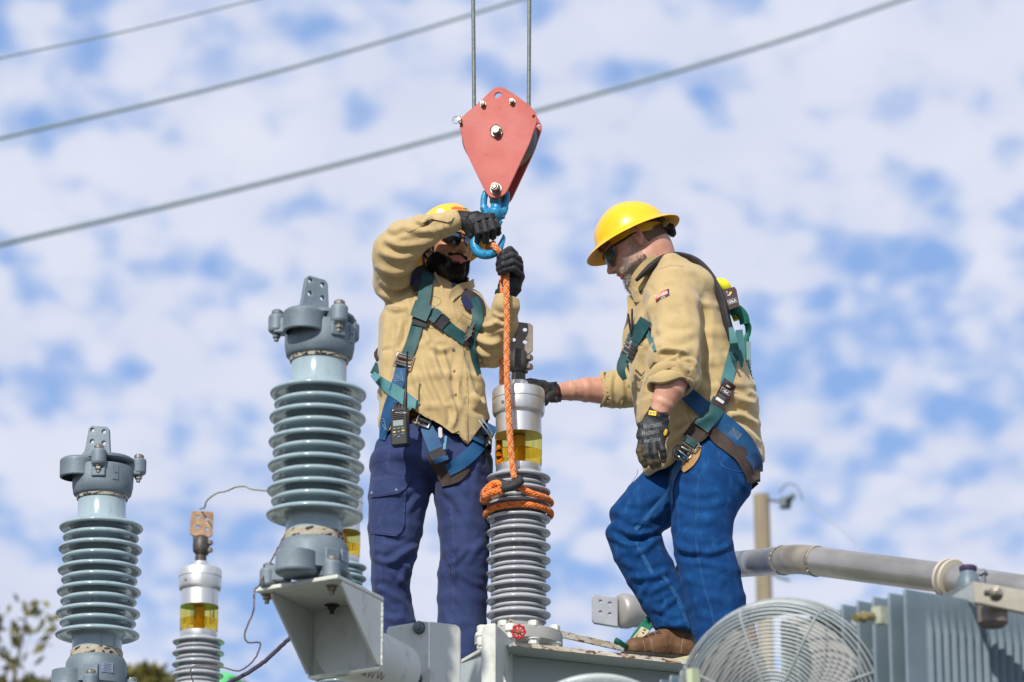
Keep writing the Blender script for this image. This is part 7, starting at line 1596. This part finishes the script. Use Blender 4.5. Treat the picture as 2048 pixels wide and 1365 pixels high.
# --- harness
h2 = thing('harness', J(1440, 760, -.15), None, None); h2.parent = p2; h2.matrix_parent_inverse = pinv(p2)
m = MB(); pts = [(1272, 562, -.12), (1286, 548, -.13), (1302, 534, -.12), (1322, 520, -.10), (1345, 513, -.08), (1370, 516, -.07), (1392, 526, -.07), (1412, 545, -.08), (1430, 572, -.09), (1444, 605, -.11), (1452, 640, -.13), (1460, 670, -.13), (1466, 690, -.12)]
m.tube(spline([J(*p) for p in pts], 6), np.interp(np.linspace(0, 1, 73), [0, .15, .4, .7, 1], [.006, .013, .012, .014, .010]), 10, flat=2.0, ref=(0, 1, 0)); obj('shoulder_pad', m, MT['pad_black'], h2, smooth=True)
m = MB(); m.tube(spline([J(a + 5, b - 3, c + .05) for a, b, c in pts[4:]], 6), .008, 10, flat=2.2, ref=(0, 1, 0)); obj('shoulder_pad', m, MT['pad_brown'], h2, smooth=True)
strap('webbing', [(1284, 645), (1296, 668), (1310, 702)], [4, 5, 3], bb2, MT['teal_light'], h2, off=.004)
strap('webbing', [(1292, 640), (1281, 658), (1268, 678), (1260, 692)], 13, bb2, MT['teal_web'], h2, off=.010, th=.004)
strap('buckle_block', [(1281, 655), (1266, 680)], 14, bb2, MT['teal_web'], h2, off=.015, th=.007)
strap('webbing', [(1252, 712, 11.86), (1244, 728, 11.85), (1242, 742, 11.85), (1250, 760, 11.86)], [11, 10, 8, 5], None, MT['teal_web'], h2, th=.004)
strap('keeper', [(1264, 690), (1250, 716)], 12, bb2, MT['pad_black'], h2, off=.012, th=.008)
for k, (a, b) in enumerate((((1248, 690), (1270, 706)), ((1245, 700), (1266, 715)), ((1251, 683), (1272, 698)))):
    m = MB(); m.tube([J(*a, -.19), J((a[0] + b[0]) / 2, (a[1] + b[1]) / 2, -.205), J(*b, -.19)], .0035, 8); obj('quick_connect', m, MT['chrome'], h2, smooth=True)
strap('webbing', [(1462, 655, 11.80), (1468, 690, 11.80), (1465, 715, None), (1458, 745, None), (1452, 770, None)], [5, 8, 11, 12, 12], bb2, MT['teal_light'], h2, off=.005, th=.003)
strap('webbing', [(1463, 700), (1472, 722)], [3, 8], bb2, MT['teal_web'], h2, off=.008, th=.003); strap('webbing', [(1478, 660, 11.86), (1482, 700, 11.88), (1480, 735, 11.9)], [7, 9, 5], None, MT['teal_light'], h2)
m = MB(); m.tube([J(1466, 705, -.17), J(1462, 708, -.18), (J(1470, 722, -.18))], .005, 8); obj('strap_keeper', m, MT['teal_web'], h2, smooth=True)
strap('webbing', [(1442, 800), (1428, 825), (1412, 843), (1402, 856)], 17, bb2, MT['teal_web'], h2, off=.016, th=.003)
h2t = strap('webbing', [(1364, 778), (1382, 795), (1405, 815), (1428, 832), (1450, 848), (1478, 872), (1500, 900), (1513, 925), (1517, 945)], [14, 16, 16.5, 17, 17, 17, 17, 14, 9], bb2, MT['blue_web'], h2, off=.010, th=.003)
zigzag('stitching', (1470, 868), 11, 7, 36, sheet_bvh(h2t), h2, 6, off=.0010); pass
strap('hip_pad', [(1424, 850), (1436, 872), (1460, 888), (1485, 908), (1503, 940), (1508, 966)], [12, 16, 18, 18, 17, 13], bb2, MT['pad_brown'], h2, off=.003, th=.009)
strap('hip_pad_back', [(1508, 958, 11.97), (1490, 975, 12.0), (1472, 990, 12.0), (1462, 1006, 12.0)], [14, 13, 9, 4], None, MT['pad_black'], h2, th=.012)
strap('leg_strap', [(1406, 846), (1394, 862), (1380, 880)], [17, 18, 17], bb2, MT['pad_brown'], h2, off=.006, th=.006)
strap('leather_backing', [(1394, 890), (1388, 908), (1374, 930), (1364, 942)], [9, 12, 11, 5], bb2, MT['leather_tan'], h2, off=.005, th=.004)
strap('webbing', [(1385, 877), (1377, 888)], 14, bb2, MT['teal_web'], h2, off=.022, th=.004)
strap('webbing', [(1366, 908), (1361, 925), (1350, 940), (1343, 960), (1340, 985), (1345, 1010)], [10, 9, 8, 6, 5, 2], bb2, MT['blue_web'], h2, off=.007, th=.003)
frame_buckle((1381, 887), 16, 8, 35, .022, MT['chrome'], bb2, h2, bars=0, t=.0035, name='strap_adjuster')
y = cast(bb2, 1364, 905) or 11.85
m = MB(); m.tube([W(1364 + 17 * cos(t) * 1.1 - 5 * sin(t), 906 + 14 * sin(t) + 6 * cos(t), y - .020) for t in np.linspace(0, 2 * pi, 30)], .0038, 8, cap=False); obj('leg_buckle', m, MT['chrome'], h2, smooth=True)
for (a, b) in (((1352, 898), (1376, 916)), ((1358, 892), (1384, 906)), ((1350, 908), (1368, 922)), ((1360, 896), (1366, 884))): m = MB(); m.tube([W(*a, y - .022), W((a[0] + b[0]) / 2, (a[1] + b[1]) / 2, y - .032), W(*b, y - .022)], .0050, 8); obj('buckle_catch', m, MT['chrome'], h2, smooth=True)
m = MB(); m.tube([W(1353, 901, y - .034), W(1373, 915, y - .034)], .006, 8, flat=.5); obj('buckle_bar', m, MT['blue_web'], h2, smooth=True)
# labels
lab = patch('label', [(1449, 756), (1472, 773), (1450, 822), (1424, 806)], bb2, MT['label_brown'], h2, off=.018, th=.0015)
bl = sheet_bvh(lab)
def print_on(par, b, items):
    for s_, c_, sz, an in items: decal('label_print', s_, c_, sz, an, b, MT['print_white'], par, off=.0012, bold=True, sx=.8)
print_on(h2, bl, [('SALA', (1451, 783), 6, -36)])
a = radians(36)
def lrect(par, b, c, w, h, ang, mt, off=.0011, t=.0006): a = radians(ang); q = [(c[0] + x * cos(a) - z * sin(a), c[1] + x * sin(a) + z * cos(a)) for x, z in ((-w, -h), (w, -h), (w, h), (-w, h))]; return patch('print_bar', q, b, mt, par, off=off, th=t, grid=6)
def lframe(par, b, c, w, h, ang):
    a = radians(ang); q = [(c[0] + x * cos(a) - z * sin(a), c[1] + x * sin(a) + z * cos(a)) for x, z in ((-w, -h), (w, -h), (w, h), (-w, h), (-w, -h))]; m = MB(); m.tube([W(p[0], p[1], (cast(b, *p) or y) - .0016) for p in q], .0008, 4); obj('print_frame', m, MT['print_white'], par)
lframe(h2, bl, (1451, 783), 9.5, 4.2, 33); lrect(h2, bl, (1440, 801), 9, 3, 33, MT['print_white']); lrect(h2, bl, (1445, 793), 9.5, 1.0, 33, MT['print_grey']); lrect(h2, bl, (1443, 796), 8, .8, 33, MT['print_grey']); lrect(h2, bl, (1456, 773), 4, 1.6, 33, MT['print_white']); lrect(h2, bl, (1459, 775), 1.8, 1.2, 33, MT['yellow_tag'], off=.002)
lab2 = patch('label', [(1445, 580), (1469, 574), (1473, 580), (1479, 612), (1459, 620)], None, MT['label_brown'], h2, off=.0, th=.0015, yfix=11.86) if True else None
bl2 = sheet_bvh(lab2); print_on(h2, bl2, [('SALA', (1465, 603), 6, 18), ('safe', (1458, 590), 4, 14), ('Z', (1454, 585), 4, 14)]); lframe(h2, bl2, (1465, 603), 9, 4.5, -17); lrect(h2, bl2, (1461, 586), 2.5, 2, -17, MT['yellow_tag'])
# --- lanyard: yellow shock pack, green sleeve, running down behind to the boot
ly = thing('lanyard', J(1480, 640, .02), 'green elastic lanyard with yellow loop on the back, its tagged end by the boot', 'lanyard')
m = MB(); m.tube(spline([J(1434, 566, -.06), J(1444, 566, -.07), J(1452, 574, -.07), J(1460, 590, -.05), J(1468, 620, -.05), J(1476, 640, -.05)], 5), .017, 10, flat=.6, ref=(0, 1, 0)); obj('yellow_loop', m, mat('yellow_web', (.75, .68, .01), rough=.6, bump=.5, bsc=400), ly, smooth=True)
m = MB(); m.tube(spline([J(1461, 622, -.08), J(1474, 620, -.09), J(1486, 632, -.08), J(1490, 648, -.07)], 5), .020, 10, flat=.7, ref=(0, 1, 0)); obj('green_cover', m, MT['green_web'], ly, smooth=True)
m = MB(); P = spline([J(1487, 640, -.06), J(1496, 652, -.06), J(1496, 668, -.05), J(1493, 680, -.05), J(1493, 738, -.03)], 6); m.tube(P, np.interp(np.linspace(0, 1, len(P)), [0, .3, .5, 1], [.010, .012, .010, .009]), 10, flat=.6, ref=(0, 1, 0)); obj('green_sleeve', m, MT['green_web'], ly, smooth=True)
m = MB(); m.tube([J(1496, 684, -.05), J(1496, 736, -.03)], .0105, 10, flat=.6, ref=(0, 1, 0)); obj('clear_sleeve', m, mat('clear_sleeve', (.35, .50, .50), rough=.3, alpha=.6), ly, smooth=True)
m = MB(); P = spline([J(1493, 735, -.03), J(1499, 750, -.02), J(1500, 770, -.01), J(1499, 792, .0), J(1502, 810, .06), J(1480, 880, .22), J(1430, 1000, .30), J(1375, 1100, .30), J(1352, 1145, .26), J(1325, 1190, .20), J(1302, 1232, .14), J(1290, 1252, .12)], 22); n = len(P); rr_ = .0125 + .0035 * np.sin(np.arange(n) * 1.25); Pj = P + np.stack([.004 * np.sin(np.arange(n) * 1.1), np.zeros(n), np.zeros(n)], 1); m.tube(Pj, rr_, 10, flat=.8, ref=(0, 1, 0)); obj('elastic_webbing', m, MT['green_web'], ly, smooth=True)
m = MB(); q = [W(1285, 1242, 12.10), W(1306, 1252, 12.10), W(1272, 1302, 12.04), W(1250, 1290, 12.04)]; m.prism(q, (0, .012, 0)); tg = obj('tag_sleeve', m, MT['green_web'], ly, bevel=.003)
m = MB(); q2_ = [W(1283, 1254, 12.083), W(1299, 1262, 12.083), W(1276, 1296, 12.040), W(1258, 1286, 12.040)]; q2_ = [p + np.array((0, -.006, 0)) for p in q2_]; m.prism(q2_, (0, .001, 0)); tg2 = obj('tag', m, mat('tag_cream', (.52, .47, .30), rough=.5), ly)
btg = BVHTree.FromPolygons([tuple(p) for p in q2_], [(0, 1, 2, 3)]); dk = mat('tag_ink', (.02, .02, .02), rough=.6)
decal('tag_print', '6 ft', (1288, 1263), 6, 62, btg, dk, tg2, off=.0012, bold=True); decal('tag_print', 'SOOID', (1270, 1284), 5.5, 60, btg, dk, tg2, off=.0012, bold=True)
for i in range(4): m = MB(); a = W(1279 - i * 3.0 + 2, 1262 - i * 1.4, 12.04); b = W(1266 - i * 2.6 + 2, 1281 - i * 1.2, 12.02); m.tube([a, b], .0006, 4); obj('tag_line', m, dk, tg2)
m = MB(); m.tube(spline([W(1262, 1296, 12.03), W(1250, 1292, 12.0), W(1238, 1285, 11.98), W(1230, 1281, 11.98)], 5), [.012] * 10 + [.014] * 6, 10, flat=.7); obj('lanyard_end', m, MT['teal_web'] if False else mat('dark_green_web', (.003, .085, .055), rough=.6), ly, smooth=True)

# ------------------------------------------------------------------ orange rope from the hook around the bushing
rp_ = thing('lifting_rope', W(1010, 500, 11.88), 'orange braided rope hanging from the blue hook and tied around the middle bushing', 'rope')
def braid(name, path, R, mt, par, pitch=.085, n=6, r=None, step=.0035):
    P = np.asarray(path, float); d = np.r_[0, np.cumsum(np.linalg.norm(np.diff(P, axis=0), axis=1))]; k = max(8, int(d[-1] / step)); s = np.linspace(0, d[-1], k); Q = np.stack([np.interp(s, d, P[:, i]) for i in range(3)], 1)
    for _ in range(3): Q[1:-1] = (Q[:-2] + 2 * Q[1:-1] + Q[2:]) / 4
    T = np.gradient(Q, axis=0); T /= np.linalg.norm(T, axis=1, keepdims=True); u = nrm(np.cross(T[0], (0, 1, .01))); Ua = []
    for i in range(k): u = nrm(u - T[i] * (u @ T[i])); Ua.append(u)
    Ua = np.array(Ua); Va = np.cross(T, Ua); r = r or R * .31; m = MB()
    for hnd in (1, -1):
        for j in range(n):
            a = 2 * pi * (j + (.5 if hnd < 0 else 0)) / n + hnd * 2 * pi * s / pitch; w_ = np.sin(2 * n * pi * s / pitch + (0 if hnd > 0 else pi)) * R * .07
            rad = R * .76 + w_; m.tube(Q + (Ua * np.cos(a)[:, None] + Va * np.sin(a)[:, None]) * rad[:, None], r, 5)
    nf = len(m.f); m.tube(Q, R * .72, 6); o = obj(name, m, [mt, MT['rope_dark']], par, smooth=True, ang=80); per = nf // (2 * n)
    o.data.polygons.foreach_set('material_index', [1 if (i // per) % 3 == 2 or i >= nf else 0 for i in range(len(o.data.polygons))]); return o
MT['rope_dark'] = mat('dark_orange_rope', (.50, .11, .015), (.62, .17, .03), sc=120, rough=.85)
YR = 11.865
braid('rope_strand', wpath([(976, 500, 11.93), (979, 491, 11.89), (986, 491, 11.865), (994, 499, 11.86), (1002, 508, 11.865), (1009, 520, 11.875), (1012, 540, 11.875), (1013, 580, YR), (1014, 640, YR), (1013.5, 700, YR), (1014.5, 770, YR), (1017, 820, YR), (1020, 870, YR), (1023.5, 915, 11.868), (1027, 945, 11.866), (1029, 958, 11.862)], 8), .0108, MT['rope_b'], rp_)
braid('rope_strand', wpath([(980, 494, 11.93), (990, 495, 11.90), (998, 506, 11.90), (1003, 520, 11.90), (1005, 545, 11.90), (1005, 600, 11.91), (1004.5, 680, 11.98), (1004, 740, 12.06), (1004, 780, 12.12), (1006, 850, 12.13), (1010, 950, 12.13)], 8), .0090, MT['rope_a'], rp_)
# wraps
cC = W(1037, 1018, 12.0); u_ = U
def wrap(pylist, rad, name, R, mt, a0, a1, Yc=12.0):
    P = []
    n = 48
    for i in range(n + 1):
        t = i / n; a = radians(a0 + (a1 - a0) * t); py = np.interp(t, np.linspace(0, 1, len(pylist)), pylist); z = W(1037, py, Yc)[2]; P.append((cC[0] + rad * cos(a), Yc + rad * sin(a), z))
    return braid(name, P, R, mt, rp_)
wrap([1031, 1028, 1026, 1025, 1026, 1028, 1030, 1026, 1020, 1020, 1026, 1032], 0.1145, 'rope_wrap', .0112, MT['rope_o'], 180, 540)
braid('rope_wrap', wpath([(1034, 968, 11.855), (1045, 978, 11.86), (1060, 986, 11.868), (1078, 992, 11.89), (1092, 997, 11.93), (1100, 1003, 11.98), (1101, 1008, 12.03), (1092, 1010, 12.08), (1070, 1006, 12.12)], 6), .0108, MT['rope_o'], rp_)
braid('rope_wrap', wpath([(1008, 978, 11.855), (992, 984, 11.86), (978, 990, 11.88), (969, 996, 11.92), (968, 1002, 11.98), (975, 1004, 12.04), (1000, 1000, 12.12)], 6), .0125, MT['rope_o'], rp_)
braid('knot', wpath([(1004, 976, 11.84), (996, 968, 11.835), (984, 970, 11.845), (974, 980, 11.86), (970, 992, 11.87), (980, 988, 11.845), (994, 982, 11.83), (1003, 984, 11.84)], 6), .0125, MT['rope_o'], rp_)
braid('knot', wpath([(972, 1002, 11.93), (968, 990, 11.90), (974, 980, 11.86), (986, 978, 11.84)], 6), .0125, MT['rope_o'], rp_)
m = MB(); m.tube(wpath([(986, 962, 11.88), (1000, 966, 11.85), (1016, 972, 11.835), (1030, 968, 11.835), (1040, 958, 11.85)], 6), .0155, 12); m.tube(wpath([(1002, 980, 11.84), (1016, 976, 11.825), (1032, 970, 11.825), (1042, 962, 11.84)], 6), .0145, 12); obj('black_sleeve', m, MT['black_tape'], rp_, smooth=True)
bhk = sheet_bvh(hko)
for s_, c_, an in (('T', (960, 497), -50), ('10', (968, 506), -18), ('LB', (985, 505), 22)): decal('embossed_mark', s_, c_, 5.5, an, bhk, mat('hook_mark', (.01, .05, .08), rough=.6) if s_ == 'T' else bpy.data.materials['hook_mark'], bpy.data.objects['crane_hook_block'], off=.0008, bold=True)

# rope fuzz
rr0 = [o for o in bpy.data.objects if o.parent == rp_ and o.type == 'MESH' and o.name.split('.')[0] != 'black_sleeve']
pts_ = []; nn_ = []
for o in rr0:
    me = o.data; nv = len(me.vertices); co = np.zeros(nv * 3, np.float32); no = np.zeros(nv * 3, np.float32); me.vertices.foreach_get('co', co); me.vertex_normals.foreach_get('vector', no); ix = np.random.RandomState(nv).choice(nv, min(nv, 900)); pts_.append(co.reshape(-1, 3)[ix]); nn_.append(no.reshape(-1, 3)[ix])
pts_ = np.vstack(pts_).astype(float); nn_ = np.vstack(nn_).astype(float); hair_strands('rope_fuzz', pts_, nn_, np.full(len(pts_), .006), .00022, MT['rope_b'], rp_, 12, curl=.8)

# pieces that stand apart become parts of their own
def split_apart(names, gap=.002):
    for o in [x for x in bpy.data.objects if x.type == 'MESH' and x.name.split('.')[0] in names and x.data.users == 1 and not x.get('kind')]:
        me = o.data; nv = len(me.vertices); par = np.arange(nv); E = np.zeros(len(me.edges) * 2, np.int32); me.edges.foreach_get('vertices', E); E = E.reshape(-1, 2)
        while True:
            m_ = np.minimum(par[E[:, 0]], par[E[:, 1]]); q = par.copy(); np.minimum.at(q, E[:, 0], m_); np.minimum.at(q, E[:, 1], m_); q = q[q]
            if (q == par).all(): break
            par = q
        co = np.zeros(nv * 3, np.float32); me.vertices.foreach_get('co', co); co = co.reshape(-1, 3); ids = np.unique(par); box = [[co[par == i].min(0) - gap, co[par == i].max(0) + gap, {i}] for i in ids]
        ch = True
        while ch:
            ch = False
            for a in range(len(box)):
                for b in range(a + 1, len(box)):
                    if (box[a][0] <= box[b][1]).all() and (box[b][0] <= box[a][1]).all():
                        box[a] = [np.minimum(box[a][0], box[b][0]), np.maximum(box[a][1], box[b][1]), box[a][2] | box[b][2]]; box.pop(b); ch = True; break
                if ch: break
        if len(box) < 2: continue
        F = [tuple(p.vertices) for p in me.polygons]; sm = me.polygons[0].use_smooth; mats_ = list(me.materials)
        for k, bx in enumerate(box):
            keep = np.isin(par, list(bx[2])); mp = np.cumsum(keep) - 1; f2 = [tuple(int(mp[v]) for v in f) for f in F if keep[f[0]]]
            m2 = bpy.data.meshes.new(me.name); m2.from_pydata([tuple(map(float, c)) for c in co[keep]], [], f2)
            for mm in mats_: m2.materials.append(mm)
            if k == 0: tgt = o
            else:
                tgt = o.copy(); SC.collection.objects.link(tgt)
                if o.parent is not None: mi = o.matrix_parent_inverse.copy(); tgt.parent = o.parent; tgt.matrix_parent_inverse = mi
            tgt.data = m2
            if sm:
                m2.polygons.foreach_set('use_smooth', [True] * len(f2)); bb = bmesh.new(); bb.from_mesh(m2)
                for e in bb.edges:
                    if len(e.link_faces) == 2 and e.calc_face_angle(0) > radians(40): e.smooth = False
                bb.to_mesh(m2); bb.free()
split_apart({'bolt', 'spacer_pin', 'conductor', 'nape_strap', 'support_beam', 'hook_rods', 'coupling_ring', 'stand', 'floodlight', 'black_sleeve', 'clip', 'undershirt', 'vent_plug', 'paint_marks'})
